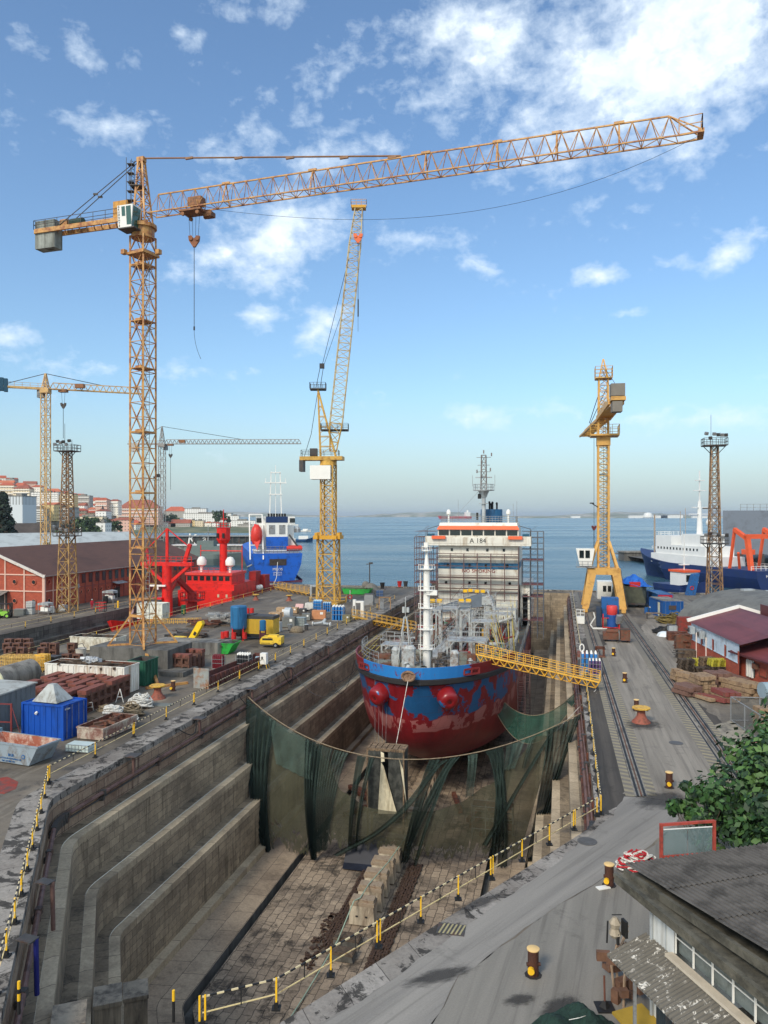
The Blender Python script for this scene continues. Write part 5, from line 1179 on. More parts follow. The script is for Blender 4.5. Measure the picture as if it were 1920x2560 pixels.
for q,lab in((-1,'scaffold tower of rusty tubes on the left flank of the white superstructure'),(1,'tall scaffold tower of tubes on the right flank of the white superstructure')):
    s2=thing('scaffolding',lab,'scaffolding',tuple(D(SY+y0-.4,q*9.0,-4.0)),RZD); m=MB(); hh=18 if q>0 else 17
    xs=(-1.6,-.2,1.0,2.0) if q>0 else (-2.0,-.8,.6,1.8)
    for x in xs:
        for y in(0,2,4.5): m.bar((x,y,0),(x,y,hh-(0 if x*q>-1 else 5)),.09)
    for k in range(9):
        z=1+k*2
        for y in(0,2,4.5): m.bar((xs[0],y,z),(xs[-1],y,z),.07); m.bar((xs[0],y,z+1),(xs[-1],y,z+1),.05)
        for x in xs: m.bar((x,0,z),(x,4.5,z),.07)
        m.bar((xs[0],0,z),(xs[2],0,z+2),.05)
    m.build('tube_frame',scf if q<0 else M('scaffold_grey',(96,100,106),.6,.2,1),s2)
    m=MB(); 
    for z in(3,7,9,13.2 if q>0 else 12): m.box(xs[0],0,z,xs[-1],4.5,z+.1)
    m.build('plank_deck',M('scaffold_red_deck',(112,64,60),.7,.2),s2)
    m=MB(); ladder(m,(xs[1],-.2,0),(xs[1]+.8,-.2,8),.5,(1,0,0),.06,.4); m.build('ladder',scf,s2)
for s_,t_,h_ in((88,9.6,7),(99,9.7,8)):
    t=thing('access_ladder','brown ladder tower leaning at the %s right flank of the red hull'%('front' if s_<90 else 'mid'),'ladder',tuple(D(s_,t_,-8)),RZD); m=MB(); ladder(m,(0,0,0),(0,0,h_),.8,(1,0,0),.07,.4); ladder(m,(0,1,0),(0,1,h_),.8,(1,0,0),.07,.4); m.build('frame',scf,t)
# stay ropes on the bow
t=thing('mooring_rope','taut white rope dropping from the bow ring in front of the red hull','rope',tuple(D(SY-1.5,0,-8))); m=MB(); a=D(SY-.6,0,1.4); b_=D(SY-5,-1.1,-8.2); m.cyl(a,b_,.035,n=5); m.build('rope',ropew,t,world=True)
m=MB()
for k in range(4): m.cyl(D(SY+2.5+.3*k,-3.9+.35*k,.8),D(SY+.5,-3.4+.3*k,-10),.015,n=4)
tag(m.build('stay_wires',steel),'thin wires hanging from the left side of the bow bulwark','wire')
for k,(a,b_) in enumerate(((D(SY+8,-7,1),D(90,-15.6,-.4)),(D(SY+6,-6.6,1),D(84,-15.6,-.4)),(D(SY+10,-8,1),D(98,-15.6,-2.6)))):
    m=MB(); pts=[a.lerp(b_,u)+V((0,0,-3.4*4*u*(1-u)*(.7+.2*k))) for u in[i/10 for i in range(11)]]; m.path(pts,.03,4); tag(m.build('mooring_line',cable),'dark slack line sagging from the bow to the left dock wall','rope','slack lines between the bow and the left wall')
# ================================================================== keel blocks and dock floor clutter
kb=thing('keel_block','pale concrete keel block with a timber cap in the row leading under the bow','keel block',tuple(D(56.2,-.05,-12.5)),RZD,'keel blocks along the dock centre')
m=MB(); m.raw([(-.95,-.5,0),(.95,-.5,0),(.95,.5,0),(-.95,.5,0),(-.85,-.5,1.35),(.85,-.5,1.35),(.85,.5,1.35),(-.85,.5,1.35)],[(3,2,1,0),(4,5,6,7),(0,1,5,4),(1,2,6,5),(2,3,7,6),(3,0,4,7)])
m.build('block',M('keel_block_concrete',(196,184,162),.85,.18,1.2,(122,108,92),.5,1,True),kb)
m=MB()
for q in(-.35,.35): m.box(q-.09,-.512,.55,q+.09,-.49,.68)
m.build('slot',blk,kb)
m=MB(); m.box(-.92,-.52,1.35,.92,.52,1.58); m.box(-.82,-.4,1.58,.86,.4,1.78); m.build('timber_cap',M('cap_timber',(150,134,114),.85,.2,2,(112,84,66),.3,2),kb)
for k in range(1,46):
    p=D(56.2+k*2.15,-.05+random.uniform(-.1,.1),-12.5); s_=.85 if k>8 else 1
    dup(kb,tuple(p),RZD+random.uniform(-.02,.02),scale=(1,1,1))
for k in range(2):
    p=D(53.4-k*1.7,-.4+random.uniform(-.1,.1),-12.55); o=dup(kb,tuple(p),RZD+random.uniform(-.05,.05),label='low worn keel block near the railing, before the tall row',scale=(1.0,1,.3)); o['group']='low keel blocks near the railing'
    for c in [q for q in bpy.data.objects if q.parent==o]: c.data=c.data.copy(); c.data.materials[0]=wood_d if c.name.startswith('timber') else conc_d
chainm=M('rusty_chain_brown',(76,58,46),.9,.35,5,(56,40,34),.5,6,bump=1,bscale=30)
for q,(t0,t1,s0,s1) in enumerate(((1.5,2.9,47,66),(-2.0,-1.2,52,66))):
    t=thing('chain_pile',['wide band of rusty anchor chain laid out right of the keel blocks','narrow band of rusty chain laid left of the keel blocks'][q],'chain',tuple(D(s0,t0,-12.55)))
    m=MB(); nlane=int((t1-t0)/.2)
    for ln in range(nlane):
        tt=t0+ln*.2; s_=s0+random.uniform(0,1.5)
        while s_<s1:
            m.cbox(*D(s_,tt+random.uniform(-.04,.04),-12.5+random.uniform(0,.06)),.15,.30,.10,RZD+random.uniform(-.5,.5)); s_+=.24
    m.build('chain_links',chainm,t,world=True)
t=thing('rust_heap','patch of rust scale heaped beside the first keel block','debris',tuple(D(50,-2.6,-12.5))); m=MB()
for k in range(80): s_=random.uniform(50,57);tt=-1.9-random.random()*.9; c=D(s_,tt,-12.55); m.cbox(c.x,c.y,c.z,random.uniform(.1,.4),random.uniform(.1,.3),.12,random.uniform(0,3))
m.build('scale_pieces',chainm,t,world=True)
m=MB(); pts=[D(55.3,-.5,-10.6),D(52.6,-.9,-12.0),D(47,-1.4,-12.45),D(44.5,-1.6,-12.5)]; pp=[D(68,1.0,-10.7),D(62,.5,-10.7),D(58,-.1,-10.65),D(55.9,-.2,-10.65)]+pts; m.path(pp,.045,5); tag(m.build('pale_green_hose',M('hose_pale_green',(150,170,150),.6)),'pale green rope lying over the keel blocks','rope')
m=MB()
for x0,y0_,dx in((-6,60,0),(5.2,56,1)):
    pass
# block timbers and scaffolds under the bow
for k in range(10):
    m=MB(); c=D(74+random.uniform(-1,8),random.choice((-1,1))*random.uniform(3,8.5),-12.2); m.cbox(c.x,c.y,c.z,.4,random.uniform(2,5),.4,random.uniform(-1,1)); tag(m.build('loose_timber',rust),'rusty beam lying on the dock floor beneath the bow','beam','beams under the bow')
t=thing('scaffolding','low pale scaffold on the dock floor to the right of the bow','scaffolding',tuple(D(72,6,-12.5)),RZD); m=MB()
for x in(0,1.2,2.4,3.6):
    for y in(0,1.5): m.bar((x,y,0),(x,y,3.2),.07)
for z in(1,2,3): 
    for y in(0,1.5): m.bar((0,y,z),(3.6,y,z),.06)
m.build('tube_frame',steel,t); m=MB(); m.box(0,0,1.0,3.6,1.5,1.1); m.box(0,0,2.9,3.6,1.5,3); m.build('plank_deck',rust,t)
# shrouded frame in front of the bow
fr_=thing('shrouded_frame','box frame wrapped in dark mesh and torn cream cloth in front of the bow','scaffold box',tuple(D(68.3,-.9,-12.5)),RZD)
m=MB()
for x in(-1.7,1.5):
    for y in(-.8,.8): m.bar((x,y,0),(x,y,8.9),.14)
for y in(-.8,.8): m.bar((-1.7,y,8.9),(1.5,y,8.9),.2)
for x in(-1.7,1.5): m.bar((x,-.8,8.9),(x,.8,8.9),.2)
for k in range(6): m.cbox(-1.3+k*.5,0,9.0,.42,1.7,.05)
m.build('frame',wood,fr_)
meshd=M('dark_mesh_cloth',(52,54,50),.9,.3,1.5,(84,84,78),.5,1.5)
m=MB(); 
for x0,x1 in((-1.72,-.35),(.15,1.52)): 
    n=6
    for k in range(n): a=x0+(x1-x0)*k/n; b_=x0+(x1-x0)*(k+1)/n; m.face([(a,-.85-.06*(k%2),3.5),(b_,-.85-.06*((k+1)%2),3.5),(b_,-.85-.06*((k+1)%2),8.9),(a,-.85-.06*(k%2),8.9)])
m.face([(-1.75,-.8,3.5),(-1.75,.8,3.5),(-1.75,.8,8.9),(-1.75,-.8,8.9)]); m.face([(1.55,-.8,3.5),(1.55,.8,3.5),(1.55,.8,8.9),(1.55,-.8,8.9)]); m.face([(-1.7,.82,3.5),(1.5,.82,3.5),(1.5,.82,8.9),(-1.7,.82,8.9)])
m.build('mesh_cover',meshd,fr_)
cl=M('cream_torn_cloth',(216,206,176),.85,.12,2,(150,138,112),.4,1.5,True)
m=MB(); m.face([(-.45,-1.0,7.9),(-.2,-1.1,7.6),(1.0,-1.15,3.6),(-.75,-1.0,3.4)]); m.face([(1.15,-1.0,8.3),(1.5,-.95,7.4),(1.9,-.9,3.4),(1.75,-1.0,4.6)]); m.face([(-.5,-.95,8.8),(-.2,-1.0,8.7),(-.1,-1.1,8.0),(-.45,-1.0,7.9)]); m.build('torn_cloth',cl,fr_)
# ================================================================== nets
def netmat(name,c,alpha,var=.2,fold=0):
    m,nt,b=newmat(name); N=NT(nt); tc=N.n('ShaderNodeTexCoord').outputs['Object']
    f=N.noise(N.mapp(tc,(1,1,.35)),.9,6,.65,.8); cc=lin(c)
    N.l(N.mix(N.ramp(f,.35,.65),tuple(x*(1-var) for x in cc[:3])+(1,),tuple(x*(1+var) for x in cc[:3])+(1,)),b.inputs['Base Color']); b.inputs['Roughness'].default_value=.9; b.inputs['Specular IOR Level'].default_value=.1
    N.l(N.ramp(N.noise(N.mapp(tc,(1,1,.5)),.55,5,.6,.6),.3,.7,alpha-.08,min(1,alpha+.08)),b.inputs['Alpha']); return m
n_ol=netmat('brown_debris_net',(70,70,56),.78,.22); n_gr=netmat('green_debris_net',(42,54,49),.84,.3); n_lt=netmat('thin_green_net',(70,86,78),.55,.3)
net=thing('debris_net','huge brown and green debris net hung across the dock in front of the bow','net',tuple(D(66,0,-12.5)),RZD)
NZ=R(0)
def ropept(u):                             # u from 0 (left wall) to 1 (right wall); local frame of the net
    t=-15.6+31.2*u; sag=4*u*(1-u)
    return V((t, 5.6-5.4*sag, 11.85-.35*u*0 -3.35*sag+ (.25*u)))
def net_uv(u,v,seed=0):
    """v=0 at the rope, v=1 on the floor"""
    p=ropept(u); t=p.x; yb=.2+1.6*math.sin(PI*u)*-1+2.0*(u*u) ; tb=-13.2+25.2*u
    x=t+(tb-t)*v; y=p.y+(yb-p.y)*v**.8; z=p.z*(1-v)+.1*v
    bil=math.sin(PI*v)*(1.0*math.sin(u*31+seed)*.28+.5*math.sin(u*11+1.3)*.5); y-= bil+.9*math.sin(PI*v)
    return V((x,y,z))
# brown sheet with the scooped top edge and a ragged hem
def topv(u):
    if u<.26: return .03
    pts=[(.26,.03),(.30,.10),(.36,.36),(.45,.43),(.55,.46),(.62,.44),(.70,.40),(.78,.30),(.84,.14),(.88,.02),(.93,.06),(1.01,.08)]
    for (a,x),(b_,y) in zip(pts,pts[1:]):
        if u<=b_: k=(u-a)/(b_-a); k=k*k*(3-2*k); return x+(y-x)*k
    return .05
rn=random.Random(11); NU,NV=150,34; hem=[]
h_=0
for i in range(NU+1):
    u=.05+.88*i/NU; base=.98 if u<.26 else (.86 if u<.55 else .90)
    if .26<u<.40: base=.90
    h_=h_*.7+rn.uniform(-.06,.05); hem.append(min(1.0,base+h_-(.05 if rn.random()<.2 else 0)))
m=MB(); vs=[];fs=[]
for i in range(NU+1):
    u=.05+.88*i/NU; v0=topv(u); v1=hem[i]
    for j in range(NV+1): vs.append(net_uv(u,v0+(v1-v0)*j/NV))
holes=[(.60,.80,.035,.018),(.70,.83,.03,.012),(.665,.815,.02,.01),(.38,.86,.02,.02),(.20,.82,.02,.012),(.13,.78,.03,.010),(.31,.75,.012,.008)]
for i in range(NU):
    for j in range(NV):
        u=.05+.88*(i+.5)/NU; v0=topv(u); v=v0+(hem[i]-v0)*(j+.5)/NV
        if any(((u-a)/c)**2+((v-b_)/d_)**2<1 for a,b_,c,d_ in holes): continue
        if j>NV-5 and rn.random()<.22: continue
        a=i*(NV+1)+j; fs.append((a,a+NV+1,a+NV+2,a+1))
m.raw(vs,fs); m.build('brown_net_sheet',n_ol,net,smooth=True)
def drape(u0,u1,b0,b1,vend,mt,vstart=0,fold=.35,n=14,name='net_drape',front=.35,curve=0.):
    m=MB(); vs=[];fs=[];J=22
    for i in range(n+1):
        for j in range(J+1):
            k=j/J; ut=u0+(u1-u0)*i/n; ub=b0+(b1-b0)*i/n; e=k**(.75) ; u=ut+(ub-ut)*e+curve*math.sin(PI*k); v=vstart+(vend-vstart)*k
            p=net_uv(max(0,min(1,u)),v); p.y-= front+fold*math.sin(i*2.1+k*1.5)*(.4+.6*k); vs.append(p)
    for i in range(n):
        for j in range(J): a=i*(J+1)+j; fs.append((a,a+J+1,a+J+2,a+1))
    m.raw(vs,fs); m.build(name,mt,net,smooth=True)
drape(.0,.13,.075,.095,1.0,n_gr,fold=.45,n=18)
drape(.10,.245,.14,.27,.30,n_lt,fold=.1)
drape(.235,.29,.255,.27,1.0,n_gr,fold=.4); drape(.285,.325,.27,.29,.93,n_lt,fold=.3); drape(.33,.375,.29,.31,.9,n_lt,fold=.3)
drape(.40,.425,.385,.395,.86,n_gr,fold=.2,n=6); drape(.435,.45,.41,.415,.86,n_gr,fold=.2,n=5)
drape(.60,.63,.56,.58,.95,n_gr,fold=.25,n=8); drape(.655,.68,.57,.585,.8,n_gr,fold=.2,n=6); drape(.64,.655,.33,.36,.93,n_gr,fold=.1,n=5,curve=.07,front=.6)
drape(.70,.725,.72,.74,.35,n_lt,fold=.2,n=6); drape(.745,.77,.87,.90,1.0,n_gr,fold=.25,n=8); drape(.77,.79,.84,.86,.96,n_gr,fold=.2,n=6); drape(.80,.85,.81,.84,.2,n_lt,fold=.2,n=6); drape(.86,.875,.86,.87,.22,n_lt,fold=.2,n=6)
drape(.905,.985,.955,.985,1.0,n_gr,fold=.5,n=18); drape(.93,.94,.80,.82,.8,n_gr,fold=.1,n=4)
drape(.66,.67,.60,.61,.98,n_gr,fold=.1,n=4); drape(.985,1.0,.96,.97,.7,n_gr,fold=.3,n=6)
m=MB(); m.path([ropept(i/30) for i in range(31)],.05,5); m.build('support_rope',ropeb,net)
m=MB(); m.path([ropept(.93)+V((0,0,-2.2)),ropept(1.0)+V((1.5,6,.4))],.03,4); m.path([ropept(.93)+V((0,0,-.5)),ropept(1.0)+V((1.5,7,.5))],.03,4); m.build('side_rope',ropew,net)
dk=thing('dark_sheet','dark blue plastic sheet lying below the net left of the keel blocks','tarpaulin',tuple(D(65,-2.2,-12.5)),RZD); m=MB(); m.raw([(-1.6,.6,2.0),(1.6,.9,2.1),(1.7,-.6,.3),(-1.7,-.5,.2),(-1.6,-1.3,.05),(1.6,-1.4,.05)],[(0,3,2,1),(3,4,5,2)]); m.build('sheet',M('navy_sheet',(28,32,44),.6,.3,1),dk)
# the second net slung from the ship to the right edge
n2=thing('debris_net','small green net slung from the bow to the right edge of the dock','net',tuple(D(76,12,-6)),RZD)
A1=D(80.2,7.6,.7); B1=D(84,15.6,-.6); C1=D(88,8.7,-1.5)
m=MB(); vs=[];fs=[]; I,J=26,10
for i in range(I+1):
    u=i/I; top_=P(1200+ (1462-1200)*u, 1668+ (1705-1668)*u + 165*(4*u*(1-u))*.62*(1.15-.3*u), 84-6*u)
    low_=P(1200+(1462-1200)*u, 1672+(1716-1672)*u+ 165*(4*u*(1-u))*1.0*(1.25-.5*u), 82-6*u)
    for j in range(J+1): p=top_.lerp(low_,j/J); vs.append(p+V((0,-.25*math.sin(u*23)*math.sin(PI*j/J),0)))
for i in range(I):
    for j in range(J): a=i*(J+1)+j; fs.append((a,a+J+1,a+J+2,a+1))
m.raw(vs,fs); m.build('net_sheet',netmat('bright_green_net',(46,84,70),.6,.25),n2,world=True,smooth=True)
m=MB(); m.path([V(vs[i*(J+1)]) for i in range(I+1)],.04,4); m.path([V(vs[i*(J+1)+J]) for i in range(I+1)],.03,4); m.build('edge_rope',ropeb,n2,world=True)
# ================================================================== YARD CLUTTER
def single(name,mb,mt,label,cat,loc,rz=0,group=None,smooth=False):
    o=mb.build(name,mt,smooth=smooth); o.location=loc; o.rotation_euler=(0,0,rz); tag(o,label,cat,group); return o
def cp(o,loc,rz=0,label=None,scale=None,group=None):
    c=o.copy(); COL.objects.link(c); c.location=loc; c.rotation_euler=(0,0,rz)
    if label: c['label']=label
    if scale: c.scale=scale
    if group: c['group']=group
    return c
# ---- bollards and capstans
bt_=thing('bollard','rusty brown bollard with cream top and yellow pin nearest the camera','bollard',tuple(G(1333,2437)),0,'mooring bollards on the quay')
m=MB(); m.lathe([(.215,0),(.2,.1),(.2,.93)],18); m.cyl((-.25,-.05,.42),(.25,-.05,.42),.07,n=10); m.build('drum',M('bollard_brown',(84,50,36),.75,.3,3,(50,34,28),.5,3),bt_,smooth=True)
m=MB(); m.lathe([(.23,.93),(.235,.97),(.2,.985)],18); m.build('cap',M('bollard_cream',(226,190,128),.6,.1,2),bt_,smooth=True)
m=MB(); m.cyl((-.12,-.2,.30),(-.14,-.34,.30),.12,n=14); m.build('pin_cap',yel,bt_)
m=MB(); m.lathe([(.33,0),(.3,.02),(.1,.03)],9); m.build('base_stain',M('oily_black',(44,40,38),.7,.3,3),bt_)
for (px,py),lb in zip(((1523,2213),(1673,1969),(1562,1706),(1534,1640),(1591,1777),(433,1727)),('bollard just left of the corrugated roof corner','bollard by the end of the left crane rail, in front of the tree','bollard with a yellow pin in the middle of the rail yard','small far bollard right of the blue gas bottles','bollard directly behind the yellow topped capstan','bollard with a yellow pin on the left quay beside the red capstan')):
    dup(bt_,tuple(G(px,py)),random.uniform(-.3,.5),label='brown '+lb)
cpn=thing('capstan','red iron capstan with a yellow star shaped head between the crane rails','capstan',tuple(G(1603,1806)),0,'capstans on the quay')
m=MB(); m.lathe([(.75,0),(.72,.12),(.5,.3),(.34,.6),(.3,1.0),(.3,1.05)],20); m.build('body',M('capstan_red',(150,84,66),.7,.25,2,(96,60,48),.5,2),cpn,smooth=True)
m=MB(); m.lathe([(.3,1.02),(.72,1.12),(.74,1.22),(.66,1.26),(.3,1.24)],10); m.build('head',M('capstan_yellow',(214,170,72),.6,.2,3,(130,90,50),.4,3),cpn); m=MB()
for k in range(6): a=R(k*60); m.cbox(.62*math.cos(a),.62*math.sin(a),1.1,.12,.12,.1,a)
m.build('socket',blk,cpn)
dup(cpn,tuple(G(394,1746)),.3,label='red capstan with a yellow head on the left quay beside the white rope bags')
for k,(px,py) in enumerate(((723,1502),(640,1500),(492,1772))):
    if k==2: continue
    dup(cpn,tuple(G(px,py)),0,label=['pale capstan alone on the far left quay near the luffing crane','dull capstan behind the big blue upright tank'][k],scale=(.9,.9,.9))
# ---- rusty moulded blocks
rb=MB(); rb.box(-.5,-.33,0,-.34,.33,.78); rb.box(.34,-.33,0,.5,.33,.78); rb.box(-.34,-.33,.62,.34,.33,.78); rb.box(-.34,-.33,0,.34,.33,.1); rb.box(-.34,-.05,.1,.34,.05,.62)
rbm=M('rusty_block_iron',(112,78,64),.85,.4,1.1,(72,50,42),.55,1.7,bump=.5)
rb2m=M('red_block_iron',(134,78,66),.85,.3,1.1,(90,62,52),.5,1.7,bump=.5)
g0='stacked rusty iron support blocks on the left yard'
proto=single('support_block',rb,rbm,'rusty iron support block in the stacks between the blue container and the white skip','iron block',tuple(D(60,-25.8,0)),RZD+R(90),g0)
rb.mi=[]; 
lid=MB(); lid.box(-.52,-.4,0,.52,.4,.34)
lidp=single('timber_capped_block',lid,rb2m,'reddish flat block lying on top of the rusty stacks beside the blue container','iron block',tuple(D(60,-27,1.6)),RZD+R(90),'flat reddish blocks on the rusty stacks')
first=True
for i in range(9):
    for j in range(7):
        s_=58.6+i*.98+ (.25 if j>2 else 0); t_=-25.7-j*1.12
        if i<2 and j>3: continue
        nl=2 if (j<5 or i>3) else 1
        if j==0 and i<2: nl=1
        if j in(1,4) and i in(2,5): nl=2
        for l in range(nl):
            if j>0 and i>0 and i<8 and l==0: continue     # buried inside the stack
            p=D(s_+random.uniform(-.05,.05),t_+random.uniform(-.05,.05),l*.8); cp(proto,tuple(p),RZD+R(90)+random.uniform(-.04,.04))
        if (i+j)%2==0 or random.random()<.35:
            p=D(s_,t_,nl*.8); cp(lidp,tuple(p),RZD+R(90)+random.uniform(-.08,.08))
for i in range(4):
    for l in range(1): p=D(66.6+i*.2,-27.2-i*1.2,.0); 
# far left stacks
lb='rusty iron support block in the long far stacks beside the yellow frames'
for px0,px1,py,ly in((6,72,1652,2),(10,80,1640,2),(14,84,1628,2),(96,118,1652,2),(118,150,1655,1),(100,150,1640,2),(150,206,1652,1),(160,206,1640,2)):
    a=G(px0,py); b_=G(px1,py); n=max(1,int((b_-a).length/1.1))
    for k in range(n):
        for l in range(ly): p=a.lerp(b_,(k+.5)/n); cp(proto,(p.x+random.uniform(-.1,.1),p.y+random.uniform(-.15,.15),l*.8),RZD+random.uniform(-.05,.05),label=lb,group='rusty blocks in the far stacks')
lb='rusty iron support block in the stack right of the crane foundation'
for i in range(5):
    for j in range(4):
        p0=G(404,1677); p=D(*[a+b_ for a,b_ in zip(toD(p0.x,p0.y),(j*1.0,i*.78-.2))],0)
        for l in range(2 if i<6 or j>1 else 1):
            if i in range(1,4) and j in(1,2) and l==0: continue
            cp(proto,(p.x,p.y,l*.8),RZD+R(90)*0+random.uniform(-.04,.04),label=lb,group='rusty blocks right of the crane foundation')
        if (i*3+j)%3==0: cp(lidp,(p.x,p.y,1.6),RZD,label='flat dark block lying on the stack right of the crane foundation',group='flat blocks right of the crane foundation')
proto.location=tuple(D(58.0,-25.8,0))
# ---- containers, skips, huts
corr=lambda n_,c,dd=None: M(n_,c,.5,.1,.7,dd or tuple(int(x*.6) for x in c),.3,1.2,True)
def container(name,label,loc,rz,L,Wd,Hh,mt,cat='container',doors='x',ribs=True):
    t=thing(name,label,cat,loc,rz)
    m=MB(); m.box(-L/2+.03,-Wd/2+.03,.12,L/2-.03,Wd/2-.03,Hh-.06)
    if ribs:
        n=int(L/.28)
        for k in range(n):
            if k%2: x=-L/2+.15+k*(L-.3)/n; m.box(x,-Wd/2-.005,.2,x+.13,-Wd/2+.03,Hh-.18); m.box(x,Wd/2-.03,.2,x+.13,Wd/2+.005,Hh-.18)
    m.build('body',mt,t); m=MB()
    for x in(-L/2,L/2):
        for y in(-Wd/2,Wd/2): sx_=.07; m.box(x-sx_,y-sx_,0,x+sx_,y+sx_,Hh)
    for y in(-Wd/2,Wd/2): m.box(-L/2,y-.06,0,L/2,y+.06,.16); m.box(-L/2,y-.06,Hh-.12,L/2,y+.06,Hh+.01)
    for x in(-L/2,L/2): m.box(x-.06,-Wd/2,0,x+.06,Wd/2,.16); m.box(x-.06,-Wd/2,Hh-.12,x+.06,Wd/2,Hh+.01)
    m.build('frame',mt,t)
    for q in(-1,1):
        m=MB(); m.box(L/2-.02,min(0,q*(Wd/2-.1))+.02,.18,L/2+.035,max(0,q*(Wd/2-.1))-.02,Hh-.15); 
        for z in(.55,1.1,1.65,2.2):
            if z<Hh-.3: m.box(L/2+.035,min(.05*q,q*(Wd/2-.15)),z,L/2+.05,max(.05*q,q*(Wd/2-.15)),z+.05)
        d=m.build('door',mt,t)
        for w in(.3,.75): m=MB(); m.cyl((L/2+.08,q*Wd/2*w,.1),(L/2+.08,q*Wd/2*w,Hh-.1),.02,n=5); b2=m.build('lock_bar',steel,t); b2.parent=d
    return t
bc=V((-25.3,58.35,0)); bluec=corr('container_blue',(16,76,168),(12,50,110))
tb=container('shipping_container','bright blue container with a grey pyramid hood on its roof',tuple(bc),R(-18),3.75,2.45,2.6,bluec)
text('FTRGU',.17,whitec,tb,(1.95,-.85,2.28),(R(90),0,R(90))); m=MB(); m.cyl((-.5,-1.26,1.95),(-.5,-1.42,1.85),.1,n=10); m.build('wall_lamp',whitec,tb)
m=MB(); m.raw([(-1.3,-.9,2.62),(1.0,-.9,2.62),(1.0,.9,2.62),(-1.3,.9,2.62),(-.4,-.22,3.85),(.08,-.22,3.85),(.08,.22,3.85),(-.4,.22,3.85)],[(3,2,1,0),(4,5,6,7),(0,1,5,4),(1,2,6,5),(2,3,7,6),(3,0,4,7)])
single('extraction_hood',m,M('hood_aluminium',(168,172,168),.5,.1,1,(120,116,106),.4,1.5,True),'grey metal pyramid hood standing on the blue container roof','hood',tuple(bc),R(-18))
hm=corr('hut_grey',(112,120,124),(80,82,82)); 
t=thing('site_hut','grey metal hut with a pale flat roof at the left picture edge','hut',(-32.2,60.3,0),R(-11)); m=MB(); m.box(-4,-2.6,0,3.0,2.9,2.95)
for k in range(9): m.box(3.0,-2.5+k*.6,.1,3.03,-2.4+k*.6,2.9)
m.build('wall',hm,t); m=MB(); m.raw([(-4.1,-2.75,3.0),(3.15,-2.75,2.95),(3.15,3.0,2.95),(-4.1,3.0,3.0),(-4.1,-2.75,3.2),(3.15,-2.75,3.06),(3.15,3.0,3.06),(-4.1,3.0,3.2)],[(3,2,1,0),(4,5,6,7),(0,1,5,4),(1,2,6,5),(2,3,7,6),(3,0,4,7)]); m.build('roof',M('hut_roof_pale',(170,172,166),.6,.1,.8,(126,120,110),.4,1),t)
m=MB(); m.box(2.85,-2.68,0,3.06,-2.58,2.95); m.build('corner_trim',whitec,t)
t=thing('red_post_frame','thin dark red pipe frame standing in front of the grey hut','frame',tuple(V((-27.9,56.9,0)))); m=MB(); m.bar((0,0,0),(0,0,2.7),.12); m.bar((0,0,2.65),(-3.2,.4,2.65),.08); m.bar((0,0,1.3),(-3.2,.4,1.3),.08); m.bar((.05,0,2.4),(1.0,-.4,.1),.04); m.build('pipe_frame',M('frame_red',(120,48,44),.6,.2),t)
t=thing('machine_cabinet','light blue metal box beside the blue container','cabinet',(-28.9,55.6,0),R(-15)); m=MB(); m.box(-.7,-.4,.2,.1,.5,1.45); m.box(.15,-.3,.1,.75,.5,1.2); m.build('box',M('cabinet_pale_blue',(130,160,168),.6,.15,1,(96,104,104),.4,1.5),t)
t=thing('concrete_mixer','tilted blue and white mixer drum in front of the pale blue cabinet','mixer',(-28.6,54.6,0),0); m=MB(); m.cyl((-.35,0,.55),(.15,-.15,.95),.42,.36,n=16,caps=False); m.build('drum',M('drum_blue',(44,60,140),.5),t); m=MB(); m.cyl((.13,-.15,.93),(.24,-.18,1.02),.37,.37,n=16,caps=False); m.build('rim',whitec,t); m=MB(); m.cyl((.12,-.14,.92),(.05,-.12,.86),.34,n=16); m.build('mouth',blk,t); m=MB(); m.bar((-.5,-.3,0),(0,0,.6),.07); m.bar((.3,.3,0),(0,0,.6),.07); m.build('stand',dsteel,t)
tk=thing('storage_tank','cream domed end of a horizontal tank at the left picture edge','tank',(-36.2,72.0,0),RZD); m=MB(); m.cyl((0,-1.2,1.2),(0,4,1.2),1.25,n=22); m.build('body',conc,tk,smooth=True); m=MB(); m.cyl((0,-1.32,1.2),(0,-1.2,1.2),1.22,1.25,n=22); m.build('end_cap',M('tank_cream',(206,204,170),.6,.06,1),tk)
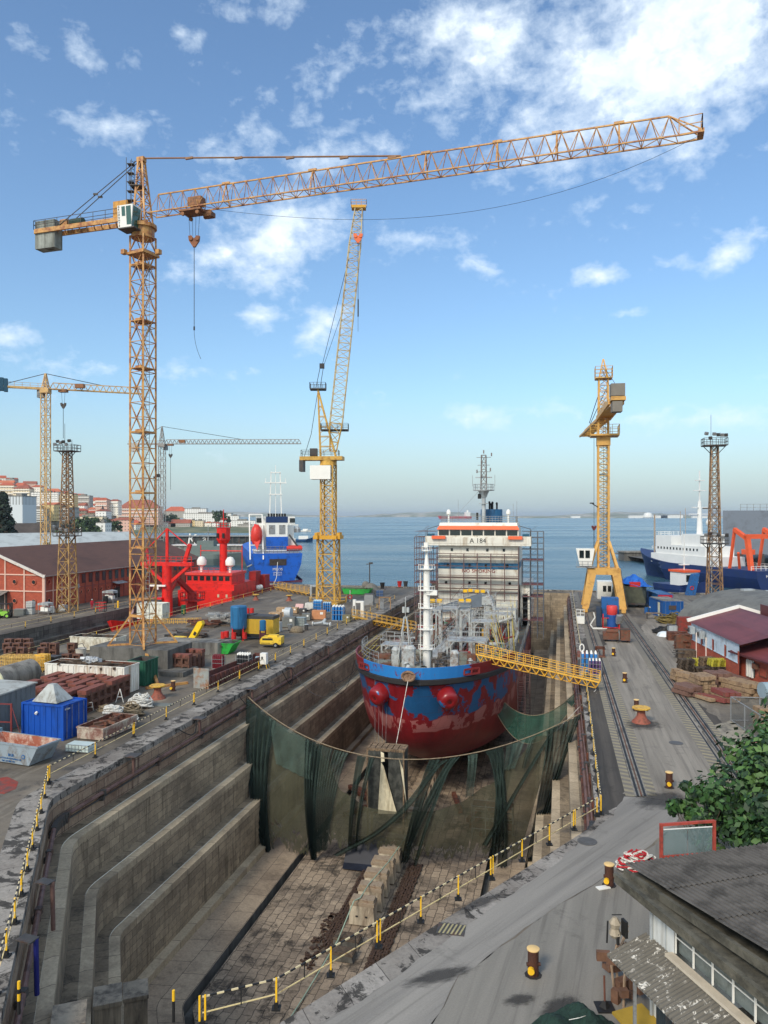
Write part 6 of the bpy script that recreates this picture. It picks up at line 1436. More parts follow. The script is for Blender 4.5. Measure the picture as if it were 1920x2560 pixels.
def skip(name,label,loc,rz,L,Wd,Hh,tap,mt,inner,content=None,ribs=6,cat='skip',cm=None,rot_r=True):
    t=thing(name,label,cat,loc,rz); th=.06
    m=MB(); o=[(-L/2+tap,-Wd/2,.08),(L/2-tap,-Wd/2,.08),(L/2-tap,Wd/2,.08),(-L/2+tap,Wd/2,.08),(-L/2,-Wd/2,Hh),(L/2,-Wd/2,Hh),(L/2,Wd/2,Hh),(-L/2,Wd/2,Hh)]
    m.raw(o,[(3,2,1,0),(0,1,5,4),(1,2,6,5),(2,3,7,6),(3,0,4,7)]); 
    i_=[(-L/2+tap+th,-Wd/2+th,.14),(L/2-tap-th,-Wd/2+th,.14),(L/2-tap-th,Wd/2-th,.14),(-L/2+tap+th,Wd/2-th,.14),(-L/2+th,-Wd/2+th,Hh),(L/2-th,-Wd/2+th,Hh),(L/2-th,Wd/2-th,Hh),(-L/2+th,Wd/2-th,Hh)]
    b=m.build('body',mt,t); m=MB(); m.raw(i_,[(0,1,2,3),(4,5,1,0),(5,6,2,1),(6,7,3,2),(7,4,0,3)]); m.build('inside',inner,t)
    m=MB(); 
    for y in(-Wd/2,Wd/2): m.box(-L/2-.04,y-.05,Hh-.1,L/2+.04,y+.05,Hh+.02)
    for x in(-L/2,L/2): m.box(x-.05,-Wd/2+.05,Hh-.1,x+.05,Wd/2-.05,Hh+.015)
    for k in range(ribs):
        x=-L/2+tap+.2+k*(L-2*tap-.4)/max(1,ribs-1)
        for y,q in((-Wd/2,-1),(Wd/2,1)): m.box(x-.05,min(y,y+q*.06),.12,x+.05,max(y,y+q*.06),Hh-.1)
    for k in range(4):
        y=-Wd/2+.3+k*(Wd-.6)/3
        if tap<.1: m.box(L/2,y-.05,.12,L/2+.06,y+.05,Hh-.1)
    m.build('rib',mt,t)
    if content:
        m=MB(); rr=random.Random(len(label))
        for k in range(content): m.cbox(rr.uniform(-L/2+tap+.4,L/2-tap-.4),rr.uniform(-Wd/2+.4,Wd/2-.4),Hh-.25+rr.uniform(-.2,.35),rr.uniform(.4,1.8),rr.uniform(.08,.3),rr.uniform(.05,.25),rr.uniform(0,3),rr.uniform(-.5,.5))
        m.box(-L/2+tap+.1,-Wd/2+.1,.2,L/2-tap-.1,Wd/2-.1,Hh-.3); m.build('load',cm or wood_d,t)
    return t
p=V((-28.0,72.9,0)); skip('scrap_skip','long white open topped skip heaped with scrap timber and rubble',tuple(p),RZD-.02,8.6,2.5,2.65,.03,M('skip_white',(222,220,210),.6,.05,.5,(168,150,128),.35,.8,True),rust,60,15,cm=wood_d)
t=thing('rubbish_bag','white plastic sacks on top of the rubble in the long white skip','sack',(-28.3,73,2.6)); m=MB(); rr=random.Random(6); [m.cbox(rr.uniform(-.6,.9),rr.uniform(-.4,.4),.15+rr.random()*.3,rr.uniform(.3,.7),rr.uniform(.3,.6),rr.uniform(.2,.4),rr.random()*3,rr.uniform(-.8,.8)) for k in range(16)]; m.build('sack',M('sack_white',(196,198,198),.6,.2,4,(90,90,96),.5,5),t)
for k,px in enumerate((765,)):
    pass
a=G(356,1716); skip('green_skip','dark green ribbed skip standing against the right end of the white one',(a.x-.3,a.y+1.2,0),RZD,1.9,2.4,2.5,.03,corr('skip_green',(40,92,72)),dsteel,0,4)
a=G(230,1627); skip('scrap_skip','low white skip in the middle of the yard left of the crane foundation',(a.x+.4,a.y+1,0),RZD,6.4,2.3,1.7,.03,M('skip_white2',(212,208,192),.6,.06,.6,(150,136,110),.45,.8),dsteel,8,8)
t=skip('builder_skip','grey builders skip with blue lettering at the lower left edge',(-25.1,52.3,0),R(-21),5.3,2.0,1.4,.75,M('skip_bluegrey',(138,150,158),.6,.08,.8,(110,104,98),.35,1),M('skip_flaking',(214,200,184),.8,.15,1.5,(150,66,36),.8,1.2),0,0)
bt2=M('lettering_blue',(40,96,150),.5)
text('BGR',.27,bt2,t,(.35,-1.03,.62),(R(90),0,0)); text('Gestão e Controle de Resíduos, Lda',.165,bt2,t,(.1,-1.03,.40),(R(90),0,0),sx=.95); text('Telf. 219 886 196',.165,bt2,t,(.1,-1.03,.2),(R(90),0,0))
m=MB(); m.cyl((1.42,-1.01,.62),(1.42,-1.03,.62),.15,n=20); m.build('round_logo',bt2,t); m=MB(); m.cyl((1.42,-1.03,.62),(1.42,-1.035,.62),.09,n=16); m.build('logo_centre',M('skip_bluegrey',(138,150,158)),t)
a=G(253,1850); skip('scrap_box','small open box with rusty rim and a pale front beside the railing',(a.x-.2,a.y+1.9,0),RZD-.06,2.3,4.2,.95,.02,M('box_pale_rust',(196,186,168),.7,.12,1,(118,70,60),.7,1.0),rust,14,0,cm=rust2)
a=G(196,1883); t=thing('cage_tote','low wire cage around a white plastic tub near the railing corner','plastic tub',(a.x,a.y+.5,0),RZD); m=MB(); m.box(-.9,-.5,.1,.9,.5,.55); m.build('tub',M('tub_white',(190,204,200),.4,.08,2),t); m=MB()
for k in range(8): x=-.92+k*.263; m.bar((x,-.53,.05),(x,-.53,.58),.02); 
for z in(.08,.3,.57): m.bar((-.93,-.53,z),(.93,-.53,z),.02); m.bar((.93,-.53,z),(.93,.53,z),.02)
m.build('cage',steel,t)
# ---- ropes
def ropepile(name,label,loc,rad,hgt,n,mt,r=.05,seed=1,pal=True,flat=False):
    t=thing(name,label,'rope',loc); rr=random.Random(seed); m=MB()
    for k in range(n):
        R0=rad*rr.uniform(.35,1); cx_,cy_=rr.uniform(-.25,.25)*rad,rr.uniform(-.25,.25)*rad; z0=(.1 if pal else .02)+hgt*rr.random()*(1.15-R0/rad*.8); ph=rr.random()*6
        pts=[(cx_+R0*math.cos(a+ph)*(1+.12*math.sin(3*a+ph)),cy_+R0*.85*math.sin(a+ph)*(1+.1*math.cos(2*a)),max(r,z0+.12*hgt*math.sin(2*a+ph))) for a in[R(q*24) for q in range(16)]]
        m.path([V(p) for p in pts],r,5)
    m.build('coil',mt,t,smooth=True)
    if pal:
        m=MB(); m.box(-rad*.8,-rad*.7,.08,rad*.8,rad*.7,.13)
        for q in(-.7,0,.7): m.box(rad*q-.05,-rad*.7,0,rad*q+.05,rad*.7,.08)
        m.build('pallet_base',wood_d,t)
    return t
a=G(222,1810); ropepile('rope_pile','loose tan rope heap on the ground right of the blue container',(a.x,a.y,0),1.1,.5,26,ropeb,.05,2,False)
a=G(280,1806); ropepile('rope_coil','tan rope coil on a pallet with a white rope thrown over it',(a.x,a.y,0),.9,1.0,30,ropeb,.06,3); ropepile('rope_pile','thick white rope lying on top of the tan coil on its pallet',(a.x,a.y,.75),.75,.7,20,ropew,.07,4,False)
a=G(325,1790); ropepile('rope_coil','high tan rope coil behind the white topped one',(a.x,a.y,0),.95,1.15,34,ropeb,.055,5); a=G(318,1800); ropepile('rope_coil','flat white rope coil between the two tan coils',(a.x+.2,a.y-.2,0),.7,.35,14,ropew,.05,6)
a=G(345,1768); ropepile('rope_coil','large bundle of white rope beside the red capstan',(a.x+.3,a.y,0),1.0,1.15,34,ropew,.07,7); a=G(258,1780); ropepile('rope_pile','small tan rope heap behind the pallet coils',(a.x,a.y+.4,0),.6,.6,14,ropeb,.05,8,False)
t=thing('barrier_stand','small white A shaped stand by the end of the white skip','stand',tuple(G(299,1756))); m=MB(); m.bar((-.35,0,0),(0,.1,1.2),.05); m.bar((.35,0,0),(0,.1,1.2),.05); m.bar((-.2,0,.5),(.2,0,.5),.05); m.build('legs',whitec,t)
t=thing('hose_trolley','grey bent tube trolley behind the tan rope heap','trolley',tuple(G(216,1782))); m=MB(); m.path([V((-.6,0,0)),V((-.55,0,.7)),V((.5,0,.9)),V((.6,0,.2))],.03,5); m.path([V((-.6,0,.35)),V((.55,0,.5))],.03,5); m.build('tube',steel,t)
a=G(403,1763); m=MB(); m.box(-.95,-.5,0,.95,.5,.08); single('steel_plate',m,M('plate_grey_green',(112,116,110),.7,.1,1),'flat grey steel plate lying by the left railing','steel plate',tuple(a),RZD)
# yellow frames, cabinet, pallets
t=thing('railing_stack','stack of yellow rail frames standing at the left picture edge','frame stack',(G(45,1683).x,G(45,1683).y,0),R(-6)); m=MB()
for k in range(5):
    y=k*.45
    for x in[-2.3+q*.8 for q in range(7)]: m.bar((x,y,.1),(x,y,1.7),.055)
    for z in(.25,.6,.95,1.3,1.65): m.bar((-2.5,y,z),(2.6,y,z+.02*k),.05)
m.build('frames',M('frame_yellow',(214,176,96),.6,.15,1,(130,96,60),.4,1.5),t)
t=thing('machine_cabinet','plain yellow steel cabinet at the left end of the long white skip','cabinet',(G(105,1678).x,G(105,1678).y+.4,0),R(-16)); m=MB(); m.box(-.75,-.5,.1,.5,.5,1.75); m.build('box',M('cabinet_yellow',(232,176,52),.5,.06,1,(150,110,50),.2,2),t); m=MB(); m.box(-.8,-.55,0,.55,.55,.12); m.box(-.7,-.52,.42,.45,-.5,.47); m.build('plinth',blk,t)
t=thing('machine_cabinet','dark grey steel box between the yellow cabinet and the rusty stacks','cabinet',(G(128,1668).x,G(128,1668).y,0),R(-14)); m=MB(); m.box(-.8,-.6,0,.9,.6,1.2); m.box(-.85,-.65,1.2,.95,.65,1.27); m.build('box',dsteel,t)
t=thing('bucket','pale round tub with a handle on the rusty stacks left of the low white skip','bucket',(G(202,1640).x,G(202,1640).y,0)); m=MB(); m.lathe([(.55,0),(.65,.9),(.7,.92),(.6,.9)],14); m.build('tub',M('tub_concrete',(190,184,172),.7,.1),t,smooth=True); m=MB(); m.path([V((-.55,0,.9)),V((-.3,0,1.4)),V((.2,0,1.5)),V((.55,0,.9))],.04,5); m.build('handle',dsteel,t)
# pallets
pm=MB()
for y in(-.36,0,.36): pm.box(-.6,y-.05,0,.6,y+.05,.02); pm.box(-.6,y-.05,.02,-.45,y+.05,.11); pm.box(-.08,y-.05,.02,.08,y+.05,.11); pm.box(.45,y-.05,.02,.6,y+.05,.11)
for k in range(6): x=-.6+k*.215; pm.box(x,-.4,.11,x+.125,.4,.14)
palp=single('pallet',pm,wood,'worn wooden pallet in the low stack before the yellow frames','pallet',(0,0,0),0,'pallets stacked before the yellow frames')
a=G(64,1692)
for k in range(7): cp(palp,(a.x+random.uniform(-.05,.05)+.3,a.y+random.uniform(-.05,.05),k*.145),R(-10)+random.uniform(-.06,.06),scale=(1.3,1.3,1))
palp.location=(a.x-1.6,a.y,0); cp(palp,(a.x-1.6,a.y+.1,.15),.1); cp(palp,(a.x-3.0,a.y,0),.05)
# ---- middle yard
def lying(name,label,cat,px,py,parts,rz=0,sc=1):
    a=G(px,py); t=thing(name,label,cat,(a.x,a.y,0),rz); t.scale=(sc,)*3
    for nm,f,mt in parts: m=MB(); f(m); m.build(nm,mt,t,smooth=False)
    return t
tankb=M('tank_blue',(38,106,152),.5,.1,.8,(30,74,110),.35,1.2,True)
t=lying('upright_tank','tall blue cylindrical tank on red legs in the middle of the yard','tank',597,1600,[('tank',lambda m:m.lathe([(1.02,1.55),(1.1,1.7),(1.1,4.45),(1.0,4.6),(.3,4.65)],24),tankb),('hopper',lambda m:m.lathe([(.3,.5),(1.0,1.55)],16),dsteel)])
for k in range(4):
    a=R(45+90*k); m=MB(); m.bar((1.0*math.cos(a),1.0*math.sin(a),0),(1.0*math.cos(a),1.0*math.sin(a),2.0),.16); m.build('leg',red,t)
for x,y in((-.5,-.9),(.9,-.7),(-1.7,.3)): m=MB(); m.cyl((x,y,.3),(x,y,1.15),.32,n=14); m.build('red_drum',red,t)
for px,py,lb in((558,1598,'red drum left of the tall blue tank'),(624,1535,'red drums on a pallet behind the tall blue tank')):
    t=lying('drum',lb,'drum',px,py,[('drum',lambda m:[m.cyl((x,0,.1),(x,0,1.0),.33,n=14) for x in((-.35,.4) if px>600 else (0,))],red),('pallet_base',lambda m:m.box(-.75,-.4,0,.75,.4,.1),wood)])
def gen(m): m.box(-2.35,-1.0,.75,2.35,1.0,2.55)
t=lying('generator','big yellow and black generator box behind the tall blue tank','generator',645,1597,[('body',gen,M('gen_yellow',(212,172,56),.5,.06,1,(150,120,60),.2,1.5)),('roof',lambda m:(m.box(-2.4,-1.05,2.55,2.4,1.05,2.9),m.box(-1.2,-.8,2.9,-.4,.8,3.0)),dsteel),('chassis',lambda m:m.box(-2.35,-.95,.35,2.35,.95,.75),blk)],RZD,1.12)
for x in(-1.4,1.4): m=MB(); m.cyl((x,-1.1,.36),(x,-.85,.36),.36,n=14); w=m.build('wheel',rubber,t); m=MB(); m.cyl((x,-1.12,.36),(x,-1.1,.36),.2,n=12); r_=m.build('rim',yel,t); r_.parent=w
m=MB()
for k in range(4): m.box(-2.2+k*1.15,-1.015,.9,-1.2+k*1.15,-1.0,2.4)
m.build('door_panel',M('gen_yellow2',(200,160,50),.5,.05),t)
cm_=M('compressor_yellow',(232,194,60),.45,.06,1,(150,120,60),.2,1.5)
t=lying('compressor','yellow trailer compressor with black grilles next to the striped railing','compressor',682,1617,[('body',lambda m:(m.extr([(-1.45,-.8,.45),(1.25,-.8,.45),(1.3,-.8,1.35),(-1.2,-.8,1.35),(-1.5,-.8,.9)],(0,1.6,0)),m.box(-.5,-.5,1.35,.7,.5,1.55)),cm_),('grille',lambda m:(m.box(-1.15,-.815,.95,.2,-.8,1.2),m.box(-1.35,-.815,.55,-.1,-.8,.62)),blk),('underframe',lambda m:m.box(-1.4,-.7,.25,1.3,.7,.45),dsteel)],RZD+.1,1.0)
for y in(-.85,.85): m=MB(); m.cyl((.6,y-.1,.33),(.6,y+.1,.33),.33,n=14); w=m.build('wheel',rubber,t); m=MB(); m.cyl((.6,y-.12,.33),(.6,y+.12,.33),.16,n=10); r_=m.build('rim',steel,t); r_.parent=w
lying('upright_tank','narrow blue cylinder on a dark red stand next to the yellow generator','tank',657,1607,[('tank',lambda m:m.lathe([(.38,1.6),(.42,1.7),(.42,2.9),(.3,3.0)],16),tankb),('stand',lambda m:[m.bar((x,y,0),(x,y,1.7),.1) for x in(-.35,.35) for y in(-.3,.3)]+[m.cbox(0,0,.9,.5,.5,.8)],M('stand_maroon',(96,50,60),.6))])
lift=M('lift_yellow',(240,200,36),.45,.05,1)
t=lying('aerial_lift','folded yellow boom lift with its jib tipped up behind the rusty blocks','boom lift',468,1622,[('base',lambda m:(m.box(-2.0,-.6,.5,.0,.6,1.1),m.box(-1.9,-.5,1.1,-.3,.5,1.5)),lift),('boom',lambda m:(m.extr([(.0,-.35,.9),(.8,-.35,.8),(2.25,-.35,3.2),(2.1,-.35,3.6),(1.6,-.35,3.5)],(0,.7,0)),),lift),('marking',lambda m:m.extr([(.95,-.37,1.9),(1.25,-.37,1.7),(1.5,-.37,2.1),(1.2,-.37,2.3)],(0,.02,0)),blk)],RZD)
for x in(-1.7,-.3): m=MB(); m.cyl((x,-.75,.4),(x,-.45,.4),.4,n=12); m.build('wheel',rubber,t)
a=G(548,1636); t=skip('scrap_skip','bright green boat shaped skip filled with brown rubble',(a.x,a.y+1.1,0),RZD,4.2,2.2,1.35,.75,green,dsteel,10,0,cm=wood_d)
# low rusty bin with grey end plate
a=G(486,1720); t=thing('rusty_trough','long rusty ribbed trough with a pale grey end plate beside the railing','trough',(a.x+.0,a.y,0),RZD-R(4))
m=MB(); m.box(-.1,0,0,1.55,.12,1.95); m.build('end_plate',M('plate_pale',(146,150,146),.6,.15,1,(140,90,50),.5,1.2),t)
m=MB(); m.box(1.3,.12,0,1.5,13,1.1)
for k in range(14): m.box(1.5,.5+k*.92,0,1.62,.62+k*.92,1.15)
m.box(-.05,.12,0,1.3,13,.12); m.box(-.05,.12,.12,.05,13,1.1); m.box(-.05,12.9,.1,1.4,13,1.2); m.build('side',M('trough_rust',(104,62,54),.8,.25,1,(70,48,44),.5,1),t)
def cylrack(label,px,py,mt,cap,sc=1.0,n=5):
    a=G(px,py); t=thing('gas_bottle_rack',label,'gas bottles',(a.x,a.y,0),RZD); t.scale=(sc,)*3
    m=MB(); m.box(-.65,-.4,0,.65,.4,.1); 
    for z in(.7,1.15): 
        for y in(-.4,.4): m.bar((-.65,y,z),(.65,y,z),.04)
        for x in(-.65,.65): m.bar((x,-.4,z),(x,.4,z),.04)
    for x in(-.65,.65):
        for y in(-.4,.4): m.bar((x,y,.1),(x,y,1.5),.05)
    m.build('rack',steel,t)
    for i in range(n):
        for j in range(3):
            x=-.5+i*1.0/(n-1); y=-.27+j*.27; m=MB(); m.lathe([(.11,.1),(.11,1.45),(.05,1.6)],10,(x,y,0)); c=m.build('bottle',mt,t,smooth=True); m=MB(); m.lathe([(.1,1.42),(.09,1.55),(.04,1.68)],10,(x,y,0)); k=m.build('shoulder',cap,t,smooth=True); k.parent=c
    return t
cylrack('rack of dark red gas bottles beside the rusty trough',546,1672,M('bottle_red',(110,30,40),.4,.1),M('bottle_red',(110,30,40)),.95)
cylrack('rack of black gas bottles with white shoulders by the left railing',610,1676,M('bottle_black',(40,42,44),.4,.1),whitec,1.15)
ob=M('bottle_blue',(46,120,184),.4,.1)
cylrack('rack of blue gas bottles with white tops near the luffing crane, beside the railing',846,1552,ob,whitec,1.5,4)
cylrack('rack of blue gas bottles left of the base of the luffing crane',795,1528,ob,M('bottle_pale',(180,210,224)),1.2,5)
cylrack('second small rack of blue gas bottles at the foot of the luffing crane',818,1530,ob,M('bottle_pale',(180,210,224)),1.05,4)
cylrack('tall blue gas bottles with white necks standing on the right quay by the gangway',1473,1680,ob,whitec,1.35,4)
cylrack('caged blue and red gas bottles before the tall blue ones on the right quay',1487,1686,M('bottle_mixed',(96,70,110),.4,.3),whitec,1.0,4)
lying('control_cabinet','white electric cabinet on a yellow stand beside the left railing','cabinet',660,1670,[('cabinet',lambda m:m.box(-.35,-.3,.45,.35,.3,1.65),whitec),('stand',lambda m:[m.bar((x,y,0),(x*.6,y*.6,.5),.05) for x in(-.5,.5) for y in(-.4,.4)],yel),('panel',lambda m:m.box(-.2,-.315,1.0,.0,-.3,1.3),dsteel)],RZD)
lying('control_cabinet','small pale blue box left of the white electric cabinet','cabinet',644,1664,[('cabinet',lambda m:m.box(-.22,-.2,.3,.22,.2,1.0),M('box_pale_blue',(170,200,214),.6)),('leg',lambda m:m.box(-.05,-.05,0,.05,.05,.3),dsteel)])
def asign(label,px,py):
    lying('sign_stand',label,'sign',px,py,[('board',lambda m:m.extr([(-.4,0,.25),(.4,0,.25),(.4,.3,1.35),(-.4,.3,1.35)],(0,.03,.01)),whitec),('legs',lambda m:[m.bar((x,-.1,0),(x,.3,1.4),.05) for x in(-.42,.42)]+[m.bar((x,.8,0),(x,.33,1.4),.05) for x in(-.42,.42)],whitec)],R(-14))
asign('folding white notice board standing before the crane foundation',420,1678)
lying('traffic_cone','orange cone lying beside the folding notice board','cone',432,1668,[('cone',lambda m:m.cyl((-.3,0,.15),(.4,.1,.2),.2,.05,n=10),M('cone_orange',(226,140,84),.6))])
# crates of the far middle yard (each a thing)
cb=M('cardboard_tan',(176,146,112),.85,.12,2,(130,104,80),.3,3); crd=M('crate_orange_brown',(192,132,92),.8,.12,2); gry=M('crate_grey',(110,112,108),.7,.2,1)
for k,(px,py,w,h,mt,lb) in enumerate(((688,1552,1.9,1.3,cb,'tan wooden crate, left one of the pair behind the generator'),(704,1545,1.6,1.7,cb,'taller tan crate with a white label behind the generator'),(797,1550,2.2,1.5,crd,'single orange brown plywood crate in front of the blue bottles'),(735,1534,1.3,1.0,cb,'small tan box beside the pink wrapped bundle'),(722,1570,1.9,1.6,gry,'dark grey metal crate in front of the small tan box'),(765,1552,1.3,1.1,gry,'dark grey crate with a pale tag right of the glass bottles'),(867,1556,1.2,1.1,M('crate_olive',(124,116,84),.8,.2,1),'olive frame crate beside the railing near the gangway'),(782,1545,1.0,1.4,dsteel,'black equipment box behind the orange brown crate'),(756,1537,1.1,1.0,dsteel,'low dark box beyond the grey metal crate'))):
    a=G(px,py); t=thing('crate',lb,'crate',(a.x,a.y+.5,0),RZD+.1*(k%3)); m=MB(); m.box(-w/2,-.6,.12,w/2,.6,h); m.build('box',mt,t); m=MB(); m.box(-w/2,-.55,0,w/2,.55,.12); m.build('skid',wood_d,t); m=MB(); m.box(w*.1,-.615,h*.6,w*.32,-.6,h*.85); m.build('paper_label',whitec,t)
def ibc(label,px,py,n=1,mt=None,sc=1.):
    a=G(px,py); t=thing('liquid_tote',label,'liquid container',(a.x,a.y+.4,0),RZD); t.scale=(sc,)*3
    for k in range(n):
        z=k*1.15; m=MB(); m.box(-.56,-.46,z+.14,.56,.46,z+1.1); o=m.build('plastic_tank',mt or M('tote_white',(206,208,204),.5,.06,2),t); m=MB()
        for q in range(7): x=-.6+q*.2; m.bar((x,-.5,z+.1),(x,-.5,z+1.12),.025)
        for q in range(4): zz=z+.18+q*.3; m.bar((-.6,-.5,zz),(.6,-.5,zz),.025); m.bar((.6,-.5,zz),(.6,.5,zz),.025)
        m.box(-.6,-.5,z,.6,.5,z+.12); c=m.build('cage',steel,t)
    return t
ibc('stack of two white liquid totes in cages before the brick warehouse gable',74,1537,2,sc=1.0); ibc('grey wrapped glass bottles crate in front of the small tan box',751,1568,1,M('tote_grey',(150,160,156),.4,.1),1.3); ibc('white liquid tote standing inside the floodlight tower foot',156,1528,1,sc=1.0)
lying('wrapped_bundle','white wrapped sheet bundle on a black pallet left of the blue bottles','bundle',776,1527,[('bundle',lambda m:[m.extr([(-.9+i*.25,-.6,.25),(-.75+i*.25,-.6,.25),(-.55+i*.25,-.6,1.5),(-.75+i*.25,-.6,1.4)],(0,1.2,0)) for i in range(7)],whitec),('pallet_base',lambda m:m.box(-1,-.7,.05,1.1,.7,.25),blk)],RZD)
lying('wrapped_bundle','pink and white wrapped bundle beyond the crates','bundle',747,1530,[('bundle',lambda m:[m.cyl((-.5+i*.28,-.3,.3),(-.5+i*.28,.4,1.3),.2,n=8) for i in range(5)],M('bundle_pink',(206,166,160),.6,.15,3)),('pallet_base',lambda m:m.box(-.8,-.6,0,.9,.6,.2),wood_d)],RZD)
lying('cable_drum','large pale grey drum in its frame among the crates','cable drum',721,1549,[('drum',lambda m:m.cyl((-.5,0,1.1),(.5,0,1.1),.85,n=18),M('drum_grey',(176,184,188),.4,.1)),('frame',lambda m:m.box(-.6,-.5,0,.6,.5,.5),steel)],RZD)
lying('pump_unit','round white pump with dark hose reels right of the yellow generator','pump',689,1580,[('pump',lambda m:(m.cyl((-.6,-.2,.9),(-.6,.5,.9),.55,n=14),m.cbox(.4,0,.8,.9,.8,1.3)),ltgrey),('hose_reel',lambda m:m.cyl((-1.4,-.2,.8),(-1.4,.3,.8),.75,n=16),rubber)],RZD)
lying('pipe_spool','white branched pipe piece lying on two wheels near the railing','pipe',805,1565,[('pipe',lambda m:m.path([V((-1.3,0,.3)),V((0,.1,.5)),V((.4,.5,1.0)),V((.2,.1,.4)),V((1.3,-.1,.3))],.2,8),ltgrey),('flange',lambda m:(m.cyl((-1.5,0,.3),(-1.4,0,.3),.35,n=12),m.cyl((1.3,-.1,.3),(1.4,-.1,.3),.35,n=12)),whitec)],RZD)
lying('sack_pile','hump of sandbags on a low pallet near the railing','sandbags',742,1580,[('sacks',lambda m:m.lathe([(.9,0),(.95,.2),(.8,.6),(.3,.85)],14),ropeb),('pallet_base',lambda m:m.box(-1,-.8,0,1,.8,.1),wood_d)])
lying('mooring_post','short grey post standing beside the sandbags','post',766,1576,[('post',lambda m:m.lathe([(.28,0),(.28,.8),(.36,.85)],12),dsteel),('cap',lambda m:m.lathe([(.36,.85),(.3,.92)],12),ltgrey)])
lying('bucket','grey cone bucket left of the sandbags','bucket',725,1576,[('bucket',lambda m:m.lathe([(.2,0),(.4,.9)],10),steel),('stand',lambda m:m.box(-.3,-.3,0,.3,.3,.1),dsteel)])
lying('guard_booth','grey booth at the left foot of the luffing crane','booth',787,1495,[('booth',lambda m:m.box(-.9,-.7,0,.9,.7,2.6),ltgrey),('door',lambda m:m.box(-.5,-.72,.2,.5,-.7,2.3),dsteel)])
lying('life_ring_post','white post carrying a red life ring by the dock edge','life ring',875,1505,[('post',lambda m:m.cyl((0,0,0),(0,0,2.3),.07,n=6),whitec),('ring',lambda m:[m.cyl((.38*math.cos(R(k*30)),-.1,1.0+.38*math.sin(R(k*30))),(.38*math.cos(R(k*30+30)),-.1,1.0+.38*math.sin(R(k*30+30))),.1,n=6) for k in range(12)],red)])
a=G(893,1486); skip('scrap_skip','green skip at the far quay edge right of the luffing crane',(a.x,a.y+.8,0),RZD,6.2,2.4,1.2,.5,green,dsteel,6,0)
lying('tarp_heap','grey tarpaulin heap beside the far green skip','heap',928,1482,[('tarp',lambda m:(m.lathe([(2.2,0),(1.9,.7),(1.2,1.6),(.3,2.1)],9),m.sphere((-1.2,.5,1.6),.9,9,6)),M('tarp_grey',(116,112,104),.9,.2,1)),('board',lambda m:m.box(-2.5,-.6,0,-1.0,-.2,1.1),dsteel)])
lying('loose_gear','low heap of dark gear on the far edge left of the green skip','heap',855,1482,[('heap',lambda m:m.lathe([(1.4,0),(1.2,.6),(.4,1.0)],8),dsteel),('plate',lambda m:m.box(.8,-.4,0,1.8,.2,.9),conc_d)])
lying('equipment_trolley','blue and grey equipment trolley left of the big ship near the far edge','trolley',949,1494,[('box',lambda m:m.box(-.7,-.5,.4,.7,.5,1.4),M('trolley_blue',(70,96,136),.6,.2)),('frame',lambda m:deckrail(m,[(-.8,-.6,.1),(.8,-.6,.1),(.8,.6,.1),(-.8,.6,.1)],1.5,.05,.8,True),steel)])
for k,(px,py,lb) in enumerate(((999,1466,'red mooring bollard on the far quay edge left of the ship'),(1014,1466,'dark mooring bollard on the far quay edge left of the ship'),(956,1470,'black box bollard on the far quay edge behind the grey heap'))):
    lying('bollard',lb,'bollard',px,py+3,[('drum',lambda m:m.lathe([(.5,0),(.4,.4),(.55,1.4),(.6,1.5)],10),[red,dsteel,blk][k]),('base',lambda m:m.box(-.8,-.6,0,.8,.6,.15),dsteel)])
lying('gate_frame','orange pipe gate frame beside the dock railing left of the ship','frame',962,1524,[('frame',lambda m:(m.bar((-1,0,0),(-1,0,2.2),.1),m.bar((1,0,0),(1,0,2.2),.1),m.bar((-1,0,2.2),(1,0,2.2),.1)),c_orange),('panel',lambda m:m.box(-.9,-.03,.2,-.2,.03,1.9),steel)])
lying('control_cabinet','white control cabinet post at the shore end of the left gangway','cabinet',895,1545,[('cabinet',lambda m:(m.box(-.8,-.3,0,-.35,.3,3.0),m.box(.5,-.3,0,1.0,.3,2.8),m.box(-.35,-.2,2.5,.5,.2,2.8)),whitec),('panel',lambda m:m.box(-.7,-.32,.5,-.45,-.3,2.0),dsteel)],RZD)
lying('wrapped_bundle','grey mesh crate at the dock edge beyond the white cabinet','bundle',923,1512,[('crate',lambda m:m.box(-.8,-.6,0,.9,.6,2.0),steel),('lid',lambda m:m.box(-.85,-.65,2.0,.95,.65,2.1),dsteel)],RZD)
# steel bits left of the blue tank
for k,(px,py,L_,w_,mt,lb) in enumerate(((510,1566,4.5,1.3,rust,'rust red trough on the yard right of the second yellow gangway'),(560,1562,3.2,1.4,conc,'pale heap of mixed parts left of the blue tank'),(470,1592,5.0,1.0,dsteel,'dark steel sections stacked beside the boom lift'),(545,1548,2.4,1.5,steel,'grey pipes and fittings behind the red trough'))):
    a=G(px,py); t=thing('scrap_heap',lb,'scrap heap',(a.x,a.y,0),RZD); m=MB(); rr=random.Random(k)
    for q in range(26): m.cbox(rr.uniform(-L_/2,L_/2),rr.uniform(-w_,w_),rr.uniform(.1,.9),rr.uniform(.4,2.2),rr.uniform(.1,.4),rr.uniform(.1,.4),rr.uniform(-.6,.6),rr.uniform(-.2,.2))
    m.build('pieces',mt,t); m=MB(); m.box(-L_/2,-w_,0,L_/2,w_,.2); m.build('sleeper',wood_d,t)
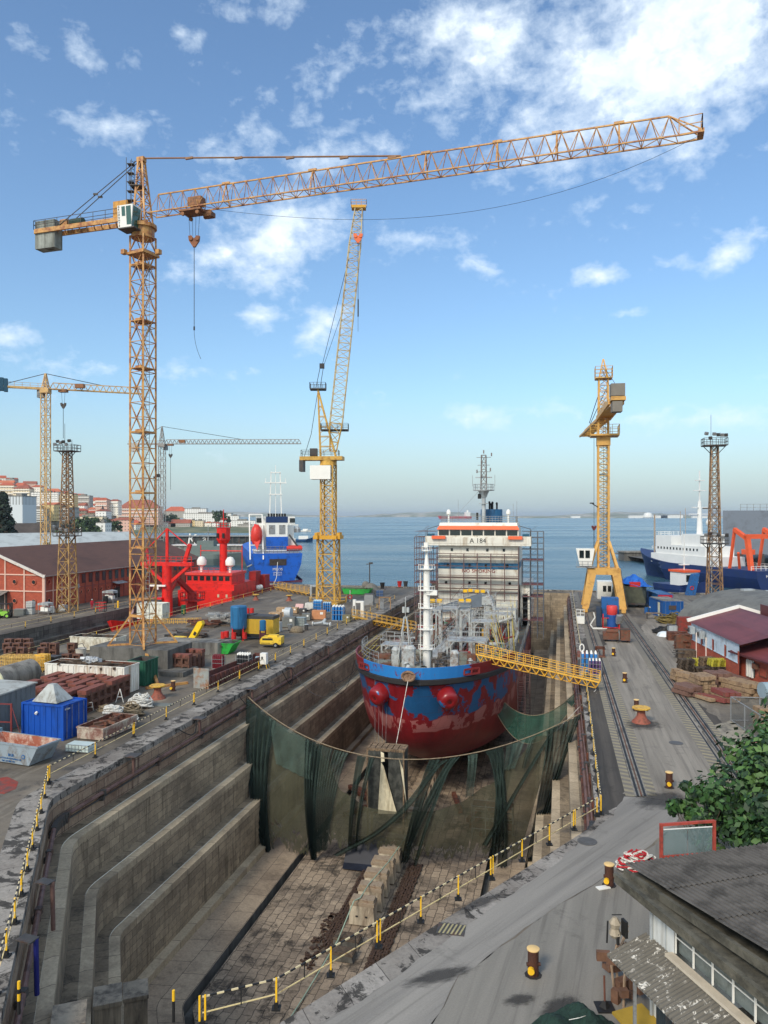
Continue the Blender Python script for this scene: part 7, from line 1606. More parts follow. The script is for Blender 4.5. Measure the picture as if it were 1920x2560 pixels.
# ---- gangways
def gangway(label,p,q,w,h,n,mt):
    p=V(p);q=V(q); t=thing('gangway',label,'gangway',tuple(p)); d=(q-p).normalized(); s_=d.cross(V((0,0,1))).normalized()*w/2; u=V((0,0,1))
    m=MB(); 
    for sg in(-1,1):
        m.bar(p+s_*sg,q+s_*sg,.12)
        for k in range(n+1): c=p.lerp(q,k/n)+s_*sg; m.bar(c,c+u*h,.05)
        for zz in(.5,1.0): m.bar(p+s_*sg+u*h*zz,q+s_*sg+u*h*zz,.045)
    m.build('side_rail',mt,t,world=True); m=MB()
    for sg in(-1,1):
        for k in range(n): 
            a=p.lerp(q,k/n);b_=p.lerp(q,(k+1)/n);c=(a+b_)/2-u*.7+s_*sg*.3; m.bar(a+s_*sg,c,.08); m.bar(c,b_+s_*sg,.08)
    m.bar(p.lerp(q,.5/n)-u*.7,p.lerp(q,1-.5/n)-u*.7,.07); m.build('under_truss',mt,t,world=True)
    m=MB(); a=s_*.95; m.face([p-a,p+a,q+a,q-a]); m.face([q-a-u*.05,q+a-u*.05,p+a-u*.05,p-a-u*.05]); m.build('walkway',M('walkway_grating',(140,120,80),.8,.2,3),t,world=True); return t
gy=M('gangway_yellow',(232,178,64),.5,.1,1,(170,120,60),.3,1.5)
gangway('yellow truss gangway crossing from the ship deck to the right quay',P(1193,1634,77.5),P(1500,1704,72.6),.8,.95,15,gy)
gangway('yellow truss gangway from the left quay to the ship deck',tuple(G(880,1548)+V((0,0,.5))),P(1040,1572,124),1.2,1.1,13,gy)
gangway('yellow truss gangway over the stern of the red ship',P(690,1466,172),P(778,1484,158),1.2,1.1,8,gy)
gangway('pale yellow truss gangway lying across the small dock in front of the red ship',P(352,1566,118),P(500,1562,118),1.3,1.0,14,gy)
# ---- quay in front of the brick warehouse
def person(label,loc,rz,jc):
    t=thing('person',label,'person',loc,rz); 
    vs=[(0,0,.95),(0,0,1.15),(0,0,1.40),(0,0,1.50),(0,-.02,1.62),(0,0,1.72), (.2,0,1.40),(.27,.02,1.15),(.24,-.1,.9),(-.2,0,1.40),(-.27,.02,1.15),(-.24,-.1,.9),(.1,0,.9),(.13,.06,.5),(.14,-.02,.08),(.14,-.14,.04),(-.1,0,.9),(-.12,-.05,.5),(-.13,.03,.08),(-.13,-.09,.04)]
    es=[(0,1),(1,2),(2,3),(3,4),(4,5),(2,6),(6,7),(7,8),(2,9),(9,10),(10,11),(0,12),(12,13),(13,14),(14,15),(0,16),(16,17),(17,18),(18,19)]
    rad=[.17,.16,.17,.07,.1,.08,.08,.06,.045,.08,.06,.045,.1,.075,.055,.05,.1,.075,.055,.05]
    me=bpy.data.meshes.new('body'); me.from_pydata(vs,es,[]); o=bpy.data.objects.new('body',me); COL.objects.link(o); o.parent=t
    md=o.modifiers.new('skin','SKIN')
    for k,sv in enumerate(me.skin_vertices[0].data): sv.radius=(rad[k],rad[k]); sv.use_root=(k==0)
    o.modifiers.new('sub','SUBSURF').render_levels=1; me.materials.append(jc)
    m=MB(); m.sphere((0,-.02,1.66),.105,10,7,1.15); m.build('head',M('skin_tone',(190,140,112),.6),t,smooth=True); m=MB(); m.sphere((0,-.01,1.74),.13,10,6,.75); m.build('helmet',whitec,t,smooth=True)
    return t
person('person in red overalls and a white helmet standing before the brick warehouse',tuple(G(230,1523)),.4,M('overall_red',(196,36,56),.8,.1))
def forklift(loc,rz):
    t=thing('forklift','lime green and black forklift parked at the left picture edge','forklift',loc,rz)
    m=MB(); m.box(-1.3,-.6,.45,.5,.6,1.1); m.box(-1.4,-.62,.5,-.7,.62,1.3); m.build('body',M('forklift_lime',(140,196,70),.5,.05),t)
    m=MB()
    for x,y in((-1.0,-.55),(-1.0,.55),(.5,-.55),(.5,.55)): m.bar((x,y,1.0),(x*.75,y,2.3),.09)
    m.box(-1.0,-.62,2.25,.5,.62,2.35); m.build('cab_frame',blk,t); m=MB()
    for y in(-.4,.4): m.box(.75,y-.1,.2,.95,y+.1,2.5); m.bar((.95,y,.15),(2.1,y,.1),.1)
    m.box(.8,-.5,1.0,.95,.5,1.3); m.build('lift_mast',blk,t)
    for x,y in((-.95,-.6),(-.95,.6),(.45,-.6),(.45,.6)): m=MB(); m.cyl((x,y-.13,.42),(x,y+.13,.42),.42,n=16); w=m.build('wheel',rubber,t); m=MB(); m.cyl((x,y-.145,.42),(x,y+.145,.42),.22,n=12); r_=m.build('rim',M('forklift_lime',(140,196,70)),t); r_.parent=w
forklift(tuple(G(14,1545)),.1)
lying('crate','grey steel box between the forklift and the white totes','crate',50,1538,[('box',lambda m:m.box(-.8,-.5,0,.8,.5,1.0),gry),('rim',lambda m:m.box(-.85,-.55,1.0,.85,.55,1.06),steel)])
for px,py,lb,sc in((114,1536,'grey site cart with a rounded roof at the warehouse corner',1.0),(275,1506,'pale site cart with a rounded roof in front of the warehouse long wall',1.15)):
    t=lying('site_cart',lb,'cart',px,py,[('roof',lambda m:m.extr([(-1.05,-.7,1.6),(1.05,-.7,1.6),(1.0,-.7,1.95),(0,-.7,2.1),(-1.0,-.7,1.95)],(0,1.4,0)),ltgrey),('frame',lambda m:[m.bar((x,y,0),(x,y,1.6),.07) for x in(-.95,.95) for y in(-.6,.6)]+[m.box(-.95,-.6,.5,.95,.6,.6)],steel),('equipment',lambda m:(m.box(-.7,-.4,.6,.0,.4,1.3),m.box(.1,-.4,.6,.7,.4,1.15)),whitec)],RZD,sc)
lying('water_heater','small white upright tank beside the grey site cart','tank',130,1533,[('tank',lambda m:m.lathe([(.35,.1),(.38,.2),(.38,1.1),(.2,1.25)],12),whitec),('foot',lambda m:m.box(-.3,-.3,0,.3,.3,.1),dsteel)])
lying('work_platform','rusty red cage platform near the edge of the second dock','work platform',252,1529,[('cage',lambda m:deckrail(m,[(-.8,-.5,.1),(.8,-.5,.1),(.8,.5,.1),(-.8,.5,.1)],1.5,.07,.7,True,3),red),('floor',lambda m:m.box(-.8,-.5,0,.8,.5,.1),dsteel)])
lying('oil_drum','black lidded bin left of the pale site cart','drum',264,1508,[('drum',lambda m:m.lathe([(.45,0),(.45,1.3),(.3,1.4)],12),blk),('lid',lambda m:m.lathe([(.5,1.3),(.5,1.36)],12),dsteel)])
lying('yellow_post','yellow bollard post in front of the warehouse long wall','post',295,1520,[('post',lambda m:m.lathe([(.18,0),(.18,1.2),(.1,1.3)],10),yel),('foot',lambda m:m.box(-.3,-.3,0,.3,.3,.05),conc)])
a=G(380,1548); t=container('shipping_container','white box container behind the foot of the orange crane mast',tuple(a+V((-.2,1.4,0))),RZD,4.4,2.3,2.5,M('box_white',(216,216,204),.6,.06,.6,(160,150,130),.3,1),ribs=True)
lying('drum','green barrel standing in front of the red ship','drum',459,1535,[('drum',lambda m:m.lathe([(.4,0),(.42,.6),(.4,1.5),(.3,1.55)],12),M('barrel_green',(20,84,54),.6)),('foot',lambda m:m.box(-.45,-.45,0,.45,.45,.05),dsteel)])
# ---- right quay
bs=M('blast_blue',(30,90,150),.55,.1,.8,(60,60,70),.3,1.2)
t=thing('blasting_unit','tall blue blasting unit with a red hopper between the crane rails','machine',tuple(G(1530,1572)+V((0,.8,0))),RZD)
for nm,f,mt in(('housing',lambda m:(m.box(-1.2,.6,1.4,1.25,2.6,4.4),),bs),('hopper',lambda m:m.lathe([(.3,1.5),(.75,2.2),(.78,3.3),(.7,3.4),(.1,3.45)],18,(.2,-.5,0)),M('hopper_red',(206,62,60),.5,.06)),('lower_drum',lambda m:m.lathe([(.72,.3),(.72,2.0),(.5,2.2)],16,(.2,-.5,0)),M('drum_blue2',(32,76,140),.5,.08)),('side_tank',lambda m:(m.box(-2.0,-.2,.2,-1.3,1.6,3.0),),M('side_dark_blue',(36,52,72),.6,.2,1)),('frame',lambda m:[m.bar((x,y,0),(x,y,2.2),.14) for x in(-1.1,1.2) for y in(-1.0,.7)]+[m.bar((-1.1,-1,.2),(1.2,-1,.2),.14),m.bar((-1.1,-1,1.6),(1.2,-1,1.6),.1)],red),('grey_chute',lambda m:m.cbox(1.2,-1.2,1.5,.9,.6,1.3,.3,.4),steel)): m=MB(); f(m); m.build(nm,mt,t,smooth=nm in('hopper','lower_drum'))
m=MB(); m.path([V((-1.2,-1.2,.1)),V((-2.6,-1.4,.1)),V((-2.9,-.6,.5)),V((-2.2,0,1.5)),V((-2.4,.4,2.2))],.1,6); m.path([V((-.6,-1.6,.1)),V((-1.8,-2,.1)),V((-2.6,-1.8,.1))],.1,6); m.build('hose',ropew,t,smooth=True)
lying('rail_sled','heap of dark machinery between the rails in front of the blasting unit','machine',1545,1605,[('machinery',lambda m:(m.box(-1.9,-.2,.3,.1,1.4,1.2),m.box(.3,-.6,.3,1.5,1.2,1.7),m.cyl((-1.5,0,1.4),(0,0,1.4),.3,n=8)),rust2),('frame',lambda m:[m.bar((x,-.6,0),(x,1.4,.1),.2) for x in(-1.8,0,1.4)]+[m.bar((.3,-.6,1.8),(1.5,-.6,1.8),.1)],dsteel)],RZD)
lying('guard_cage','white wire booth on the right quay left of the rail','booth',1451,1560,[('booth',lambda m:(m.box(-.6,-.5,.1,.6,.5,1.2),),whitec),('roof_frame',lambda m:deckrail(m,[(-.6,-.5,1.2),(.6,-.5,1.2),(.6,.5,1.2),(-.6,.5,1.2)],1.0,.05,.5,True,2),whitec)],RZD)
lying('life_ring_post','brown crate post with a white ring on the right coping','crate',1455,1640,[('post',lambda m:m.box(-.55,-.9,0,.55,1.6,.35),M('crate_red_brown',(120,76,62),.8,.2)),('ring',lambda m:[m.cyl((.25*math.cos(R(k*40)),.4,.9+.45*math.sin(R(k*40))),(.25*math.cos(R(k*40+40)),.4,.9+.45*math.sin(R(k*40+40))),.08,n=5) for k in range(9)],whitec)],RZD)
lying('rail_buffer','rusty rail buffer standing on the left crane rail','buffer',1500,1642,[('plate',lambda m:(m.box(-.55,-.1,0,-.3,.1,1.2),m.box(.3,-.1,0,.55,.1,1.2),m.box(-.55,-.1,.9,.55,.1,1.25)),rust),('foot',lambda m:m.box(-.6,-.5,0,.6,.5,.12),rust2)],RZD)
# truck with tarp
t=thing('flatbed_truck','parked truck body under a dark olive tarpaulin behind the portal crane','truck',tuple(G(1588,1520)+V((0,3.2,0))),RZD)
olive=M('olive_tarp',(76,78,64),.85,.25,.7,(58,60,50),.5,1,bump=.6,bscale=3)
m=MB(); m.raw([(-3.0,-2.9,.9),(2.6,-3.0,.9),(3.4,3.5,.9),(-3.2,3.5,.9),(-2.6,-2.4,4.0),(1.8,-2.6,3.6),(3.3,3.0,3.7),(-2.5,3,4.4)],[(3,2,1,0),(4,5,6,7),(0,1,5,4),(1,2,6,5),(2,3,7,6),(3,0,4,7)]); m.build('tarp_cover',olive,t)
m=MB(); m.box(-2.6,-3.1,.55,2.4,3.4,.9); m.build('flatbed',dsteel,t)
for x in(-1.6,1.6): m=MB(); m.cyl((x-.3,-2.2,.5),(x+.3,-2.2,.5),.5,n=14); m.build('wheel',rubber,t)
m=MB(); m.box(-5.6,2.6,.9,-2.9,6,4.2); m.build('cabin',whitec,t); m=MB()
for q in(0,.9): m.box(-4.6+q,2.55,2.3,-4.0+q,2.6,3.4)
m.build('window',glass_d,t)
bl=M('bright_blue_tarp',(30,104,196),.6,.12,1.5,(20,70,150),.4,1.5,bump=.8,bscale=3)
t2=thing('tarpaulin','bright blue tarpaulin draped over a red machine on top of the olive load','tarpaulin',tuple(t.location+V((1.0,-.4,3.7)))); m=MB(); rr=random.Random(3); vs=[];NN=10
for i in range(NN+1):
    for j in range(NN+1):
        x=-2.7+5.4*i/NN; y=-1.8+3.6*j/NN; r_=math.hypot(x/2.8,y/1.9); vs.append((x,y,max(.05,2.1*(1-min(1,r_)**1.6)-.25*x+rr.uniform(-.18,.18))))
m.raw(vs,[(i*(NN+1)+j,(i+1)*(NN+1)+j,(i+1)*(NN+1)+j+1,i*(NN+1)+j+1) for i in range(NN) for j in range(NN)]); m.build('sheet',bl,t2); m=MB(); m.box(-1.6,-1.75,0,.3,-1.0,.9); m.build('red_machine',red,t2)
cbm=corr('container_midblue',(28,84,140),(24,56,92)); crd2=corr('container_red',(170,36,56))
t=container('shipping_container','blue container with red end doors beyond the shorter blue cabin',tuple(G(1640,1522)+V((2.0,4.0,0))),RZD-R(90)+R(8),8.0,2.6,2.6,cbm)
m=MB(); m.box(-4.1,-1.3,.1,-4.04,1.3,2.5); 
m=MB(); m.box(4.06,-1.25,.1,4.1,1.25,2.5); m.build('end_panel',crd2,t)
t=container('site_cabin','blue site cabin with a small window and pale roof near the arched shed',tuple(G(1672,1545)+V((.6,3.0,0))),RZD-R(90)+R(12),6.8,3.2,2.75,corr('cabin_blue',(26,84,150),(30,60,100)),'cabin')
m=MB(); m.box(3.46,-.7,1.4,3.5,.5,2.1); m.build('window',dsteel,t); m=MB(); m.box(-3.3,-1.5,2.76,3.3,1.5,2.84); m.build('roof',conc,t); m=MB(); m.box(1.0,-1.66,.2,1.9,-1.62,2.4); m.build('open_door',M('door_cream',(200,200,180),.6),t)
lying('work_table','rusty steel table in front of the blue site cabin','table',1634,1548,[('table_top',lambda m:m.box(-1.2,-.5,.95,1.2,.5,1.05),wood),('legs',lambda m:[m.bar((x,y,0),(x,y,.95),.1) for x in(-1,1) for y in(-.4,.4)],dsteel)],RZD)
lying('drum','blue barrels beside the containers','drum',1622,1533,[('drum',lambda m:[m.cyl((x,0,0),(x,0,1.0),.35,n=12) for x in(-.4,.45)],bs),('lid',lambda m:m.cyl((.45,0,1.0),(.45,0,1.1),.36,n=12),whitec)])
a=G(1686,1560); ropepile('hose_heap','heap of olive and yellow hoses in front of the blue site cabin',(a.x,a.y+1,0),1.9,1.7,50,M('hose_olive',(122,104,52),.7,.3,2,(70,66,44),.4,3),.09,9,False)
a=G(1668,1582); ropepile('net_heap','black net heap on the ground left of the hose heap',(a.x,a.y,0),1.8,.8,50,blk,.12,10,False)
lying('plastic_sheet','crumpled white plastic sheet lying before the black net heap','sheet',1662,1590,[('sheet',lambda m:m.lathe([(1.1,0),(.9,.4),(.5,.6),(.1,.65)],7),M('plastic_white',(214,220,222),.4,.06,3)),('fold',lambda m:m.cbox(.6,-.3,.25,1.0,.5,.3,.5,.3),whitec)])
for k,(px,py,w_,h_,mt,lb) in enumerate(((1693,1588,2.0,1.5,ltgrey,'pale grey bin among the junk at the corner of the arched shed'),(1698,1602,2.6,1.3,rust,'rusty open crate in front of the pale bin'),(1717,1590,2.0,3.0,M('junk_red',(140,54,44),.7,.3,2,(80,56,48),.5,2),'tall rusty red frame stack at the corner of the maroon roofed building'),(1716,1625,2.2,2.2,rust2,'brown rusty box stack along the wall of the maroon roofed building'),(1720,1648,2.0,1.2,wood_d,'low brown crate before the tall pallet stack'))):
    a=G(px,py); t=thing('junk_crate',lb,'crate',(a.x,a.y+.6,0),R(-8)); m=MB(); rr=random.Random(k+40)
    m.box(-w_/2,-.6,0,w_/2,.7,h_*.85); m.build('box',mt,t); m=MB()
    for q in range(10): m.cbox(rr.uniform(-w_/2,w_/2),rr.uniform(-.7,.3),rr.uniform(.2,h_),rr.uniform(.3,1.4),rr.uniform(.1,.3),.1,rr.uniform(-.5,.5),rr.uniform(-.4,.4))
    m.build('loose_piece',rust if k%2 else dsteel,t)
# pallet stacks against the wall
yp=M('pallet_yellow',(190,182,60),.7,.15,2,(130,120,60),.3,2)
for k,(px,py,n,rz_,mt,lb) in enumerate(((1718,1690,12,-.05,wood_d,'dark wooden pallet in the tallest stack nearest the right rail'),(1732,1700,3,.1,wood_d,'dark pallet in the low stack beneath the tallest one'),(1757,1690,6,.1,wood_d,'grey pallet in the stack between the tall dark one and the yellow one'),(1772,1678,10,.08,wood,'weathered pallet in the stack right below the wall air conditioner'),(1796,1690,7,.02,wood_d,'dark pallet at the base of the yellow topped stack'),(1744,1668,6,0,yp,'yellow pallet in the small stack behind the dark ones'),(1810,1695,2,.1,wood_d,'single low pallet leaning by the brick wall corner'))):
    a=G(px,py)
    for q in range(n): o=cp(palp,(a.x+random.uniform(-.06,.06),a.y+random.uniform(-.06,.06)+.4,q*.145),rz_+random.uniform(-.05,.05),label=lb,group='pallets: '+lb.split(' in ')[0].split(' at ')[0]+' %d'%k,scale=(1.25,1.3,1)); o.data=o.data.copy() if q==0 else lastd; lastd=o.data; o.data.materials[0]=mt
    if k==4:
        for q in range(5): o=cp(palp,(a.x+.05+random.uniform(-.06,.06),a.y+.4,(n+q)*.145),rz_,label='bright yellow pallet on top of the stack against the brick wall',group='yellow pallets on top of the stack',scale=(1.35,1.3,1)); o.data=o.data.copy(); o.data.materials[0]=yp
def timber(label,px,py,L_,nw,nh,sz,mt,rz,cap=None):
    a=G(px,py); t=thing('timber_stack',label,'timber stack',(a.x,a.y,0),rz); rr=random.Random(px)
    for i in range(nw):
        for j in range(nh): m=MB(); x=(i-(nw-1)/2)*sz*1.1; dl=rr.uniform(-.3,.3); m.box(x-sz/2,-L_/2+dl,.12+j*sz*1.08,x+sz/2,L_/2+dl,.12+j*sz*1.08+sz*.95); m.build('beam',(cap if cap and j==nh-1 else mt),t)
    m=MB(); m.box(-nw*sz/2,-L_*.35,0,nw*sz/2,-L_*.25,.12); m.box(-nw*sz/2,L_*.25,0,nw*sz/2,L_*.35,.12); m.build('bearer',wood_d,t)
wr=M('timber_reddish',(122,92,80),.85,.25,2,(96,70,60),.5,2); wt=M('timber_tan',(160,134,104),.85,.25,2,(110,88,70),.5,2); wp=M('timber_painted_red',(128,66,60),.75,.2,2,(110,80,66),.4,2)
timber('pair of stacked reddish beams nearest the right crane rail',1722,1738,2.2,4,2,.4,wr,R(20)); timber('short grey brown beams on the reddish pair',1718,1710,1.8,2,2,.5,wt,R(25))
timber('tan sawn timber bundle in the middle of the pile',1755,1730,2.0,4,4,.38,wt,R(6)); timber('row of upright reddish timbers behind the painted beams',1795,1722,1.8,4,3,.5,wr,R(4)); timber('painted red capped beam lying askew in front',1782,1752,2.8,2,1,.35,wr,R(32),wp)
timber('stack of short beams with red painted top',1814,1752,2.2,3,2,.42,wt,R(8),wp); timber('long grey planks stacked before the brick wall',1856,1738,3.4,4,3,.4,wt,R(24)); timber('low brown beams beside the brick wall corner',1842,1715,2.6,3,2,.4,wr,R(14)); timber('few loose boards before the tan bundle',1765,1750,2.0,4,1,.25,wt,R(20)); timber('small wood offcuts by the right rail',1692,1702,1.0,2,3,.35,wt,R(10))
# fenced cage
t=thing('wire_fence','grey wire mesh fence cage with light posts around stored blocks','fence',(28.3,62,0)); m=MB()
pts=[V((37,61.0,0)),V((28.3,62,0)),V((28.1,59.2,0)),V((27.9,56.4,0)),V((27.8,53.4,0)),V((27.7,50.5,0))]
for p in pts+[V((30.5,61.7,0)),V((33,61.4,0))]: m.bar(p,p+V((0,0,2.0)),.08)
for a,b_ in zip(pts,pts[1:]): m.bar(a+V((0,0,1.98)),b_+V((0,0,1.98)),.06); m.bar(a+V((0,0,.1)),b_+V((0,0,.1)),.06)
m.build('post',steel,t,world=True); 
fm,nt,b=newmat('wire_mesh'); N=NT(nt); uv=N.n('ShaderNodeUVMap').outputs['UV']; s_=N.n('ShaderNodeSeparateXYZ'); N.l(uv,s_.inputs[0])
ga=N.math('LESS_THAN',N.math('FRACT',N.math('MULTIPLY',s_.outputs[0],9)),.2); gb=N.math('LESS_THAN',N.math('FRACT',N.math('MULTIPLY',s_.outputs[1],9)),.2); N.l(N.math('MAXIMUM',ga,gb),b.inputs['Alpha']); b.inputs['Base Color'].default_value=(.16,.16,.15,1)
m=MB(); m.strip([p+V((0,0,.1)) for p in pts],[p+V((0,0,1.95)) for p in pts],0,0,1.9); m.build('mesh_panel',fm,t,world=True)
for k,(x,y,w_,h_,lb) in enumerate(((30.6,60.2,2.2,1.6,'long pale stone block behind the wire fence'),(32.4,59.2,1.8,1.0,'square pale block in the fenced cage'),(30.2,57.8,2.0,.8,'low crate of boards inside the fence'),(31.0,55,2.4,.9,'stack of boards at the near end of the cage'))):
    t=thing('stored_block',lb,'block',(x,y,0),.1*k); m=MB(); m.box(-w_/2,-.6,.15,w_/2,.6,h_); m.build('block',wt,t); m=MB(); m.box(-w_/2,-.6,0,w_/2,.6,.15); m.build('bearer',wood_d,t)
lying('storage_tank','pale blue horizontal tank on dark legs beside the brick wall','tank',1945,1772,[('tank',lambda m:m.cyl((-1.4,0,1.6),(1.8,.4,1.6),.7,n=18),M('tank_pale',(140,158,166),.5,.08)),('frame',lambda m:[m.bar((x,y,0),(x,y,1.2),.15) for x in(-1,0,1) for y in(-.5,.6)],dsteel)])
# near corner items
t=thing('rope_pile','red and white braided ropes heaped behind the roof corner','rope',tuple(G(1594,2176))); 
for nm,mt,sd_,n_ in(('white_rope',ropew,21,24),('red_rope',M('rope_red',(170,36,44),.8,.15,5),22,9)):
    rr=random.Random(sd_); m=MB()
    for k in range(n_):
        R0=rr.uniform(.3,.9); ph=rr.random()*6; z=rr.uniform(.1,.9)*(1.2-R0); m.path([V((rr.uniform(-.05,.05)+R0*math.cos(a+ph)*(1+.2*math.sin(3*a)),R0*.7*math.sin(a+ph),.12+z+.1*math.sin(2*a+ph)+(.12 if nm=='red_rope' else 0))) for a in[R(q*25) for q in range(14)]],.05,5)
    m.build(nm,mt,t,smooth=True)
t=thing('sign_stand','small sign post with a square black foot near the canopy','sign post',tuple(G(1512,2520))); m=MB(); m.box(-.3,-.3,0,.3,.3,.05); m.lathe([(.2,.05),(.06,.25)],4); m.build('foot',blk,t); m=MB(); m.cyl((0,0,.2),(-.02,0,1.1),.035,n=6); m.build('post',M('post_rust',(110,70,56),.7,.2),t)
t=thing('net_heap','dark green net heaped at the bottom edge beside the canopy','net',tuple(G(1440,2590))); m=MB(); rr=random.Random(5); vs=[];NN=22
for i in range(NN+1):
    for j in range(NN+1):
        x=-1.5+3*i/NN; y=-1.0+2*j/NN; r_=math.hypot(x/1.5,y/1.0); vs.append((x,y,max(0,.75*(1-min(1,r_)**2))*(1+.25*math.sin(5*x+3*y))+.12*rr.random()*(r_<1)))
m.raw(vs,[(i*(NN+1)+j,(i+1)*(NN+1)+j,(i+1)*(NN+1)+j+1,i*(NN+1)+j+1) for i in range(NN) for j in range(NN)]); m.build('net',M('heap_green',(34,58,50),.95,.35,3,(20,34,30),.5,3,bump=1,bscale=20),t)
m=MB(); m.path([V((-.3,-.3,.72)),V((0,-.4,.85)),V((.3,-.2,.8)),V((.5,0,.7))],.012,4); m.build('cord',ropew,t)
m=MB(); m.cbox(0,0,.45,1.2,.9,.08,.2,.1); single('yellow_board',m,M('board_yellow',(170,140,50),.7,.15,1),'dull yellow board under the canopy at the bottom edge','board',tuple(G(1590,2580)),R(10))
for k,(px,py,lb) in enumerate(((1538,2500,'brown boxes and pipes stored under the front of the canopy'),)):
    t=thing('stored_gear',lb,'gear',tuple(G(px,py)+V((.2,.2,0)))); rr=random.Random(8); m=MB()
    for q in range(12): m.cbox(rr.uniform(-.3,.6),rr.uniform(-.8,1.2),rr.uniform(.2,1.4),rr.uniform(.1,.5),rr.uniform(.1,.5),rr.uniform(.1,.5),rr.uniform(0,2))
    m.build('box',M('gear_brown',(110,80,62),.8,.3,3),t); m=MB()
    for q in range(5): m.path([V((rr.uniform(-.2,.5),-.6+q*.35,0)),V((rr.uniform(-.3,.4),-.6+q*.35,1.0)),V((rr.uniform(0,.6),-.5+q*.35,2.0))],.04,5)
    m.build('pipe',M('pipe_tan',(160,136,112),.7,.2),t)
t=thing('wrapped_machine','wrapped floodlights and brackets fixed at the wall corner above the canopy','machine',(7.75,25.3,2.75)); t.scale=(.6,.6,.6); m=MB(); m.lathe([(.2,0),(.36,.2),(.22,.5),(.34,.8),(.12,1.1)],7,(-.1,0,0)); m.build('wrap',M('wrap_beige',(160,148,128),.9,.15,3),t); m=MB(); m.cbox(.4,-.1,.55,.15,.5,.9,.2); m.cyl((-.55,0,-.3),(-.5,0,.9),.05,n=6); m.cyl((-.25,.1,1.2),(.3,.1,1.2),.03,n=5); m.cyl((.0,-.2,-.3),(.0,-.2,.3),.09,n=8); m.build('bracket',blk,t)
m=MB(); m.cbox(0,0,.02,.6,.3,.04,.3); single('litter_sheet',m,whitec,'scrap of white paper beside the bollard at the roof corner','litter',tuple(G(1508,2220)))
t=thing('drain_cover','striped steel drain cover set in the near road','drain cover',tuple(G(1128,2324)+V((0,0,.006))),R(-12)); t.scale=(.75,.75,1); m=MB(); m.box(-.75,-.55,0,.75,.55,.02); m.build('plate',dsteel,t); m=MB()
for k in range(6): m.extr([(-.65+k*.22,-.5,.024),(-.55+k*.22,-.5,.024),(-.35+k*.22,.5,.024),(-.45+k*.22,.5,.024)],(0,0,.004))
m.build('stripe',M('stripe_tan',(160,150,112),.8,.2),t)
for px,py,lb in((1468,2104,'round manhole cover in the near road by the angled railing'),(1690,1858,'oval manhole stain between the rails')):
    m=MB(); m.cyl((0,0,0),(0,0,.02),.5,n=20); m.cyl((0,0,.02),(0,0,.03),.36,n=20); single('manhole_cover',m,M('manhole_iron',(86,84,82),.6,.2,2),lb,'manhole',tuple(G(px,py)+V((0,0,.01))))
m=MB(); m.prism([(G(a,b_).x-G(20,1965).x,G(a,b_).y-G(20,1965).y) for a,b_ in((0,1945),(18,1942),(46,1955),(40,1972),(10,1985),(-30,1980))],.003,.012); single('paint_stain',m,M('stain_red',(150,58,44),.8,.25,1,(90,70,66),.6,1.2),'red paint stain on the ground below the grey skip','stain',tuple(G(20,1965)))
# ================================================================== BUILDINGS
brickm,nt,b=newmat('orange_brick'); N=NT(nt); tc=N.n('ShaderNodeTexCoord').outputs['Object']; uv=N.n('ShaderNodeUVMap').outputs['UV']
br=N.n('ShaderNodeTexBrick'); N.l(uv,br.inputs['Vector']); br.inputs['Scale'].default_value=1; br.inputs['Brick Width'].default_value=.5; br.inputs['Row Height'].default_value=.2; br.inputs['Mortar Size'].default_value=.012
br.inputs['Color1'].default_value=lin((176,84,58)); br.inputs['Color2'].default_value=lin((156,70,50)); br.inputs['Mortar'].default_value=lin((136,74,58))
N.l(N.mix(N.ramp(N.noise(N.mapp(tc,(1,1,.4)),.5,6,.7,.4),.5,.7,0,.45),br.outputs['Color'],lin((120,66,54))),b.inputs['Base Color']); b.inputs['Roughness'].default_value=.85
def tilemat(name,c,d,w=.5,rough=.8):
    m,nt,b=newmat(name); N=NT(nt); tc=N.n('ShaderNodeTexCoord').outputs['Object']; uv=N.n('ShaderNodeUVMap').outputs['UV']; s_=N.n('ShaderNodeSeparateXYZ'); N.l(uv,s_.inputs[0])
    r=N.math('PINGPONG',s_.outputs[1],w/2); f=N.noise(N.mapp(uv,(.25,1.6,1)),1.2,5,.7); g=N.noise(tc,.18,6,.7,.6)
    col=N.mix(N.ramp(f,.3,.7),lin(c),lin(d)); col=N.mix(N.ramp(g,.5,.68,0,.5),col,tuple(x*.5 for x in lin(d)[:3])+(1,)); col=N.mix(N.ramp(r,0,w*.12,.5,0),col,tuple(x*.35 for x in lin(c)[:3])+(1,))
    N.l(col,b.inputs['Base Color']); b.inputs['Roughness'].default_value=rough; N.bump(r,.8,.15,b); return m
brown_tile=tilemat('brown_roof_tiles',(104,72,58),(84,58,50),.42); maroon=tilemat('maroon_sheet_roof',(120,62,64),(104,54,58),6,.6)
def quadwall(m,a,b_,z0,z1): a=V(a);b_=V(b_); L=(b_-a).length; m.face([(a.x,a.y,z0),(b_.x,b_.y,z0),(b_.x,b_.y,z1),(a.x,a.y,z1)],[(0,z0),(L,z0),(L,z1),(0,z1)])
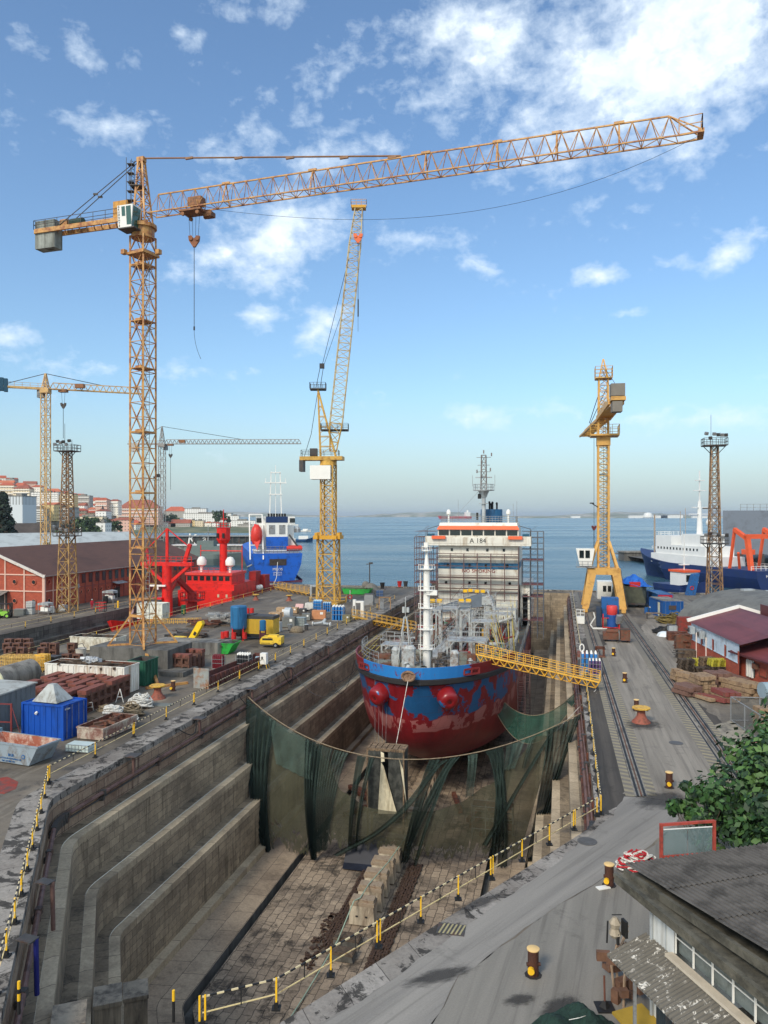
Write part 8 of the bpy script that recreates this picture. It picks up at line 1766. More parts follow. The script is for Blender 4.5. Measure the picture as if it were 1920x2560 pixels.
# ---- long brick warehouse beside the second dock
ld=V((.2423,.9702,0)); lw=V((-.9702,.2423,0)); w0=V((-60.1,134.3,0)); LW,WW,HE,HR=57.,24.,6.3,10.9
wh_=thing('brick_warehouse','long orange brick warehouse with brown tiled roof and round windows','warehouse',tuple(w0),0)
Q=lambda l,w,z=0: w0+ld*l+lw*w+V((0,0,z))
m=MB(); quadwall(m,Q(0,0),Q(LW,0),0,HE); quadwall(m,Q(LW,WW),Q(0,WW),0,HE)
for l in(0,LW): m.face([Q(l,0),Q(l,0,HE),Q(l,WW/2,HR-.1),Q(l,WW,HE),Q(l,WW)],[(0,0),(0,HE),(WW/2,HR),(WW,HE),(WW,0)])
m.build('wall',brickm,wh_,world=True)
for s0,s1 in((-.6,WW/2),(WW+.6,WW/2)):
    m=MB(); z0=HE-.2; a,b_,c,d_=Q(-.5,s0,z0),Q(LW+.5,s0,z0),Q(LW+.5,s1,HR),Q(-.5,s1,HR); L=(a-d_).length
    m.face([a,b_,c,d_],[(0,0),(LW,0),(LW,L),(0,L)]); m.face([p+V((0,0,-.15)) for p in(d_,c,b_,a)],[(0,L),(LW,L),(LW,0),(0,0)]); m.build('roof',brown_tile,wh_,world=True)
trim=M('trim_white_grey',(206,200,192),.7,.08,1,(160,140,126),.3,1)
m=MB()
for s0 in(-.6,WW+.6): m.bar(Q(-.55,s0,HE-.35),Q(-.55,WW/2,HR-.15),.12,.5)
m.build('gable_fascia',trim,wh_,world=True)
m=MB(); m.bar(Q(-.06,-.06,0),Q(-.06,-.06,HE),.45)
for k in range(1,5): m.bar(Q(-.05,k*4.0,0),Q(-.05,k*4.0,HE+k*1.3),.22)
for z in(3.3,6.2): m.bar(Q(-.05,0,z),Q(-.05,18,z),.2)
for k in range(1,5): m.bar(Q(k*2.4,-.03,0),Q(k*2.4,-.03,HE-.3),.16)
m.bar(Q(0,-.04,3.3),Q(10,-.04,3.3),.18); m.build('concrete_band',M('band_pink_white',(214,178,160),.8,.1,1),wh_,world=True)
m=MB()
for k in range(22): m.bar(Q(9.5+k*2.15,-.05,0),Q(9.5+k*2.15,-.05,HE-.3),.14)
m.bar(Q(9,-.06,3.2),Q(LW,-.06,3.2),.1); m.build('downpipe',M('pilaster_maroon',(120,66,62),.8,.15),wh_,world=True)
m=MB(); m.bar(Q(-.5,-.62,HE-.28),Q(LW,-.62,HE-.28),.18); m.build('gutter',M('gutter_grey',(150,138,130),.6,.1),wh_,world=True)
for k in range(21): m=MB(); a=Q(10.6+k*2.15,-.08,3.9); b2=Q(11.8+k*2.15,-.08,3.9); m.extr([a,b2,b2+V((0,0,1.75)),a+V((0,0,1.75))],-lw*.02); m.build('window',M('window_grey_dark',(58,62,62),.2,.4,.4),wh_,world=True)
for (l,w,z) in[(-.08,2.0,4.9),(-.08,6.0,4.9),(-.08,10,4.9),(-.08,2,1.5),(-.08,6,1.5),(1.2,-.08,4.9),(3.6,-.08,4.9),(1.2,-.08,1.6),(3.6,-.08,1.6),(6,-.08,1.6)]+[(10.3+k*2.15,-.08,2.3) for k in range(6)]:
    a=Q(l,w,z); dv=-ld if l<0 else -lw; r_=.42 if l<9 else .3; m=MB(); m.cyl(a,a+dv*.06,r_,n=18); w_=m.build('round_window',glass_d,wh_,world=True); 
    m=MB(); e=dv.cross(V((0,0,1))); 
    for q in range(12): m.cyl(a+dv*.06+e*(r_*math.cos(R(q*30)))+V((0,0,r_*math.sin(R(q*30)))),a+dv*.06+e*(r_*math.cos(R(q*30+30)))+V((0,0,r_*math.sin(R(q*30+30)))),.07,n=4)
    f_=m.build('frame',M('window_ring',(196,110,84),.7),wh_,world=True); f_.parent=w_
m=MB(); a=Q(13.2,-.1,0); m.extr([Q(21,-.1,0),Q(23,-.1,0),Q(23,-.1,2.7),Q(21,-.1,2.7)],-lw*.05); m.build('door',glass_d,wh_,world=True); m=MB(); m.extr([Q(20.4,0,3.2),Q(24,0,3.2),Q(24,-1.4,2.9),Q(20.4,-1.4,2.9)],(0,0,.12)); m.build('door_canopy',ltgrey,wh_,world=True)
m=MB(); m.extr([Q(-.02,13,3.2),Q(-.02,7.2,3.2),Q(-2.6,7.0,2.5),Q(-2.6,13,2.5)],(0,0,.12)); m.build('porch_roof',conc,wh_,world=True); m=MB(); m.extr([Q(-.05,13,0),Q(-.05,7.6,0),Q(-.05,7.6,2.9),Q(-.05,13,2.9)],-ld*.1); m.build('porch_shutter',dsteel,wh_,world=True)
m=MB(); a=Q(9,-.3,3.5); m.cbox(a.x,a.y,a.z,.5,.8,.7,.2); m.build('wall_box',ltgrey,wh_,world=True)
# ---- long low grey shed behind it
def shed(label,p,q,wd,he,hr,wm,rm,name='storage_shed',cat='shed',win=0):
    p=V(p);q=V(q); d=(q-p); L=d.length; d.normalize(); n=V((-d.y,d.x,0)); t=thing(name,label,cat,tuple(p)); X=lambda l,w,z: p+d*l+n*w+V((0,0,z))
    m=MB(); quadwall(m,X(0,0,0),X(L,0,0),0,he); quadwall(m,X(L,wd,0),X(0,wd,0),0,he)
    for l in(0,L): m.face([X(l,0,0),X(l,0,he),X(l,wd/2,hr-.05),X(l,wd,he),X(l,wd,0)],[(0,0),(0,he),(wd/2,hr),(wd,he),(wd,0)])
    m.build('wall',wm,t,world=True); 
    for s0 in(-.4,wd+.4): m=MB(); a,b_,c,e=X(-.3,s0,he-.05),X(L+.3,s0,he-.05),X(L+.3,wd/2,hr),X(-.3,wd/2,hr); W2=(a-e).length; m.face([a,b_,c,e],[(0,0),(L,0),(L,W2),(0,W2)]); m.build('roof',rm,t,world=True)
    for k in range(win): m=MB(); l=L*(k+.4)/win; m.extr([X(l,-.03,he*.35),X(l+L*.25/win+1.2,-.03,he*.35),X(l+L*.25/win+1.2,-.03,he*.85),X(l,-.03,he*.85)],n*-.03); m.build('window',glass_d,t,world=True)
    return t
rg=M('roof_pale_grey',(176,182,180),.6,.06,.2,(150,154,152),.4,.3); pk=M('wall_pink',(206,170,156),.8,.08,.5)
a=P(-60,1362,230); b_=P(352,1362,262); shed('long low harbour shed with a pale grey roof and pink walls behind the brick warehouse',(a.x,a.y,0),(b_.x,b_.y,0),22,7.0,11.0,pk,rg,win=6)
a=P(40,1352,330); b_=P(118,1346,345); shed('dark tiled old shed beside the tall conifer',(a.x-12,a.y,0),(b_.x,b_.y,0),16,7.5,13.2,M('old_wall',(128,104,88),.8,.2,.5),M('old_dark_tiles',(84,76,70),.8,.3,.3),win=4)
# ---- maroon roofed building on the right
def rightbldg():
    t=thing('workshop','white and brick workshop with a low maroon roof and two air conditioners','workshop',(36.7,90.7,0),R(-1))
    f=(-.09,-.996); d=V((f[0],f[1],0)); n=V((.996,-.09,0)); p=V((36.7,90.7,0)); X=lambda l,w,z: p+d*l+n*w+V((0,0,z)); L=15.2
    m=MB(); quadwall(m,X(0,0,0),X(L,0,0),0,2.0); m.face([X(0,0,0),X(0,5.6,0),X(0,11.2,0),X(0,11.2,4),X(0,5.6,5.6),X(0,0,4)][::-1],[(0,0),(5,0),(11,0),(11,4),(5.6,5.6),(0,4)][::-1]); m.build('brick_wall',brickm,t,world=True)
    wb=M('panel_pale_blue',(192,206,218),.6,.05,.6,(160,168,176),.3,1)
    m=MB(); quadwall(m,X(0,-.01,0),X(L,-.01,0),3.2,4.1); m.build('upper_panel',wb,t,world=True)
    for k in range(4): m=MB(); quadwall(m,X(.35+k*3.75,.0,0),X(3.6+k*3.75,.0,0),2.0,3.2); m.extr([X(.35+k*3.75,-.02,2.0),X(3.6+k*3.75,-.02,2.0),X(3.6+k*3.75,-.02,2.08),X(.35+k*3.75,-.02,2.08)],-n*.06); m.build('window_panel',wb,t,world=True)
    m=MB()
    for k in range(5): quadwall(m,X(k*3.75-.2 if k else 0,-.03,0),X(k*3.75+.25,-.03,0),0,3.25); m.build('brick_pier',brickm,t,world=True); m=MB()
    for s0,s1 in((-.25,5.6),(11.4,5.6)): m=MB(); a,b_,c,e=X(-.2,s0,4.05),X(L+1,s0,4.05),X(L+1,s1,5.75),X(-.2,s1,5.75); m.face([a,b_,c,e],[(0,0),(L,0),(L,6),(0,6)]); m.build('roof',maroon,t,world=True)
    m=MB(); m.bar(X(-.35,-.4,4.2),X(-.35,5.6,5.95),.35,.35); m.bar(X(-.35,5.6,5.95),X(-.35,11.5,4.2),.35,.35); m.build('roof_parapet',whitec,t,world=True)
    for k in(1.6,5.0): m=MB(); a=X(k,-.5,3.35); m.cbox(a.x,a.y,a.z,.5,1.05,.85,R(-5)); o=m.build('air_conditioner',ltgrey,t,world=True); m=MB(); m.cyl(X(k-.1,-.76,3.35),X(k-.1,-.80,3.35),.28,n=14); w=m.build('fan_grille',dsteel,t,world=True); w.parent=o; m=MB(); m.bar(X(k+.5,-.1,.1),X(k+.5,-.1,3.1),.1); m.build('drain_pipe',M('pipe_white_pink',(222,206,196),.6),t,world=True)
    m=MB(); m.raw([X(1.0,7.5,5.0),X(4,7.5,5.0),X(4,10.5,4.5),X(1,10.5,4.5),X(1.0,7.5,6.4),X(4,7.5,6.4),X(4,10.5,5.8),X(1,10.5,5.8)],[(4,5,6,7),(0,1,5,4),(1,2,6,5),(2,3,7,6),(3,0,4,7)]); m.build('roof_vent',maroon,t,world=True)
rightbldg()
def bldg2():
    t=thing('workshop','low brick workshop with a maroon roof and white barred windows','workshop',(36.1,77,0)); d=V((.11,-.994,0)); n=V((.994,.11,0)); p=V((36.1,77,0)); X=lambda l,w,z: p+d*l+n*w+V((0,0,z)); L=13
    m=MB(); quadwall(m,X(0,0,0),X(L,0,0),0,3.05); quadwall(m,X(0,9,0),X(0,0,0),0,3.05); quadwall(m,X(L,0,0),X(L,9,0),0,3.05); m.build('wall',brickm,t,world=True)
    m=MB(); a,b_,c,e=X(-.8,-.75,2.95),X(L+1,-.75,2.95),X(L+1,4.5,4.3),X(-.8,4.5,4.3); m.face([a,b_,c,e],[(0,0),(L,0),(L,6),(0,6)]); a,b_=X(L+1,10,2.95),X(-.8,10,2.95); m.face([a,b_,e,c],[(0,0),(L,0),(L,6),(0,6)]); m.build('roof',maroon,t,world=True)
    m=MB(); m.bar(X(-.8,-.8,2.9),X(L+1,-.8,2.9),.1,.16); m.build('gutter',M('gutter_maroon',(84,44,46),.6),t,world=True)
    m=MB(); m.bar(X(-2.6,1.6,4.05),X(-2.6,6.6,5.1),.3,.3); m.build('parapet',whitec,t,world=True); m=MB(); a,b_,c,e=X(-2.6,1.6,3.9),X(-.4,1.2,3.7),X(-.4,6.4,4.6),X(-2.6,6.6,4.95); m.face([a,b_,c,e]); m.build('connecting_roof',maroon,t,world=True)
    for k in(1.3,5.2,6.3): m=MB(); m.extr([X(k,-.06,.9),X(k+1.3,-.06,.9),X(k+1.3,-.06,2.4),X(k,-.06,2.4)],-n*.02); o=m.build('window',glass_d,t,world=True); m=MB(); [m.bar(X(k+.12+q*.42,-.12,.8),X(k+.12+q*.42,-.12,2.5),.2) for q in range(3)]; f_=m.build('shutter',whitec,t,world=True); f_.parent=o
    m=MB(); a=X(3.0,-.3,2.1); m.cbox(a.x,a.y,a.z,.4,.6,.5); m.path([X(3.4,-.15,2.0),X(3.4,-.15,1.3),X(4.6,-.15,1.3),X(4.6,-.15,1.9)],.04,5); m.build('wall_fitting',rust2,t,world=True)
bldg2()
# ---- arched grey shed
t=thing('arched_shed','big grey shed with a barrel arched roof and flat roof vents','shed',(50,112,0),0); X=lambda l,w,z: V((42.2,110,0))+V((.10,-.995,0))*l+V((.995,.10,0))*w+V((0,0,z)); m=MB(); sec=[(10.2-10.3*math.cos(R(a)),.8+5.3*math.sin(R(a))) for a in range(0,181,12)]
A=[X(0,w,z) for w,z in sec];B=[X(17,w,z) for w,z in sec]; m.strip(A,B,0,0,17); A2=[X(.02,w,0) for w,z in sec]; m.strip([X(17,w,0) for w,z in sec],B,0,0,1); m.strip(A,[X(0,w,0) for w,z in sec],0,0,1)
m.build('roof',M('felt_roof_grey',(112,112,108),.85,.12,.3,(92,92,90),.5,.5),t,smooth=True,world=True)
for k,(l,w) in enumerate(((2.5,9.5),(3.5,12.5),(7,15.5),(9,17))): m=MB(); a=X(l,w,6.15-.03*(w-10.2)**2); m.cbox(a.x,a.y,a.z,1.6,1.0,.3,.1); m.build('roof_vent',ltgrey,t,world=True)
# ---- big grey terminal shed far right
t=thing('terminal_building','huge windowless grey terminal hall at the right edge behind the research ship','terminal hall',tuple(P(1900,1478,260))[:2]+(0,)); 
a=P(1771,1400,262);b_=P(2150,1400,250); m=MB(); z1=P(0,1276,255).z; m.prism([(a.x+5,a.y),(b_.x,b_.y),(b_.x+60,b_.y+60),(a.x+36,a.y+60)],3.5,z1); tg=M('terminal_grey',(112,120,130),.6,.06,.3,(98,104,112),.3,.3); m.build('upper_wall',tg,t,world=True)
m=MB(); m.prism([(a.x+30,a.y-.5),(b_.x,b_.y-.5),(b_.x,b_.y+1),(a.x+30,a.y+1)],-1,3.5); m.build('dark_base',glass_d,t,world=True); m=MB()
for k in range(7): c=a.lerp(b_,(k+.5)/7); m.cbox(c.x,c.y-.4,1.2,1.2,1.6,5)
m.build('pillar',dsteel,t,world=True); m=MB(); m.prism([(a.x+10,a.y-.3),(b_.x,b_.y-.3),(b_.x,b_.y+.5),(a.x+10,a.y+.5)],z1-2.2,z1-2); deckrail(m,[(a.x+12,a.y+2,z1),(b_.x,b_.y+2,z1)],2.2,.12,2); m.build('roof_railing',steel,t,world=True)
m=MB(); m.poly([[(a.x-6,a.y-8),(b_.x+30,b_.y-14),(b_.x+60,b_.y+90),(a.x-6,a.y+100)]],-1); struct('ground',m,conc_d)
t=thing('breakwater','low stone breakwater behind the bow of the research ship','breakwater',tuple(P(1620,1392,330))); m=MB(); a=P(1560,1400,330);b_=P(1700,1400,330); m.prism([(a.x,a.y),(b_.x,b_.y),(b_.x,b_.y+8),(a.x,a.y+8)],-4,P(0,1385,330).z+.6); m.build('wall',conc_d,t,world=True); m=MB(); m.prism([(a.x-.5,a.y-.5),(b_.x,b_.y-.5),(b_.x,b_.y+8.5),(a.x-.5,a.y+8.5)],P(0,1385,330).z+.6,P(0,1385,330).z+1.1); m.build('coping',conc,t,world=True)
# ---- near building lower right
e1=V((.274,-.962,0)); e2=V((.962,.274,0)); C0=V((7.9,25.95,0)); X=lambda l,w,z: C0+e1*l+e2*w+V((0,0,z))
nb_=thing('workshop','near white walled workshop with grey corrugated roof and long window strip','workshop',tuple(X(3,4,0)))
lich=M('roof_lichen_concrete',(98,94,82),.9,.25,1.2,(60,58,50),.55,1.3,bump=.7); fib=M('fibre_cement',(92,88,83),.9,.2,.7,(62,59,55),.5,1.0,bump=.3,bscale=25)
m=MB(); m.prism([tuple(X(l,w,0))[:2] for l,w in((0,-.05),(0,12),(13,12),(13,-.05))],4.28,4.5); m.build('eave_slab',lich,nb_,world=True)
m=MB(); m.bar(X(0,.0,4.53),X(13,.0,4.53),.16,.1); m.bar(X(-.05,.42,4.52),X(13,.42,5.3),.14,.24); m.build('kerb_edging',lich,nb_,world=True)
# corrugated sheets rising towards the camera
m=MB(); NW=340; zf_=lambda l:4.68+.085*l; ws=[.5+k*.033 for k in range(NW)]
def cz(k,l): return zf_(l)+.1*abs(math.sin(PI*k/6))**.7
for seg in range(6):
    l0,l1=-.25+seg*2.25,-.25+(seg+1)*2.25+.12
    for k in range(NW-1):
        wmin=.52
        if ws[k]<wmin: continue
        m.face([X(l0,ws[k],cz(k,l0)+.0),X(l1,ws[k],cz(k,l1)+.03),X(l1,ws[k+1],cz(k+1,l1)+.03),X(l0,ws[k+1],cz(k+1,l0)+.0)])
m.build('corrugated_roof',fib,nb_,world=True,smooth=False)
wwh=M('near_wall_white',(206,208,204),.75,.06,.8,(150,146,136),.4,1.1,True)
m=MB(); 
def wl(l0,l1,z0,z1,w=.55,mm=None): quadwall(mm or m,X(l0,w,0),X(l1,w,0),z0,z1)
wl(1.2,2.4,0,4.28); wl(2.4,6.6,0,3.08); wl(2.4,6.6,4.1,4.28); wl(6.6,13,0,4.28); quadwall(m,X(1.2,12,0),X(1.2,.55,0),0,4.28); m.build('wall',wwh,nb_,world=True)
m=MB(); wl(2.4,6.6,3.08,4.1,.72,m); m.build('window_glass',M('grey_window_glass',(112,120,118),.25,.15,1,(90,96,92),.5,2),nb_,world=True)
m=MB(); 
for k in range(6): l=2.4+k*.84; m.bar(X(l,.6,3.08),X(l,.6,4.1),.05)
m.bar(X(2.4,.6,3.6),X(6.6,.6,3.6),.03); m.build('window_frame',whitec,nb_,world=True); m=MB(); m.bar(X(2.3,.42,4.1),X(6.7,.42,4.1),.2,.1); m.build('window_head',whitec,nb_,world=True)
m=MB(); m.bar(X(2.3,.42,3.03),X(6.9,.42,3.03),.28,.1); m.build('window_sill',M('sill_cream',(196,184,164),.8,.15,2),nb_,world=True)
m=MB(); m.bar(X(2.0,.53,3.0),X(2.0,.53,4.28),.03); m.path([X(1.25,.35,4.2),X(1.3,.5,3.9),X(1.3,.5,.1)],.055,8); m.build('downpipe',ltgrey,nb_,world=True)
m=MB(); m.cyl(X(6.2,.75,4.6),X(6.2,.75,4.95),.07,n=8); m.build('roof_pipe',ltgrey,nb_,world=True)
cn=thing('canopy','low corrugated canopy with flaking white paint along the near workshop wall','canopy',tuple(X(1,-.5,0)))
# droppings / flaked paint keep their own blotchy shape
fm2,nt,b=newmat('flaking_sheet'); N=NT(nt); tc=N.n('ShaderNodeTexCoord').outputs['Object']; 
col=N.mix(N.noise(tc,1.4,6,.7),lin((84,80,72)),lin((118,113,103))); sp=N.ramp(N.noise(tc,4.2,8,.8,.6),.57,.59); reg=N.ramp(N.noise(tc,.7,2,.5),.40,.52)
col=N.mix(N.math('MULTIPLY',sp,reg),col,lin((214,210,200))); N.l(col,b.inputs['Base Color']); b.inputs['Roughness'].default_value=.9
m=MB(); nn_=300
for k in range(nn_):
    l0=.95+k*.035; l1=l0+.035; z0=.022*math.sin(2*PI*k/4.3); z1=.022*math.sin(2*PI*(k+1)/4.3)
    if k%2==0: pass
    m.face([X(l0,-.95,2.5+z0),X(l1,-.95,2.5+z1),X(l1,.53,2.98+z1),X(l0,.53,2.98+z0)]); m.face([X(l0,-.95,2.46+z0),X(l0,.53,2.94+z0),X(l1,.53,2.94+z1),X(l1,-.95,2.46+z1)])
m.build('sheet_roof',fm2,cn,world=True); m=MB()
for l in(2.3,4.4,6.6): m.bar(X(l,-.8,0),X(l,-.8,2.5),.09)
m.bar(X(1,-.85,2.42),X(9,-.85,2.42),.08); m.build('post',steel,cn,world=True)
m=MB(); 
for k in range(44): l=2.6+k*.16; m.bar(X(l,-.2,0),X(l,-.2,2.5),.1 if k%2 else .06)
quadwall(m,X(2.5,-.18,0),X(11,-.18,0),0,2.5); m.build('corrugated_shutter',M('shutter_dark_blue',(52,62,68),.6,.2,2,(96,70,54),.3,2),cn,world=True)
# red framed glass screen
fr2=thing('notice_frame','red steel frame with two hazy glass panes beside the tree','frame',(11.3,28.2,0),R(8)); rf_=M('frame_red_paint',(170,72,58),.6,.15,2,(120,56,46),.4,3)
m=MB(); z=[P(0,y,28.2).z for y in(2058,2132,2170)]
for x in(-1.08,1.02): m.bar((x,0,0),(x,0,z[0]+.05),.1)
m.bar((-1.08,0,z[0]),(1.02,0,z[0]+.02),.09); m.bar((-1.08,0,z[1]-.08),(1.02,0,z[1]-.06),.08); m.build('steel_frame',rf_,fr2)
gs,nt,b=newmat('hazy_glass'); b.inputs['Base Color'].default_value=lin((120,140,140)); b.inputs['Alpha'].default_value=.45; b.inputs['Roughness'].default_value=.15
for x0,x1 in((-1.0,-.06),(-.02,.94)): m=MB(); m.box(x0,-.01,z[1]-.45,x1,.01,z[0]-.2); m.build('glass_pane',gs,fr2)
m=MB(); m.bar((-1,0,z[0]-.18),(.95,0,z[0]-.18),.03); m.bar((-1,0,z[1]-.46),(.95,0,z[1]-.46),.03); m.build('glass_bead',whitec,fr2)
# small white shed by the tree
shed('small white hut with a flat pink roof half hidden by the fig tree',(23.2,47.6,0),(23.0,40.5,0),6,2.7,2.95,whitec,M('roof_pink',(196,120,110),.7,.1,1),'hut','hut')
# ================================================================== TREES
leafd=[M('leaf_%s'%n_,c,.55,.35,.9) for n_,c in(('mid',(52,84,40)),('dark',(34,56,30)),('light',(78,108,54)))]
def tree(label,loc,h,rad,nclump,nleaf,ls,seed,trunk=.25,mats=None,name='broadleaf_tree',squash=.8,cone=False,grp=None):
    mats=mats or leafd; rr=random.Random(seed); t=thing(name,label,'tree',tuple(loc),0,grp); m=MB()
    m.cyl((0,0,0),(.1,.05,h*.5),trunk,trunk*.6,n=8); cl=[]
    for k in range(nclump):
        if cone: u=rr.random(); z=h*(.12+.85*u); r0=rad*(1-u)**.75*rr.uniform(.5,1); a=rr.random()*6.28; c=V((r0*math.cos(a),r0*math.sin(a),z))
        else:
            a=rr.random()*6.28; ph=math.acos(rr.uniform(-.45,1)); r0=rad*(rr.uniform(.5,1.0) if k%6 else rr.uniform(1.0,1.22)); c=V((r0*math.sin(ph)*math.cos(a),r0*math.sin(ph)*math.sin(a),h-rad*squash+r0*squash*math.cos(ph)))
        cl.append(c)
        if k%4==0: m.cyl((.1*0,0,h*.4),c*.9+V((0,0,h*.03)),trunk*.3,trunk*.08,n=5)
    m.build('trunk',M('bark_brown',(84,72,58),.9,.25,2,bump=.5),t)
    m=MB()
    for c in cl:
        cr=rad*rr.uniform(.16,.32); mi=rr.choice((0,0,1,1,2))
        for q in range(nleaf):
            d=V((rr.gauss(0,1),rr.gauss(0,1),rr.gauss(0,.8))); d.normalize(); p=c+d*cr*rr.uniform(.5,1.05); nrm_=(d+V((rr.uniform(-.6,.6),rr.uniform(-.6,.6),rr.uniform(0,.9)))).normalized(); a=nrm_.cross(V((rr.random()-.5,rr.random()-.5,rr.random()-.5))).normalized(); b_=nrm_.cross(a); s_=ls*rr.uniform(.4,1.45)
            m.cur=mi if rr.random()<.7 else rr.choice((0,1,2)); m.face([p-a*s_,p-b_*s_*.55,p+a*s_*.9,p+b_*s_*.55])
    m.build('crown',mats,t); return t
tree('big fig tree with broad dark green leaves behind the near roof',(17.6,33.8,0),6.3,3.5,120,95,.17,1,.22,squash=.85)
tree('smaller leafy crown at the front left of the big fig tree',(13.9,33.3,0),4.7,1.15,26,70,.14,2,.12)
tree('fig tree crown at the right picture edge above the corrugated roof',(21.5,36.5,0),7.6,3.6,90,80,.18,3,.2)
dk_=[M('conifer_%d'%k,c,.8,.3,.4) for k,c in enumerate(((30,44,34),(22,34,28),(46,62,46)))]
a=P(6,1330,300); tree('tall dark conifer at the left edge beside the white modern block',(a.x,a.y,0),26,6.0,130,50,.7,4,.6,dk_,'conifer_tree',1,True)
a=P(-70,1330,310); tree('second dark conifer cut by the left picture edge',(a.x,a.y,0),26,9,100,50,.9,14,.7,dk_,'conifer_tree',1,True)
gd=[M('grove_%d'%k,c,.8,.3,.2) for k,c in enumerate(((52,72,42),(38,54,36),(78,96,56)))]
for k,(px,py,Y,h,r_,lb) in enumerate(((125,1362,215,8.6,5.0,'bushy green tree poking over the brown warehouse roof'),(146,1364,212,6.5,3.2,'small round bush right of the bushy tree over the warehouse roof'),(195,1328,560,15,9,'dark tree beside the low white kiosk'),(225,1332,560,12,9,'spreading tree right of the dark one below the town'),(255,1325,620,14,9,'round tree under the church spire'),(208,1335,520,9,8,'low dark shrubs on the bank'),(165,1338,520,9,7,'low shrubs left of the dark tree'),(287,1322,640,12,7,'tree beside the red wharf house'),(150,1300,760,14,7,'tree among the lower roofs'),(418,1292,1150,18,14,'tree belt beneath the long red roof'),(440,1294,1160,14,14,'green bank trees right of the tree belt'),(550,1310,1020,22,12,'trees behind the white riverside houses'),(96,1224,1500,14,12,'tree on the ridge of the town hill'),(140,1233,1500,12,11,'dark tree on the crest beside the flats'),(232,1300,800,14,8,'tree between the terraces'))):
    a=P(px,py,Y); tree(lb,(a.x,a.y,max(-1.5,hill(a.x,a.y)) if Y>845 else 0),h,r_,34,26,r_*.13,20+k,.4,gd)
# ================================================================== THE TOWN
winm={}
def facade(nm,c,bw,bh):
    if nm in winm: return winm[nm]
    m,nt,b=newmat('facade_'+nm); N=NT(nt); tc=N.n('ShaderNodeTexCoord').outputs['Object']; s_=N.n('ShaderNodeSeparateXYZ'); N.l(tc,s_.inputs[0])
    h_=N.math('ADD',s_.outputs[0],N.math('MULTIPLY',s_.outputs[1],1.0)); fx=N.math('FRACT',N.math('DIVIDE',h_,bw)); fz=N.math('FRACT',N.math('DIVIDE',s_.outputs[2],bh))
    w_=N.math('MULTIPLY',N.math('MULTIPLY',N.math('GREATER_THAN',fx,.3),N.math('LESS_THAN',fx,.68)),N.math('MULTIPLY',N.math('GREATER_THAN',fz,.3),N.math('LESS_THAN',fz,.75)))
    N.l(N.mix(N.math('MULTIPLY',w_,.65),lin(c),lin((96,94,90))),b.inputs['Base Color']); b.inputs['Roughness'].default_value=.8; winm[nm]=m; return m
FC=[facade('white',(238,232,218),3.2,3.1),facade('cream',(222,206,176),3.4,3.2),facade('yellow',(222,196,140),3.3,3.0),facade('pink',(216,176,158),3.1,3.1),facade('grey',(170,166,158),3.0,3.2),facade('pale',(232,230,224),3.8,3.0)]
FN=['white','cream','yellow','pink','grey','pale']
rts=[M('town_tiles_red',(178,92,66),.8,.2,.1),M('town_tiles_brown',(150,88,70),.8,.2,.1),M('town_tiles_orange',(192,112,80),.8,.2,.1)]
def house(x,y,z,w,d,h,rz,fi,roof='gable',label='',grp=None,ri=0,name='town_house',cat='house',rh=None):
    t=thing(name,label,cat,(x,y,z),rz,grp); m=MB(); m.box(-w/2,-d/2,-9,w/2,d/2,h); m.build('wall',FC[fi],t); rh=rh or w*.2
    m=MB(); ov=.5
    if roof=='gable': m.raw([(-w/2-ov,-d/2-ov,h),(w/2+ov,-d/2-ov,h),(w/2+ov,d/2+ov,h),(-w/2-ov,d/2+ov,h),(-w/2-ov,0,h+rh),(w/2+ov,0,h+rh)],[(0,1,5,4),(2,3,4,5),(1,2,5),(3,0,4),(3,2,1,0)])
    elif roof=='hip': m.raw([(-w/2-ov,-d/2-ov,h),(w/2+ov,-d/2-ov,h),(w/2+ov,d/2+ov,h),(-w/2-ov,d/2+ov,h),(-w/4,0,h+rh),(w/4,0,h+rh)],[(0,1,5,4),(2,3,4,5),(1,2,5),(3,0,4),(3,2,1,0)])
    elif roof=='front': m.raw([(-w/2-ov,-d/2-ov,h),(w/2+ov,-d/2-ov,h),(w/2+ov,d/2+ov,h),(-w/2-ov,d/2+ov,h),(0,-d/2-ov,h+rh),(0,d/2+ov,h+rh)],[(0,4,5,3),(1,2,5,4),(0,1,4),(2,3,5),(3,2,1,0)])
    else: m.box(-w/2-.2,-d/2-.2,h,w/2+.2,d/2+.2,h+.6); m.box(-w/5,-d/5,h+.6,w/6,d/5,h+2.6)
    m.build('roof',conc if roof=='flat' else rts[ri],t); return t
rr=random.Random(77); cnt=0; words=['on the hillside','in the lower streets','near the ridge']
rown={0:'tiled',1:'brown tiled',2:'orange tiled'}
for row in range(10):
    Y=900+row*58; px=-40+rr.uniform(0,12)
    while px<335:
        w=rr.uniform(13,26); x=(px-960)*Y/F; z=hill(x,Y); fi=rr.choice((0,0,1,1,2,3,4,5,5)); ri=rr.choice((0,0,2,1)); rf=rr.choice(('gable','gable','hip','flat' if row>4 else 'gable','hip'))
        h=rr.uniform(6,10)+(rr.uniform(3,9) if row>4 else 0); wd=('lower','middle','upper')[min(2,row//3)]
        desc='%s house with a %s roof on the %s slope of the town hill'%(FN[fi],'flat' if rf=='flat' else rown[ri],wd)
        house(x,Y,z-1,w,rr.uniform(10,14),h,R(rr.uniform(-25,25)),fi,rf,desc,desc.replace('house','houses'),ri); cnt+=1
        px+= w*F/Y*rr.uniform(.72,1.05)
